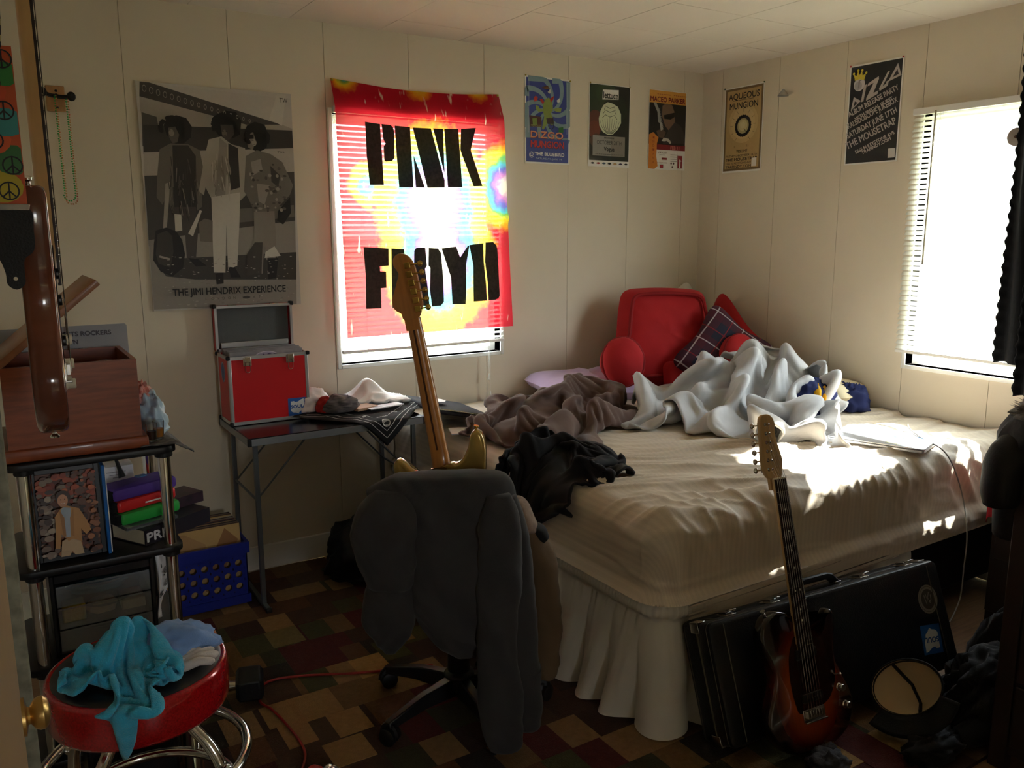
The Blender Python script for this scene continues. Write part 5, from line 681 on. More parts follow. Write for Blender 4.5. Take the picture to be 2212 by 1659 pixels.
3,5,3,-2,-2,-4,-5,0,1,-4,4,1,0,2,-4,8,-2,-2,2,-2,-3,0,3,-3,5,3,-1,1,2,0,1,1,5,1,6,-2,-2,4,-1,1,6,3,2,7,-3,3,4,1,0,2,5,3,3,0,3,2,-5,0,3,-1,2,3,-1,3,3,-3,5,4,0,1,4,-1,5,1,3,1,5,2,0,0,-4,-4,3,1,-6,1,0,-7,0,-1])

def cloth_points(k):
 """Grid of settled cloth points; each row lists steps (st millimetres each) from the point before."""
 nu, nv, mn, st, d = CLOTH[k]
 d = np.array(d, dtype=int).reshape(nu, nv, 3)
 d[:, 0] = np.cumsum(d[:, 0], axis=0)
 return nu, nv, np.cumsum(d, axis=1) * .001 * st + np.array(mn)

# ================================================================ room shell
XL, YF, H = -3.66, -4.45, 2.398
m_wall = mat('cream_wall_paint', (226, 215, 194), .55, var=.03, scale=3, bump=.05, bscale=420)
m_ceil = mat('ceiling_tile_white', (234, 224, 208), .8, var=.03, scale=2, bump=.06, bscale=300)
m_seam = mat('seam_dirt_brown', (116, 100, 76), .9)  # brown backing that shows as dirt lines in the ceiling tile joints
m_trim = mat('white_trim_paint', (236, 234, 226), .45, var=.03)
m_floor = mat('laminate_plank', (140, 108, 78), .45, var=.18, scale=3, stretch=(2, 30, 1))
m_dark = mat('dark_gap', (26, 22, 18), .9)

g = G().box((XL, YF, -.06), (0, 0, -.002))
structure(g.obj('floor', m_floor))

g = G().box((XL - .1, YF - .1, H + .004), (.1, .1, H + .06), 1)
xs = [XL] + [x for x in [-2.812 - .4064 * 2 + .4064 * k for k in range(9)] if XL + .02 < x < -.02] + [0]
ys = [YF] + [y for y in [-.21 - .4064 * k for k in range(11)][::-1] if YF + .02 < y < -.02] + [0]
rr = random.Random(3)
for i in range(len(xs) - 1):
 for j in range(len(ys) - 1):
  e1, e2 = rr.uniform(.001, .0026), rr.uniform(.0004, .0018)
  g.box((xs[i] + e1, ys[j] + e2, H - rr.uniform(0, .001)), (xs[i + 1] - e1, ys[j + 1] - e2, H + .005), 0)
structure(g.obj('ceiling', [m_ceil, m_seam], smooth=False))

def panel_wall(name, to3, a0, a1, seams, hole):
 """Panelled wall in (along, height) coordinates; to3(a, z, depth) gives the point, depth > 0 behind the face."""
 g = G()
 def bx(p0, p1, z0, z1, d0, d1, m):
  P = [to3(p, z, d) for d in (d0, d1) for (p, z) in ((p0, z0), (p1, z0), (p1, z1), (p0, z1))]
  g.add(P, [(0, 1, 2, 3), (4, 7, 6, 5), (0, 4, 5, 1), (1, 5, 6, 2), (2, 6, 7, 3), (3, 7, 4, 0)], m)
 h0, h1, z0, z1 = hole if hole else (9, 9, 9, 9)
 if hole:
  for (p0, p1, q0, q1) in ((a0, h0, 0, H), (h1, a1, 0, H), (h0, h1, 0, z0), (h0, h1, z1, H)):
   bx(p0, p1, q0, q1, .006, .1, 1 if 0 else 0)
 else:
  bx(a0, a1, 0, H, .006, .1, 0)
 ed = [a0] + seams + [a1]
 for i in range(len(ed) - 1):
  e = .0011
  b0, b1 = ed[i] + (e if i else 0), ed[i + 1] - (e if i < len(ed) - 2 else 0)
  cuts = sorted({b0, b1, *[c for c in (h0, h1) if b0 < c < b1]})
  for c0, c1 in zip(cuts, cuts[1:]):
   mid = (c0 + c1) / 2
   if h0 < mid < h1:
    bx(c0, c1, 0, z0, 0, .006, 0)
    bx(c0, c1, z1, H, 0, .006, 0)
   else:
    bx(c0, c1, 0, H, 0, .006, 0)
 return structure(g.obj(name, [m_wall, m_seam], smooth=False))
panel_wall('wall_back', lambda a, z, d: (a, d, z), XL - .1, .1, [-3.47, -3.067, -2.664, -2.259, -1.857, -1.456, -.951, -.546, -.145], WB)
panel_wall('wall_right', lambda a, z, d: (d, a, z), YF - .1, 0, [-3.79, -3.39, -2.98, -2.58, -2.17, -1.765, -1.36, -.955, -.551, -.153], WR)
panel_wall('wall_left', lambda a, z, d: (XL - d, a, z), YF - .1, 0, [-3.6, -3.2, -2.8, -2.4, -2.0, -1.6, -1.2, -.8, -.4], None)
HX0, HX1, HY = -3.45, -2.60, -6.6  # unseen doorway and hall, added to bring frontal light to the left side
structure(G().box((XL - .1, YF - .1, 0), (HX0, YF, H)).box((HX1, YF - .1, 0), (.1, YF, H)).box((HX0, YF - .1, 2.04), (HX1, YF, H)).obj('wall_front', m_wall, smooth=False))
g = G().box((HX0 - .1, HY, 0), (HX0, YF - .1, H)).box((HX1, HY, 0), (HX1 + .1, YF - .1, H)).box((HX0 - .1, HY, H), (HX1 + .1, YF - .1, H + .06)).box((HX0 - .1, HY, -.06), (HX1 + .1, YF - .1, 0))
g.box((HX0 - .1, HY - .1, 0), (HX1 + .1, HY, 1.2)).box((HX0 - .1, HY - .1, 1.85), (HX1 + .1, HY, H)).box((HX0 - .1, HY - .1, 1.2), (HX0 + .2, HY, 1.85)).box((HX1 - .2, HY - .1, 1.2), (HX1 + .1, HY, 1.85))
structure(g.obj('wall_fill_hall', m_wall, smooth=False))  # added hall walls, window opening sized for the fill it gives
structure(G().box((HX0 - .05, YF, 0), (HX0, YF + .015, 2.10)).box((HX1, YF, 0), (HX1 + .05, YF + .015, 2.10)).box((HX0, YF, 2.04), (HX1, YF + .015, 2.10)).obj('trim_2', m_trim, smooth=False))  # trim round the added doorway, out of view

def baseboard(name, a, b):
 structure(G().box(a, b).obj(name, m_trim, bev=.004))
baseboard('baseboard_back', (XL, -.016, 0), (0, -.001, .115))
baseboard('baseboard_right', (-.016, YF, 0), (-.001, -.016, .115))

# ---------------------------------------------------------------- windows
m_frame = mat('white_window_frame', (240, 240, 236), .35, var=.02, translucent=.3)
m_alu = mat('window_aluminium', (190, 194, 192), .35, metal=.6)
m_glass = bpy.data.materials.new('window_glass')
m_glass.use_nodes = True
_n, _l = m_glass.node_tree.nodes, m_glass.node_tree.links
_n.remove(_n['Principled BSDF'])
_tr, _gl, _ms = (_n.new('ShaderNode' + k) for k in ('BsdfTransparent', 'BsdfGlossy', 'MixShader'))
_tr.inputs[0].default_value = (.93, .95, .94, 1)
_gl.inputs['Roughness'].default_value = .02
_ms.inputs[0].default_value = .04; _l.new(_tr.outputs[0], _ms.inputs[1]); _l.new(_gl.outputs[0], _ms.inputs[2])
_l.new(_ms.outputs[0], _n['Material Output'].inputs[0])

def window(name, to3, o):
 a0, a1, z0, z1 = o
 def bx(g, p0, p1, q0, q1, d0, d1, m=0):
  P = [to3(p, z, d) for d in (d0, d1) for (p, z) in ((p0, q0), (p1, q0), (p1, q1), (p0, q1))]
  g.add(P, [(0, 1, 2, 3), (4, 7, 6, 5), (0, 4, 5, 1), (1, 5, 6, 2), (2, 6, 7, 3), (3, 7, 4, 0)], m)
 w = bpy.data.objects.new(name, None)
 COL.objects.link(w)
 w['kind'] = 'structure'
 MW[w] = Matrix.Identity(4)
 g = G()
 t = .018
 for (p0, p1, q0, q1) in ((a0 - t, a0, z0 - t, z1 + t), (a1, a1 + t, z0 - t, z1 + t), (a0, a1, z1, z1 + t), (a0, a1, z0 - t, z0)):
  bx(g, p0, p1, q0, q1, -.008, .1)
 g.obj('window_frame', m_frame, w, bev=.002)
 g = G()
 s = .03
 zm = (z0 + z1) / 2
 for (p0, p1, q0, q1) in ((a0, a0 + s, z0, z1), (a1 - s, a1, z0, z1), (a0 + s, a1 - s, z1 - s, z1), (a0 + s, a1 - s, z0, z0 + s * .8), (a0 + s, a1 - s, zm - .016, zm + .016)):
  bx(g, p0, p1, q0, q1, .05, .085)
 g.obj('sash', m_frame, w, bev=.003)
 for q0, q1, k in ((z0 + s, zm - .016, .062), (zm + .016, z1 - s, .07)):
  g = G()
  bx(g, a0 + s, a1 - s, q0, q1, k, k + .004)
  g.obj('pane', m_glass, w, smooth=False)
 return w
window('window_1', lambda a, z, d: (a, d, z), WB)
window('window_2', lambda a, z, d: (d, a, z), WR)

m_out = mat('outside_ground', (150, 150, 110), .9, var=.3, scale=1.2)
structure(G().box((-14, -14, -.9), (14, 14, -.8)).obj('ground_outside', m_out))

# ---------------------------------------------------------------- blinds
m_slat = mat('white_blind_slat', (244, 243, 236), .4, var=.02, translucent=.35)
m_rail = mat('blind_rail_white', (238, 236, 230), .35, var=.02)
m_cord = mat('white_cord', (232, 230, 222), .7)
m_wand = mat('clear_wand', (150, 140, 120), .2, var=.05)

def blind(label, to3, a0, a1, ztop, zbot, tilt, skew=0.0, wand=None, cords=None):
 t = thing('window_blind', label, 'blind', to3(a0, zbot, 0))
 g = G()
 n = int((ztop - zbot - .05) / .0225)
 ct, st = math.cos(tilt), math.sin(tilt)
 for k in range(n):
  z = ztop - .035 - (k + .5) * (ztop - zbot - .05) / n
  f = 1 - (k / n)
  def fn(u, v, z=z, f=f):
   q = (v - .5) * .025
   crown = .0018 * (1 - (2 * v - 1) ** 2)
   zz = z + q * st + crown * ct + skew * (u - .5) * (1 - f)
   return to3(a0 + (a1 - a0) * u, zz, -.018 + q * ct - crown * st)
  g.grid(fn, 2, 4)
 g.obj('slats', m_slat, t)
 def bx(g, p0, p1, q0, q1, d0, d1, sk=0):
  P = [to3(p, z + sk * ((p - a0) / (a1 - a0) - .5), d) for d in (d0, d1) for (p, z) in ((p0, q0), (p1, q0), (p1, q1), (p0, q1))]
  g.add(P, [(0, 1, 2, 3), (4, 7, 6, 5), (0, 4, 5, 1), (1, 5, 6, 2), (2, 6, 7, 3), (3, 7, 4, 0)])
 g = G(); bx(g, a0, a1, ztop - .028, ztop, -.032, -.008); g.obj('head_rail', m_rail, t, bev=.002)
 g = G(); bx(g, a0, a1, zbot, zbot + .014, -.03, -.01, skew); g.obj('bottom_rail', m_rail, t, bev=.003)
 for q in (.14, .5, .86):
  for d in (-.031, -.006):
   a = a0 + (a1 - a0) * q
   G().tube([to3(a, ztop - .02, d), to3(a, zbot + .01 + skew * (q - .5), d)], .0007, 5).obj('ladder_cord', m_cord, t)
 if wand:
  a, zl = wand
  G().tube([to3(a, ztop - .02, -.045), to3(a, zl, -.05)], .004, 6).obj('tilt_wand', m_wand, t)
 if cords:
  for a, zl in cords:
   o = G().tube([to3(a, ztop - .02, -.04), to3(a + .004, (ztop + zl) / 2, -.045), to3(a, zl, -.045)], .0013, 5).obj('pull_cord', m_cord, t)
   p = to3(a, zl, -.045)
   G().lathe([(.002, .012), (.004, .006), (.007, -.022), (.002, -.024)], 10, c=p).obj('tassel', m_cord, o)
 return t
blind('white slatted blind behind the tie-dye flag, lower rail showing below it', lambda a, z, d: (a, d, z), -2.235, -1.365, 2.055, .958, -.55, skew=.0,
      cords=[(-1.468, .79), (-1.462, .70)])
blind('white slatted blind on the window beside the bed, glaring with daylight', lambda a, z, d: (d, a, z), -2.26, -1.335, 2.04, .952, .74, wand=(-1.45, 1.36))

# ---------------------------------------------------------------- open door and trim at the left
m_door = mat('door_tan_paint', (178, 150, 112), .5, var=.06, scale=4)
m_worn = mat('worn_grey_trim', (150, 150, 130), .6, scale=35, col2=(96, 92, 76), detail=8)
m_brass = mat('aged_brass', (206, 172, 104), .3, metal=.9, var=.08)
d = bpy.data.objects.new('door_1', None); COL.objects.link(d); d['kind'] = 'structure'; MW[d] = Matrix.Identity(4)
G().box((-3.642, -3.50, .01), (-3.6025, -2.715, 2.03)).obj('door_leaf', m_door, d, bev=.003)
G().lathe([(.019, 0), (.019, .003), (.009, .005), (.008, .008)], 20, c=(-3.6025, -2.745, 1.030), ax='x').obj('rosette', m_brass, d)
G().lathe([(.007, .006), (.010, .008), (.0145, .011), (.0165, .015), (.0165, .019), (.013, .023), (.005, .025)], 24, c=(-3.6025, -2.745, 1.030), ax='x').obj('door_knob', m_brass, d)
structure(G().box((-3.66, -2.36, 0), (-3.6145, -2.27, H)).box((-3.66, -2.345, 0), (-3.5915, -2.285, H)).obj('trim_1', m_worn, bev=.003))

# ---------------------------------------------------------------- patchwork rug
PALR = [(73, 49, 32), (62, 40, 27), (88, 65, 41), (136, 105, 67), (67, 20, 19), (78, 24, 20), (56, 52, 28), (70, 67, 36), (41, 32, 24), (94, 59, 33), (112, 83, 49), (57, 35, 24)]
class Ink(G):
 def put(s, a, b, c):
  s.box(a, b); s.c += [lin(c)] * 6
g = Ink()
g.put((-3.55, -2.53, -.0015), (-1.2, -.04, .009), (70, 48, 34))
ye = [-.04, -.17, -.30, -.41, -.525, -.652, -.80, -.91, -1.02, -1.155, -1.31, -1.45, -1.59, -1.72, -1.86, -2.0, -2.13, -2.28, -2.45, -2.53]
rr = random.Random(11)
for i in range(len(ye) - 1):
 x = -3.55 - rr.uniform(0, .1)
 last = None
 while x < -1.2:
  w = rr.choice([.107, .107, .107, .16, .214])
  c = rr.choice(PALR)
  while c == last: c = rr.choice(PALR)
  last = c
  x0, x1 = max(x, -3.55), min(x + w, -1.2)
  if x1 > x0: g.put((x0, ye[i + 1], .008), (x1, ye[i], .0105 + rr.uniform(0, .001)), c)
  x += w
zz = .0121
TAN, RED, GRN = (150, 116, 70), (76, 22, 20), (68, 66, 36)
for (x0, y0, x1, y1, c) in ((-2.82, -.652, -2.71, -.525, TAN), (-2.82, -1.02, -2.63, -.80, RED), (-2.637, -1.165, -2.52, -1.025, (164, 126, 72)), (-2.885, -1.31, -2.758, -1.155, TAN),
       (-2.822, -1.445, -2.713, -1.312, (154, 118, 70)), (-2.82, -1.155, -2.72, -1.02, GRN), (-2.52, -1.1, -2.42, -.95, GRN), (-2.70, -.80, -2.60, -.66, GRN), (-2.83, -.79, -2.71, -.655, (120, 104, 60)),
       (-2.47, -.43, -2.38, -.31, TAN), (-1.47, -2.45, -1.38, -2.28, TAN), (-1.60, -2.53, -1.475, -2.2, RED), (-2.97, -1.42, -2.88, -1.155, (150, 112, 68)), (-2.885, -1.58, -2.76, -1.455, TAN),
       (-2.99, -1.29, -2.9, -1.16, TAN), (-3.1, -1.75, -2.95, -1.55, RED), (-2.2, -2.25, -2.07, -2.13, GRN), (-1.68, -2.36, -1.6, -2.2, TAN), (-2.45, -1.0, -2.36, -.87, TAN)):
 zz += .00006
 g.put((x0, y0, .009), (x1, y1, zz), c)
m_rug = mat_print('patchwork_rug', .95, grain=.25)
_n, _l = m_rug.node_tree.nodes, m_rug.node_tree.links
_b = _n.new('ShaderNodeBump'); _t = _n.new('ShaderNodeTexNoise'); _t.inputs['Scale'].default_value = 260
_b.inputs['Strength'].default_value = .7; _b.inputs['Distance'].default_value = .006
_l.new(_n['Texture Coordinate'].outputs['Object'], _t.inputs['Vector']); _l.new(_t.outputs[0], _b.inputs['Height']); _l.new(_b.outputs[0], _n['Principled BSDF'].inputs['Normal'])
tag(g.obj('area_rug', m_rug, smooth=False), 'patchwork rug of brown, tan, olive and dark red blocks covering the floor', 'rug')
FL = .0125

# ================================================================ bed
m_skirt = mat('white_gathered_cotton', (226, 220, 208), .9, var=.04, bump=.15, bscale=300, translucent=.08)
m_matt = mat('mattress_ticking', (220, 214, 204), .85)
m_sheet = mat('beige_sateen_sheet', (218, 203, 182), .62, var=.03, scale=4, bump=.12, bscale=260, sheen=.15)
_n, _l = m_sheet.node_tree.nodes, m_sheet.node_tree.links
_a = _n.new('ShaderNodeAttribute'); _a.attribute_name = 'UVx'
_m1 = _n.new('ShaderNodeMath'); _m1.operation = 'MULTIPLY'; _m1.inputs[1].default_value = 2 * PI / .022
_m2 = _n.new('ShaderNodeMath'); _m2.operation = 'SINE'
_m3 = _n.new('ShaderNodeMapRange'); _m3.inputs[1].default_value = -.3; _m3.inputs[2].default_value = .3; _m3.inputs[3].default_value = .94; _m3.inputs[4].default_value = 1.0
_mx = _n.new('ShaderNodeMix'); _mx.data_type = 'RGBA'; _mx.blend_type = 'MULTIPLY'; _mx.inputs[0].default_value = 1
_base = [l for l in _l if l.to_socket.name == 'Base Color'][0].from_socket
_l.new(_a.outputs['Fac'], _m1.inputs[0]); _l.new(_m1.outputs[0], _m2.inputs[0]); _l.new(_m2.outputs[0], _m3.inputs[0])
_l.new(_base, _mx.inputs[6]); _l.new(_m3.outputs[0], _mx.inputs[7]); _l.new(_mx.outputs[2], _n['Principled BSDF'].inputs['Base Color'])

BX0, BY0, BX1, BY1, BT = -1.985, -1.915, -.02, -.03, .655
bed = thing('bed', 'wide low bed with a gathered white skirt, pushed into the corner under the windows', 'bed', ((BX0 + BX1) / 2, (BY0 + BY1) / 2, FL))
G().box((BX0 + .03, BY0 + .03, .06), (BX1, BY1, .40)).obj('box_spring', mat('box_spring_underbed_dark', (24, 25, 27), .9), bed, bev=.02)  # near-black stands in for the dark under the bed past the skirt
G().box((BX0 + .03, BY0 + .03, .40), (BX1, BY1, BT - .02)).obj('mattress', m_matt, bed, bev=.07)
for x in (BX0 + .12, BX1 - .12):
 for y in (BY0 + .12, BY1 - .12):
  G().cyl((x, y, FL), (x, y, .07), .02, n=12).obj('leg', m_dark, bed)
def skirt_path(s):
 L1 = BY1 - BY0 - .08; L2 = PI / 2 * .08; L3 = BX1 - BX0 - .80
 d = s * (L1 + L2 + L3)
 if d < L1: return (BX0, BY1 - d), (-1, 0), d
 if d < L1 + L2:
  a = (d - L1) / .08
  return (BX0 + .08 - .08 * math.cos(a), BY0 + .08 - .08 * math.sin(a)), (-math.cos(a), -math.sin(a)), d
 return (BX0 + .08 + d - L1 - L2, BY0), (0, -1), d
def skirt(u, v):
 (x, y), (nx, ny), d = skirt_path(u)
 z = .41 - v * .40
 pl = abs(math.sin(d * 21 + 2.6 * nz(d, 3, s=2.2)))
 pl2 = nz(d * 14, v * 1.2, 7)
 gather = nz(d * 60, 0, v * 3) * .006 * (1 - v) * (1 if v > .1 else 0)
 out = .012 + gather
 if v < .14:
  out = .014 + .014 * math.sin(PI * v / .14) + .003 * math.sin(d * 420 + 4 * nz(d * 9))
 else:
  t = (v - .14) / .86
  out += t * (.012 + .085 * pl + .022 * pl2) * (.5 + .5 * t) + .01 * nz(d * 9, t * 4, 2)
  out -= .012 * (1 - t) * math.exp(-t * 9)
 z += .012 * nz(d * 7, 5) * v
 if d > BY1 - BY0 + .15: out = min(out, .055)
 return (x + nx * out, y + ny * out, max(z, FL + .0015))
G().grid(skirt, 640, 34).obj('bed_skirt', m_skirt, bed, sharp=180)
_R = .085
def sheet_base(a, b):
 dx, dy = max(0.0, BX0 + _R - a), max(0.0, BY0 + _R - b)
 dd = math.hypot(dx, dy)
 px, py = max(a, BX0 + _R), max(b, BY0 + _R)
 if dd < 1e-6: return (px, py, BT), (0, 0, 1), 0.0
 ux, uy = -dx / dd, -dy / dd
 q = _R * PI / 2
 if dd < q:
  t = dd / _R
  return (px + ux * _R * math.sin(t), py + uy * _R * math.sin(t), BT - _R * (1 - math.cos(t))), (ux * math.sin(t), uy * math.sin(t), math.cos(t)), dd
 return (px + ux * _R, py + uy * _R, BT - _R - (dd - q)), (ux, uy, 0), dd
_DROP = PI / 2 * _R + .165
def sheet(u, v):
 a = (BX0 + _R - _DROP) + u * (BX1 - BX0 - _R + _DROP)
 b = (BY0 + _R - _DROP) + v * (BY1 - BY0 - _R + _DROP)
 b -= .075 * max(0.0, min(1.0, (a + 1.35) / .5)) * max(0.0, (BY0 + _R - b) / _DROP)
 dx, dy = max(0.0, BX0 + _R - a), max(0.0, BY0 + _R - b)
 dd = math.hypot(dx, dy)
 DR = _DROP + .075 * max(0.0, min(1.0, (a + 1.35) / .5))
 if dd > DR:
  k = DR / dd
  a, b = BX0 + _R - dx * k, BY0 + _R - dy * k
  dx *= k; dy *= k
 P, N, d = sheet_base(a, b)
 wx, wy = a + .10 * nz(a * 2.2, b * 2.2, 1), b + .10 * nz(a * 2.2, b * 2.2, 5)
 front = max(0.0, min(1.0, (-.95 - b) / .45))
 left = max(0.0, min(1.0, (-1.45 - a) / .4)) * (1 - front)
 s = wx * .50 + wy * 1.0
 r1 = max(0.0, ridge(s * 6.5, wx * 1.3 - wy * .5, 3) - .15)
 r2 = max(0.0, ridge(s * 14, wx * 2.2 - wy * 1.1, 8) - .2)
 r3 = max(0.0, ridge(wx * 9.0 + .8 * nz(b * 3, a), wy * 1.1, 12) - .25)
 r4 = max(0.0, ridge(wx * 4.6 + wy * 1.2, wy * 2.4 - wx, 21) - .3)
 onf = 1.0 if b < BY0 + _R else 0.0
 ontop = 1.0 - min(1.0, d / .13)
 right = max(0.0, min(1.0, (a + 1.0) / .5))
 amp = front * ontop * (.026 * r1 ** 1.7 + .015 * r2 ** 1.7)
 edge = math.exp(-((b - (BY0 + _R)) / .17) ** 2)
 amp += .014 * r3 ** 1.6 * edge
 crumple = max(0.0, ridge(wx * 7 + wy * 5, wy * 8 - wx * 3 + d * 6, 31) - .1) * .014 + max(0.0, ridge(wx * 13 - d * 8, d * 13 + wx * 5, 37) - .2) * .008
 amp += min(1.0, d / .1) * onf * (right * crumple + (1 - right) * (.004 * r3 + .004 * r4))
 amp += left * (.007 * r4 + .004 * r2)
 back = (1 - front) * (1 - left)
 amp += back * (.006 * r2 + .004 * r4)
 amp += .006 * nz(a * 1.7, b * 1.7, 9)
 if d > DR - .06: amp = amp * max(0.0, (DR - d) / .06) + .004
 if d > _DROP - .03: amp += .030 * min(1, (d - _DROP + .03) / .03)
 amp = max(amp, 0.0)
 return (P[0] + N[0] * amp, P[1] + N[1] * amp, P[2] + N[2] * amp)
g = G().grid(sheet, 300, 300)
sh = g.obj('bed_sheet', m_sheet, None, sharp=180)
_at = sh.data.attributes.new('UVx', 'FLOAT', 'POINT')
_at.data.foreach_set('value', [(BX0 + _R - _DROP) + (i // 300) / 299 * (BX1 - BX0 - _R + _DROP) for i in range(90000)])
tag(sh, 'wrinkled beige striped sheet pulled over the bed mattress', 'sheet')

# ---------------------------------------------------------------- cloths lying on the bed
m_grey = mat('pale_grey_fleece', (196, 196, 196), .95, var=.05, scale=18, bump=.3, bscale=420, sheen=.35)
m_brown = mat('taupe_brown_fleece', (98, 76, 68), .95, var=.10, scale=18, bump=.35, bscale=400, sheen=.3)
m_black = mat('black_cotton', (16, 15, 17), .9, var=.15, bump=.2, bscale=400, sheen=.05)
def baked(name, key, m, label, cat, M=None, solid=.008, sub=1, loc=None):
 nu, nv, P = cloth_points(key)
 g = G()
 if M is not None: g.M = M
 g.add([tuple(p) for p in P.reshape(-1, 3)], [(i * nv + j, (i + 1) * nv + j, (i + 1) * nv + j + 1, i * nv + j + 1) for i in range(nu - 1) for j in range(nv - 1)])
 o = g.obj(name, m, None, sharp=180, solid=solid, sub=sub, offset=0)
 return tag(o, label, cat)
baked('blanket', 'grey', m_grey, 'pale grey fleece blanket heaped up in the middle of the bed', 'blanket', M=Matrix.Translation((-0.7, -1, 0.66)) @ Matrix.Diagonal((1, 1, 0.9, 1)) @ Matrix.Translation((0.7, 1, -0.66)))
baked('throw_blanket', 'brown', m_brown, 'brown fleece throw crumpled on the left side of the bed', 'blanket', M=Matrix.Translation((-1.5, -0.7, 0.66)) @ Matrix.Diagonal((1, 1, 0.72, 1)) @ Matrix.Translation((1.5, 0.7, -0.66)))
baked('shirt', 'black', m_black, 'black shirt slumped over the left front edge of the bed', 'shirt', M=Matrix.Translation((-1.86, -1.2, 0.64)) @ Matrix.Diagonal((0.88, 0.85, 0.85, 1)) @ Matrix.Translation((1.86, 1.2, -0.64)))

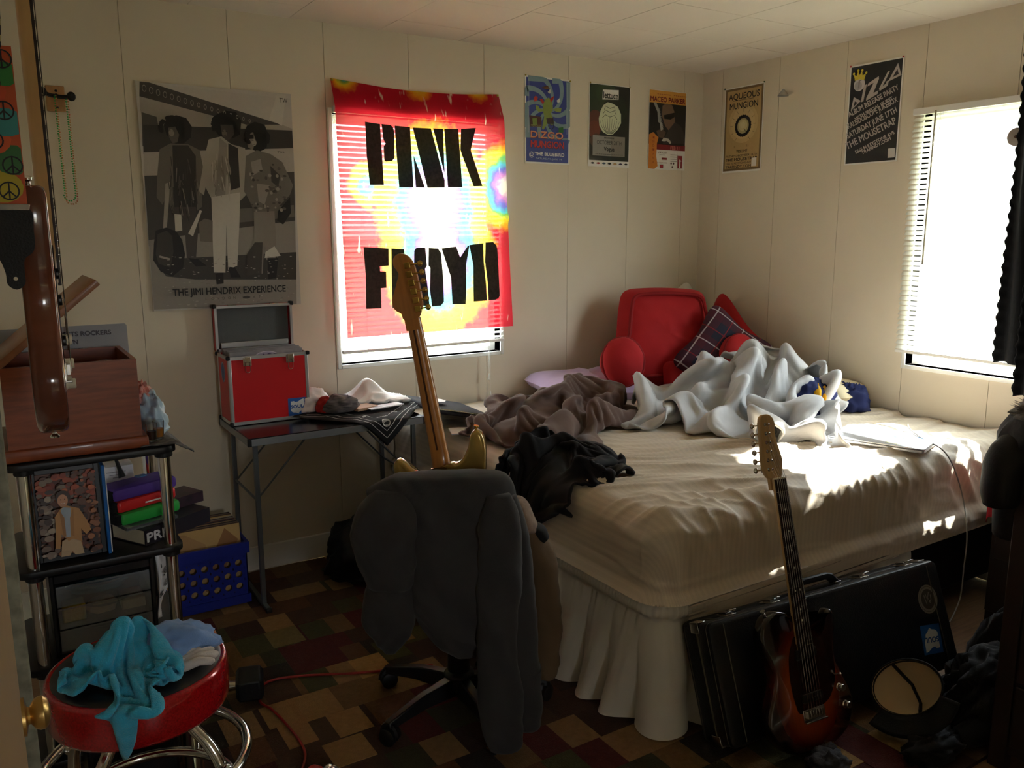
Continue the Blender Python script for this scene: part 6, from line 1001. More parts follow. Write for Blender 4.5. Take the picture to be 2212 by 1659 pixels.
# ================================================================ wall decorations: printed shapes in sheet metres
HENDRIX = [
 ((196, 190, 182), [(0.015, 0.891), (0.615, 0.873), (0.611, 0.556), (0.010, 0.611)]),
 ((70, 66, 62), [(0.016, 0.902), (0.050, 0.902), (0.567, 0.765), (0.418, 0.756), (0.011, 0.837)]),
 ((168, 160, 150), [(0.011, 0.837), (0.418, 0.756), (0.567, 0.765), (0.613, 0.752), (0.614, 0.720), (0.016, 0.738), (0.010, 0.789)]),
 ((206, 200, 190), [(0.514, 0.786), (0.553, 0.891), (0.590, 0.887), (0.567, 0.761)]),
 ((84, 80, 74), [(0.014, 0.778), (0.068, 0.764), (0.075, 0.704), (0.052, 0.643), (0.008, 0.649)]),
 ((60, 56, 52), [(0.016, 0.731), (0.613, 0.744), (0.611, 0.671), (0.009, 0.619)]),
 ((180, 172, 164), [(0.010, 0.626), (0.613, 0.671), (0.610, 0.556), (0.006, 0.536)]),
 ((70, 66, 62), [(0.006, 0.536), (0.610, 0.572), (0.603, 0.339), (0.002, 0.261)]),
 ((150, 144, 136), [(0.003, 0.285), (0.604, 0.365), (0.592, -0.002), (-0.010, 0.007)]),
 ((64, 60, 56), [(0.012, 0.207), (0.602, 0.229), (0.596, 0.110), (0.172, 0.123), (0.059, 0.139)]),
 ((112, 106, 100), [(0.361, 0.412), (0.601, 0.431), (0.602, 0.381), (0.358, 0.355)]),
 ((24, 22, 20), [(0.092, 0.735), (0.105, 0.762), (0.142, 0.775), (0.179, 0.767), (0.199, 0.734), (0.192, 0.692), (0.164, 0.668), (0.134, 0.663), (0.100, 0.698)]),
 ((96, 90, 84), [(0.108, 0.725), (0.135, 0.731), (0.148, 0.701), (0.139, 0.670), (0.120, 0.666), (0.108, 0.691)]),
 ((110, 104, 96), [(0.070, 0.640), (0.112, 0.665), (0.179, 0.665), (0.223, 0.644), (0.231, 0.582), (0.216, 0.418), (0.175, 0.386), (0.100, 0.393), (0.083, 0.462), (0.065, 0.424), (0.045, 0.454), (0.056, 0.553)]),
 ((52, 48, 44), [(0.119, 0.658), (0.179, 0.661), (0.206, 0.620), (0.195, 0.394), (0.108, 0.393)]),
 ((76, 70, 66), [(0.105, 0.416), (0.193, 0.418), (0.193, 0.307), (0.178, 0.204), (0.143, 0.204), (0.143, 0.315), (0.109, 0.315)]),
 ((206, 200, 190), [(0.107, 0.389), (0.133, 0.386), (0.133, 0.323), (0.106, 0.319)]),
 ((24, 22, 20), [(0.148, 0.212), (0.186, 0.207), (0.219, 0.179), (0.176, 0.176)]),
 ((168, 160, 150), [(0.082, 0.508), (0.100, 0.515), (0.087, 0.416), (0.073, 0.323), (0.059, 0.323)]),
 ((24, 22, 20), [(0.032, 0.323), (0.073, 0.335), (0.110, 0.319), (0.130, 0.284), (0.137, 0.228), (0.126, 0.173), (0.082, 0.138), (0.038, 0.159), (0.014, 0.207), (0.021, 0.269)]),
 ((60, 55, 50), [(0.038, 0.308), (0.073, 0.323), (0.093, 0.300), (0.093, 0.237), (0.077, 0.174), (0.033, 0.191), (0.025, 0.230)]),
 ((168, 160, 150), [(0.039, 0.224), (0.078, 0.212), (0.076, 0.204), (0.037, 0.216)]),
 ((24, 22, 20), [(0.288, 0.748), (0.298, 0.787), (0.334, 0.806), (0.377, 0.804), (0.397, 0.770), (0.388, 0.715), (0.359, 0.698), (0.304, 0.702), (0.289, 0.725)]),
 ((80, 74, 68), [(0.311, 0.749), (0.362, 0.752), (0.364, 0.713), (0.338, 0.685), (0.316, 0.699)]),
 ((176, 168, 156), [(0.261, 0.688), (0.312, 0.703), (0.350, 0.674), (0.405, 0.661), (0.412, 0.581), (0.397, 0.469), (0.371, 0.444), (0.257, 0.450), (0.236, 0.497), (0.227, 0.465), (0.208, 0.481), (0.241, 0.622)]),
 ((52, 48, 44), [(0.338, 0.677), (0.376, 0.659), (0.375, 0.500), (0.338, 0.488), (0.332, 0.578)]),
 ((150, 142, 132), [(0.304, 0.698), (0.334, 0.673), (0.312, 0.459), (0.273, 0.454)]),
 ((206, 200, 190), [(0.256, 0.458), (0.374, 0.480), (0.363, 0.347), (0.344, 0.176), (0.305, 0.160), (0.309, 0.347), (0.293, 0.148), (0.246, 0.150), (0.251, 0.307)]),
 ((24, 22, 20), [(0.252, 0.145), (0.285, 0.149), (0.283, 0.103), (0.254, 0.100)]),
 ((24, 22, 20), [(0.306, 0.173), (0.334, 0.168), (0.356, 0.126), (0.315, 0.127)]),
 ((120, 112, 104), [(0.200, 0.355), (0.224, 0.371), (0.255, 0.363), (0.249, 0.275), (0.199, 0.279)]),
 ((206, 200, 190), [(0.207, 0.406), (0.215, 0.402), (0.173, 0.299), (0.155, 0.311)]),
 ((24, 22, 20), [(0.404, 0.716), (0.418, 0.752), (0.452, 0.770), (0.492, 0.760), (0.506, 0.722), (0.495, 0.665), (0.461, 0.647), (0.421, 0.661)]),
 ((140, 132, 124), [(0.412, 0.724), (0.441, 0.732), (0.451, 0.695), (0.437, 0.654), (0.417, 0.665)]),
 ((24, 22, 20), [(0.408, 0.712), (0.444, 0.718), (0.443, 0.701), (0.411, 0.696)]),
 ((118, 112, 104), [(0.407, 0.629), (0.453, 0.655), (0.510, 0.642), (0.559, 0.611), (0.601, 0.514), (0.585, 0.473), (0.541, 0.431), (0.497, 0.401), (0.430, 0.396), (0.408, 0.453), (0.390, 0.485)]),
 ((160, 152, 144), [(0.426, 0.606), (0.467, 0.620), (0.473, 0.576), (0.431, 0.550)]),
 ((160, 152, 144), [(0.445, 0.518), (0.503, 0.512), (0.473, 0.430), (0.449, 0.445)]),
 ((66, 62, 58), [(0.507, 0.593), (0.547, 0.554), (0.536, 0.504), (0.508, 0.528)]),
 ((140, 132, 124), [(0.426, 0.400), (0.514, 0.405), (0.515, 0.281), (0.507, 0.197), (0.468, 0.198), (0.464, 0.273), (0.448, 0.140), (0.415, 0.141)]),
 ((70, 66, 60), [(0.423, 0.273), (0.456, 0.273), (0.444, 0.140), (0.381, 0.133), (0.387, 0.224)]),
 ((24, 22, 20), [(0.473, 0.206), (0.520, 0.205), (0.507, 0.121), (0.472, 0.114)]),
 ((206, 200, 190), [(0.466, 0.231), (0.506, 0.256), (0.531, 0.214), (0.461, 0.206)]),
 ((24, 22, 20), [(0.531, 0.406), (0.585, 0.464), (0.586, 0.398), (0.549, 0.348), (0.524, 0.364)]),
]
FLAGTYPE = [
 (1, [(0.134, 0.960), (0.206, 0.958), (0.210, 0.684), (0.143, 0.682), (0.134, 0.820)]),
 (1, [(0.214, 0.959), (0.260, 0.959), (0.272, 0.950), (0.276, 0.932), (0.272, 0.813), (0.258, 0.796), (0.225, 0.791), (0.218, 0.798), (0.218, 0.859), (0.229, 0.873), (0.219, 0.890)]),
 (1, [(0.281, 0.959), (0.359, 0.959), (0.362, 0.677), (0.286, 0.675), (0.282, 0.827)]),
 (1, [(0.370, 0.831), (0.379, 0.804), (0.422, 0.677), (0.374, 0.678)]),
 (1, [(0.373, 0.958), (0.464, 0.959), (0.525, 0.714), (0.524, 0.680), (0.435, 0.677), (0.402, 0.823)]),
 (1, [(0.475, 0.960), (0.527, 0.960), (0.525, 0.746)]),
 (1, [(0.533, 0.961), (0.610, 0.963), (0.616, 0.684), (0.540, 0.682)]),
 (1, [(0.626, 0.964), (0.710, 0.971), (0.674, 0.864), (0.731, 0.693), (0.680, 0.690), (0.622, 0.843), (0.616, 0.865)]),
 (1, [(0.097, 0.407), (0.219, 0.399), (0.216, 0.321), (0.172, 0.319), (0.172, 0.296), (0.201, 0.294), (0.199, 0.220), (0.171, 0.219), (0.168, 0.126), (0.092, 0.128), (0.099, 0.269)]),
 (1, [(0.232, 0.399), (0.295, 0.395), (0.295, 0.226), (0.339, 0.215), (0.337, 0.177), (0.315, 0.119), (0.223, 0.124)]),
 (1, [(0.347, 0.388), (0.359, 0.400), (0.406, 0.401), (0.410, 0.316), (0.399, 0.302), (0.407, 0.222), (0.413, 0.126), (0.363, 0.128), (0.340, 0.144), (0.337, 0.262)]),
 (1, [(0.425, 0.399), (0.475, 0.396), (0.491, 0.376), (0.496, 0.257), (0.493, 0.141), (0.475, 0.123), (0.426, 0.122), (0.419, 0.202), (0.428, 0.306), (0.418, 0.316)]),
 (1, [(0.495, 0.396), (0.573, 0.404), (0.592, 0.351), (0.635, 0.408), (0.642, 0.406), (0.621, 0.312), (0.620, 0.214), (0.613, 0.124), (0.540, 0.127), (0.539, 0.256)]),
 (1, [(0.642, 0.411), (0.719, 0.419), (0.717, 0.329), (0.725, 0.220), (0.727, 0.136), (0.656, 0.134), (0.660, 0.311)]),
 (1, [(0.732, 0.422), (0.776, 0.424), (0.794, 0.408), (0.799, 0.387), (0.799, 0.157), (0.791, 0.146), (0.773, 0.138), (0.736, 0.138), (0.735, 0.220), (0.724, 0.329)]),
]
SAXMAN = [
 ((150, 150, 146), [(0.031, 0.357), (0.051, 0.360), (0.075, 0.323), (0.092, 0.264), (0.083, 0.250), (0.069, 0.256), (0.062, 0.309)]),
 ((120, 96, 76), [(0.098, 0.345), (0.130, 0.359), (0.168, 0.354), (0.188, 0.318), (0.195, 0.271), (0.178, 0.225), (0.150, 0.213), (0.121, 0.239), (0.095, 0.291)]),
 ((26, 22, 20), [(0.109, 0.295), (0.188, 0.314), (0.191, 0.291), (0.161, 0.275), (0.114, 0.276)]),
 ((58, 54, 52), [(0.150, 0.220), (0.195, 0.264), (0.244, 0.240), (0.280, 0.187), (0.282, 0.149), (0.106, 0.139), (0.127, 0.185)]),
 ((96, 78, 64), [(0.057, 0.208), (0.098, 0.221), (0.127, 0.205), (0.114, 0.171), (0.072, 0.175)]),
 ((168, 166, 160), [(0.078, 0.263), (0.101, 0.251), (0.107, 0.218), (0.089, 0.210)]),
 ((190, 186, 178), [(0.096, 0.156), (0.114, 0.174), (0.152, 0.169), (0.171, 0.150), (0.162, 0.142), (0.138, 0.158), (0.114, 0.154)]),
 ((210, 130, 48), [(0.004, 0.186), (0.034, 0.200), (0.075, 0.172), (0.064, 0.141), (0.061, 0.073), (0.073, 0.018), (0.050, 0.001), (0.004, 0.002), (0.005, 0.097)]),
]
CABBAGE = [
 ((214, 220, 186), [(0.095, 0.317), (0.124, 0.334), (0.158, 0.329), (0.194, 0.315), (0.216, 0.278), (0.217, 0.232), (0.196, 0.198), (0.161, 0.170), (0.128, 0.167), (0.094, 0.179), (0.069, 0.210), (0.065, 0.248), (0.076, 0.287)]),
]
CREATURE = [
 ((132, 150, 70), [(0.109, 0.286), (0.121, 0.317), (0.145, 0.328), (0.163, 0.314), (0.171, 0.284), (0.169, 0.265), (0.157, 0.252), (0.169, 0.234), (0.181, 0.204), (0.169, 0.194), (0.137, 0.202), (0.129, 0.189), (0.115, 0.169), (0.103, 0.172), (0.111, 0.206), (0.117, 0.237), (0.109, 0.261)]),
 ((132, 150, 70), [(0.064, 0.285), (0.080, 0.283), (0.091, 0.269), (0.109, 0.267), (0.107, 0.258), (0.084, 0.253), (0.068, 0.264)]),
 ((132, 150, 70), [(0.169, 0.271), (0.204, 0.283), (0.225, 0.282), (0.220, 0.260), (0.192, 0.261)]),
 ((176, 50, 44), [(0.087, 0.317), (0.107, 0.319), (0.117, 0.301), (0.107, 0.292)]),
 ((176, 50, 44), [(0.151, 0.322), (0.179, 0.339), (0.171, 0.318), (0.157, 0.303)]),
 ((96, 70, 60), [(0.098, 0.373), (0.137, 0.385), (0.151, 0.371), (0.129, 0.366)]),
 ((200, 200, 196), [(0.137, 0.355), (0.155, 0.369), (0.159, 0.351), (0.145, 0.346)]),
 ((190, 50, 44), [(0.052, 0.318), (0.064, 0.331), (0.077, 0.323), (0.074, 0.307), (0.056, 0.301)]),
 ((208, 208, 200), [(0.193, 0.316), (0.211, 0.330), (0.217, 0.313), (0.200, 0.305)]),
 ((70, 30, 26), [(0.026, 0.234), (0.099, 0.230), (0.101, 0.181), (0.030, 0.179)]),
 ((120, 140, 60), [(0.044, 0.220), (0.072, 0.223), (0.076, 0.188), (0.048, 0.184)]),
 ((40, 110, 50), [(0.207, 0.184), (0.236, 0.189), (0.237, 0.161), (0.207, 0.159)]),
 ((58, 44, 44), [(0.129, 0.226), (0.173, 0.229), (0.177, 0.201), (0.137, 0.198)]),
]
def on_back(x0, z0, y=-.004):
 return Matrix(((1, 0, 0, x0), (0, 0, -1, y), (0, 1, 0, z0), (0, 0, 0, 1)))
def on_right(y0, z0, x=-.004):
 return Matrix(((0, 0, -1, x), (-1, 0, 0, -y0), (0, 1, 0, z0), (0, 0, 0, 1)))
m_print = mat_print()
m_tack = mat('yellow_tack', (196, 176, 60), .4)
m_tape = mat('red_tape', (190, 60, 56), .6)
m_green = mat('green_tape', (60, 84, 60), .6)
def poster(name, label, P, loc, pins=None, pm=None, cat='poster'):
 o = P.obj(name, m_print, None, smooth=False, loc=loc)
 tag(o, label, cat)
 for (u, v) in pins or []:
  c = P.M @ Vector((u, v, .003))
  G().ball(c, .0045, 8).obj('pin', pm or m_tack, o)
 return o

# ---- large black and white band poster
w, h = .612, .894
P = Print(on_back(-3.027, 1.196, -.009), w, h, (200, 194, 186))
for c, pts in HENDRIX:
 P.poly([(min(max(a, .002), w - .002), min(max(b, .002), h - .002)) for a, b in pts], c)
for i in range(17):
 t = i / 16
 u, v = .03 + .40 * t, .868 - .096 * t
 P.ring(u, v, .0135 * (1 - .45 * t), .003, (150, 144, 138), 12, sx=.6)
P.text('TW', .56, .855, .02, .034, (60, 56, 52))
P.text('TWA', .540, .648, .008, .03, (60, 56, 52))
rr = random.Random(5)
for i in range(140):
 u, v = rr.uniform(.05, .58), rr.uniform(.01, .22)
 P.disc(u, v, rr.uniform(.002, .007), rr.choice([(132, 126, 118), (172, 166, 158), (186, 180, 170)]), rr.uniform(.001, .002), 6)
for i in range(46):
 u, v = rr.uniform(.09, .20), rr.uniform(.40, .62)
 P.line([(u, v), (u + rr.uniform(-.01, .01), v - rr.uniform(.02, .06))], .003, rr.choice([(60, 56, 52), (84, 80, 74), (130, 124, 116)]))
 u, v = rr.uniform(.26, .33), rr.uniform(.48, .64)
 P.line([(u, v), (u + rr.uniform(-.006, .01), v - rr.uniform(.02, .07))], .003, rr.choice([(150, 142, 132), (196, 188, 178), (128, 120, 110)]))
 u, v = rr.uniform(.41, .56), rr.uniform(.40, .60)
 P.disc(u, v, rr.uniform(.004, .010), rr.choice([(70, 66, 60), (160, 152, 142), (92, 86, 80)]), rr.uniform(.003, .008), 7)
 for hu, hv, R0 in ((.125, .722, .05), (.325, .745, .05), (.452, .700, .045)):
  a = rr.uniform(0, 2 * PI)
  if math.sin(a) > -.5:
   P.disc(hu + R0 * math.cos(a), hv + R0 * .8 * math.sin(a), .009, (26, 24, 22), n=7)
for (u, v, c) in ((.118, .706, (150, 140, 130)), (.322, .716, (118, 106, 96)), (.440, .686, (172, 162, 150))):
 P.disc(u - .006, v - .004, .010, c, .014, 12)
 for q in (-.012, .002): P.rect(u + q - .003, v + .002, u + q + .004, v + .004, (36, 32, 30))
 P.rect(u - .011, v - .013, u - .001, v - .0115, (50, 42, 40))
P.text('THE JIMI HENDRIX EXPERIENCE', .072, .062, .029, .462, (24, 22, 20), bold=.0009)
x = .198
for ch in 'LONDON':
 P.text(ch, x, .039, .011, None, (70, 64, 60)); x += .0225
P.disc(.365, .044, .016, (70, 64, 60), .006, 9)
x += .016
for ch in '1967':
 P.text(ch, x, .039, .011, None, (70, 64, 60)); x += .0225
poster('band_poster', 'large black and white poster of three musicians in front of an airliner', P, (-2.72, -.006, 1.196))

# ---- four concert posters on the back wall, two on the right wall
w, h = .279, .424
P = Print(on_back(-1.2235, 1.854), w, h)
P.rect(.009, .008, w - .009, h - .008, (58, 72, 150))
cx, cy = .14, .26
for k in range(9):
 pts, tt = [], []
 for i in range(15):
  r = .02 + i * .0145
  a = 2 * PI * k / 9 + r * 6.5
  pts.append((min(max(cx + r * math.cos(a), .010), w - .010), min(max(cy + r * math.sin(a), .12), h - .010))); tt.append(.0125 + r * .09)
 P.line(pts, tt, (124, 150, 160))
P.rect(.009, .008, w - .009, .125, (58, 72, 150))
for c, pts in CREATURE: P.poly(pts, c)
P.ring(.159, .190, .018, .004, (40, 36, 60), 20); P.line([(.15, .23), (.159, .19)], .006, (70, 40, 44))
P.text('MUNGION', .035, .180, .012, .065, (150, 150, 90))
for q, c in ((-.003, (120, 30, 60)), (0, (226, 150, 110))):
 P.text('DiZGO', .034 - q * .5, .127 + q, .034, .20, c, bold=.001)
for q, c in ((-.003, (90, 20, 40)), (0, (206, 56, 60))):
 P.text('MUNGION', .034 - q * .5, .080 + q, .034, .205, c, bold=.0012)
P.text('@', .024, .034, .024, .026, (236, 236, 232))
P.text('THE BLUEBIRD', .057, .040, .017, .185, (236, 236, 232), bold=.0006)
P.text('SATURDAY, ' + 'J' + 'AN. 14', .066, .021, .009, .16, (180, 190, 210))
for q in (.022, w - .022): P.line([(q, .15), (q, h - .016)], .0012, (200, 206, 224))
poster('concert_poster', 'blue concert poster with a pale swirl and a green unicycling creature', P, (-1.084, -.004, 1.854), [(.004, h), (w - .002, h - .006)])

P = Print(on_back(-.8215, 1.854), w, h)
P.rect(.004, .032, w - .004, h - .004, (34, 38, 30))
for (u, v, r, c) in ((.06, .34, .09, (44, 58, 34)), (.12, .37, .07, (48, 66, 38)), (.04, .24, .05, (96, 54, 36)), (.035, .19, .045, (112, 58, 38)), (.05, .13, .04, (86, 62, 44)), (.18, .30, .08, (36, 46, 32))):
 P.poly([(min(max(u + r * math.cos(a * PI / 9) * (1 + .12 * math.sin(5 * a)), .005), w - .005), min(max(v + r * math.sin(a * PI / 9), .034), h - .005)) for a in range(18)], c)
P.poly([(.088, .345), (.090, .396), (.198, .401), (.198, .352)], (236, 236, 230))
P.text('lettuce', .095, .354, .034, .098, (34, 40, 34), bold=.0012)
for c, pts in CABBAGE: P.poly(pts, c)
rr = random.Random(2)
c0 = Vector((.139, .235))
for k in range(-4, 5):
 P.line([(c0.x + k * .004, c0.y - .062), (c0.x + k * .013, c0.y - .03), (c0.x + k * .0165, c0.y + .02 - abs(k) * .004)], [.0028, .0024, .0012], (44, 52, 40))
for dy in (.028, .052, .072):
 P.line([(c0.x - .060 + dy * .3, c0.y + dy - .012), (c0.x - .03, c0.y + dy + .006), (c0.x, c0.y + dy - .004), (c0.x + .03, c0.y + dy + .006), (c0.x + .058 - dy * .3, c0.y + dy - .014)], .0028, (44, 52, 40))
P.rect(.026, .056, .246, .160, (150, 148, 142))
P.rect(.150, .056, .246, .160, (136, 130, 122))
for k in range(9): P.rect(.103 + k * .0076, .146, .1085 + k * .0076, .154, (72, 70, 66))
P.text('OCTOBER 28TH', .137, .116, .021, .168, (40, 38, 36), center=True)
P.text('Vogue', .137, .083, .021, .070, (26, 24, 24), center=True, bold=.0011)
for k in range(26): P.rect(.044 + k * .0072, .063, .0480 + k * .0072 + .002 * (k % 2), .0665, (84, 82, 78))
for i, c in enumerate(((60, 60, 60), (160, 40, 40), (70, 90, 110), (40, 40, 40), (190, 150, 90), (70, 60, 90), (60, 60, 60))):
 P.rect(.012 + i * .038, .014, .036 + i * .038, .018, c); P.disc(.024 + i * .038, .017, .010, c, .005, 12)
poster('concert_poster', 'dark green concert poster with a pale lettuce head', P, (-.682, -.004, 1.854), [(.006, h), (w - .006, h - .004)])

h2 = .427
P = Print(on_back(-.409, 1.854), w, h2)
P.rect(.003, h2 - .070, w - .003, h2 - .003, (222, 160, 70))
for k in range(14): P.rect(.06 + k * .0145 + .02 * (k > 6), h2 - .024, .070 + k * .0145 + .02 * (k > 6), h2 - .020, (170, 90, 48))
P.text('MACEO PARKER', .010, h2 - .062, .027, .258, (126, 26, 28), bold=.0011)
P.rect(.003, .136, w - .003, h2 - .070, (30, 27, 26))
for c, pts in SAXMAN: P.poly([(min(max(a, .004), w - .004), b) for a, b in pts], c)
for k in range(9):
 P.disc(.075 + k * .004, .325 - k * .013, .004, (120, 118, 112), n=8)
P.rect(.062, .108, w - .003, .136, (124, 28, 34))
P.text('FEB 11', .165, .113, .018, .066, (206, 120, 110), bold=.0006)
P.text('GRAZIE!', .075, .088, .010, .062, (90, 40, 44)); P.text('ITALIANO', .083, .077, .006, .044, (60, 50, 50))
P.rect(.10, .054, .14, .065, (140, 40, 44)); P.text('IU CREDIT UNION', .068, .034, .007, .074, (120, 30, 36))
P.rect(.088, .008, .112, .026, (150, 36, 44)); P.rect(.222, .010, .256, .080, (140, 30, 40))
P.poly([(.228, .050), (.239, .062), (.250, .050), (.244, .050), (.244, .012), (.234, .012), (.234, .050)], (236, 232, 226))
for q in range(4): P.rect(.165, .082 - q * .012, .215, .085 - q * .012, (150, 146, 140))
for t in ((.172, .036), (.19, .036), (.182, .016)): P.disc(t[0], t[1], .006, (90, 60, 60), n=10)
for i, ch in enumerate('INDIANA'):
 P.text(ch, .030, .165 - i * .022, .013, .013, (166, 76, 30))
poster('concert_poster', 'orange and black concert poster of a man playing a saxophone', P, (-.27, -.004, 1.854))

h3 = .455
P = Print(on_right(.1765, 1.832, -.004), w, h3)
P.rect(.006, .010, w - .006, h3 - .006, (120, 98, 62))
P.rect(.018, .022, w - .018, h3 - .018, (190, 160, 106))
for (u, v, r, c) in ((.14, .26, .105, (206, 178, 124)), (.14, .26, .085, (214, 188, 134))): P.disc(u, v, r, c)
K3 = (28, 24, 20)
P.text('AQUEOUS', .030, h3 - .066, .034, .218, K3, bold=.0007)
P.line([(.06, h3 - .072), (.21, h3 - .072)], .0022, K3)
P.text('MUNGION', .040, h3 - .116, .034, .20, K3, bold=.0007)
P.ring(.142, .245, .058, .020, (26, 26, 28), 72, wob=.03, k=24)
P.disc(.142, .245, .041, (178, 168, 120)); P.disc(.142, .247, .030, (206, 196, 146)); P.disc(.140, .25, .017, (214, 206, 160))
P.line([(.150, .232), (.164, .212)], .003, K3)
for k in range(11):
 a = math.radians(235 - k * 29)
 P.line([(.142 + .074 * math.cos(a), .245 + .074 * math.sin(a)), (.142 + .093 * math.cos(a), .245 + .093 * math.sin(a))], .0016, K3)
P.text('0', .085, .132, .013, None, K3); P.text('11', .176, .132, .013, None, K3)
P.text('VOLUME', .142, .104, .017, .080, K3, center=True)
P.text('FRIDAY DECEMBER 16TH', .027, .084, .011, .225, K3)
P.text('THE MOUSETRAP', .027, .062, .016, .225, K3, bold=.0005)
P.text('5565 N. KEYSTONE AVE', .027, .044, .011, .185, K3)
P.text('TRAPINDY.COM', .027, .024, .014, .185, K3, bold=.0004)
P.rect(.216, .026, .250, .070, (232, 228, 220))
poster('concert_poster', 'tan concert poster with a big black volume knob', P, (-.004, -.316, 1.832), [(.0, h3), (w, h3)], m_green)

P = Print(on_right(.976, 1.822, -.004), w, .458)
h4 = .458
P.rect(.007, .007, w - .007, h4 - .007, (28, 30, 34))
S = (188, 180, 176)
P.disc(.055, .368, .030, (206, 202, 204)); P.disc(.050, .362, .020, (176, 172, 176)); P.poly([(.050, .35), (.056, .352), (.058, .382), (.066, .384), (.066, .390), (.050, .386)], (140, 134, 138))
P.poly([(.030, .388), (.022, .418), (.036, .408), (.045, .430), (.054, .410), (.066, .428), (.070, .406), (.088, .414), (.080, .384), (.055, .392)], (222, 204, 66))
for (u, v) in ((.022, .420), (.045, .432), (.067, .430), (.089, .416)): P.disc(u, v, .006, (222, 204, 66), n=10)
def lt(pts, o, c=S):
 P.poly([(o[0] + a, o[1] + b) for a, b in pts], c)
lt([(0, 0), (.012, .062), (.052, .040)], (.018, .252)); lt([(.014, .016), (.019, .042), (.034, .034)], (.018, .252), (28, 30, 34))
lt([(0, 0), (.014, .003), (.026, .078), (.012, .075)], (.070, .285))
lt([(0, .052), (.006, .066), (.058, .090), (.060, .078), (.036, .018), (.062, .028), (.058, .012), (0, -.012), (0, 0), (.034, .064)], (.098, .300))
lt([(.040, .070), (.0, .0), (.004, -.012), (.044, .006), (.048, .030), (.036, .026), (.034, .016), (.018, .008), (.050, .068)], (.162, .335))
lt([(0, 0), (.045, .075), (.066, .020)], (.205, .358)); lt([(.022, .016), (.044, .050), (.052, .026)], (.205, .358), (28, 30, 34))
for (t, u, v, hh, ww) in (('ALBUM RELEASE PARTY', .014, .224, .026, .268), ('WITH SPECIAL GUEST', .046, .206, .014, .205), ('KALEIDOSCOPE JUKEBOX', .014, .170, .026, .268), ('SATURDAY JUNE 17TH', .014, .124, .028, .268),
                          ('THE MOUSETRAP', .014, .074, .034, .272), ('5565 N KEYSTONE AVE', .064, .050, .016, .21), ('TRAPINDY.COM', .10, .044, .016, .155)):
 P.text(t, u, v, hh, min(ww, (w - .012 - u) / math.cos(.36)), S, bold=.0008, rot=.36, shear=-.10, fn=lambda a, b: (min(a, w - .01), b))
P.rect(.234, .018, .270, .060, (206, 202, 196))
poster('concert_poster', 'black concert poster with slanted silver lettering and a yellow crown', P, (-.004, -1.115, 1.822), [(.004, h4 - .002), (w - .004, h4 - .002)], m_tape)

# ---------------------------------------------------------------- tie-dye flag hanging over the back window
m_flag = bpy.data.materials.new('tie_dye_cloth')
m_flag.use_nodes = True
n, l = m_flag.node_tree.nodes, m_flag.node_tree.links
tc = n.new('ShaderNodeTexCoord')
nzs = n.new('ShaderNodeTexNoise'); nzs.inputs['Scale'].default_value = 26; nzs.inputs['Detail'].default_value = 5
l.new(tc.outputs['Object'], nzs.inputs['Vector'])
prev = None
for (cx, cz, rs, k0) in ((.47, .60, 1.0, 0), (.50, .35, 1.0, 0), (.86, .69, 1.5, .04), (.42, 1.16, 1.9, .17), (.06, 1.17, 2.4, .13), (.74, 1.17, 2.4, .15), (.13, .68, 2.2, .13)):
 vs = n.new('ShaderNodeVectorMath'); vs.operation = 'DISTANCE'
 mp = n.new('ShaderNodeMapping'); mp.inputs['Scale'].default_value = (1.05, 0, .86)
 l.new(tc.outputs['Object'], mp.inputs[0]); l.new(mp.outputs[0], vs.inputs[0])
 vs.inputs[1].default_value = (cx * 1.05, 0, cz * .86)
 sc = n.new('ShaderNodeMath'); sc.operation = 'MULTIPLY_ADD'; sc.inputs[1].default_value = rs; sc.inputs[2].default_value = k0
 l.new(vs.outputs['Value'], sc.inputs[0])
 if prev is None: prev = sc.outputs[0]
 else:
  mn = n.new('ShaderNodeMath'); mn.operation = 'SMOOTH_MIN'; mn.inputs[2].default_value = .05
  l.new(prev, mn.inputs[0]); l.new(sc.outputs[0], mn.inputs[1]); prev = mn.outputs[0]
ad = n.new('ShaderNodeMath'); ad.operation = 'MULTIPLY_ADD'; ad.inputs[1].default_value = .10; ad.inputs[2].default_value = -.05
l.new(nzs.outputs['Fac'], ad.inputs[0])
su = n.new('ShaderNodeMath'); su.operation = 'ADD'; l.new(prev, su.inputs[0]); l.new(ad.outputs[0], su.inputs[1])
cr = n.new('ShaderNodeValToRGB'); l.new(su.outputs[0], cr.inputs[0])
el = cr.color_ramp.elements
stops = [(0.0, (246, 240, 226)), (.08, (244, 232, 226)), (.115, (206, 130, 206)), (.15, (110, 110, 214)), (.185, (90, 196, 220)), (.215, (130, 196, 90)), (.25, (250, 222, 60)), (.295, (246, 160, 40)), (.335, (206, 38, 58)), (1.0, (190, 28, 52))]  # near-white centre stops put the blown-out window glow into the dye
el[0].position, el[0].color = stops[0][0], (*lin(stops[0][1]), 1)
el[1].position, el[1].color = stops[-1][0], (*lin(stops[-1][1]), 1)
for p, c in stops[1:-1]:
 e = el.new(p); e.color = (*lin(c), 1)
df, tr, ms = n.new('ShaderNodeBsdfDiffuse'), n.new('ShaderNodeBsdfTranslucent'), n.new('ShaderNodeMixShader')
wv = n.new('ShaderNodeTexNoise'); wv.inputs['Scale'].default_value = 17; wv.inputs['Detail'].default_value = 2
mp2 = n.new('ShaderNodeMapping'); mp2.inputs['Scale'].default_value = (2.2, 1, .5); l.new(tc.outputs['Object'], mp2.inputs[0]); l.new(mp2.outputs[0], wv.inputs['Vector'])
r2 = n.new('ShaderNodeMapRange'); r2.inputs[1].default_value = .66; r2.inputs[2].default_value = .74; l.new(wv.outputs['Fac'], r2.inputs[0])
mc = n.new('ShaderNodeMix'); mc.data_type = 'RGBA'; mc.inputs[7].default_value = (.86, .74, .66, 1)
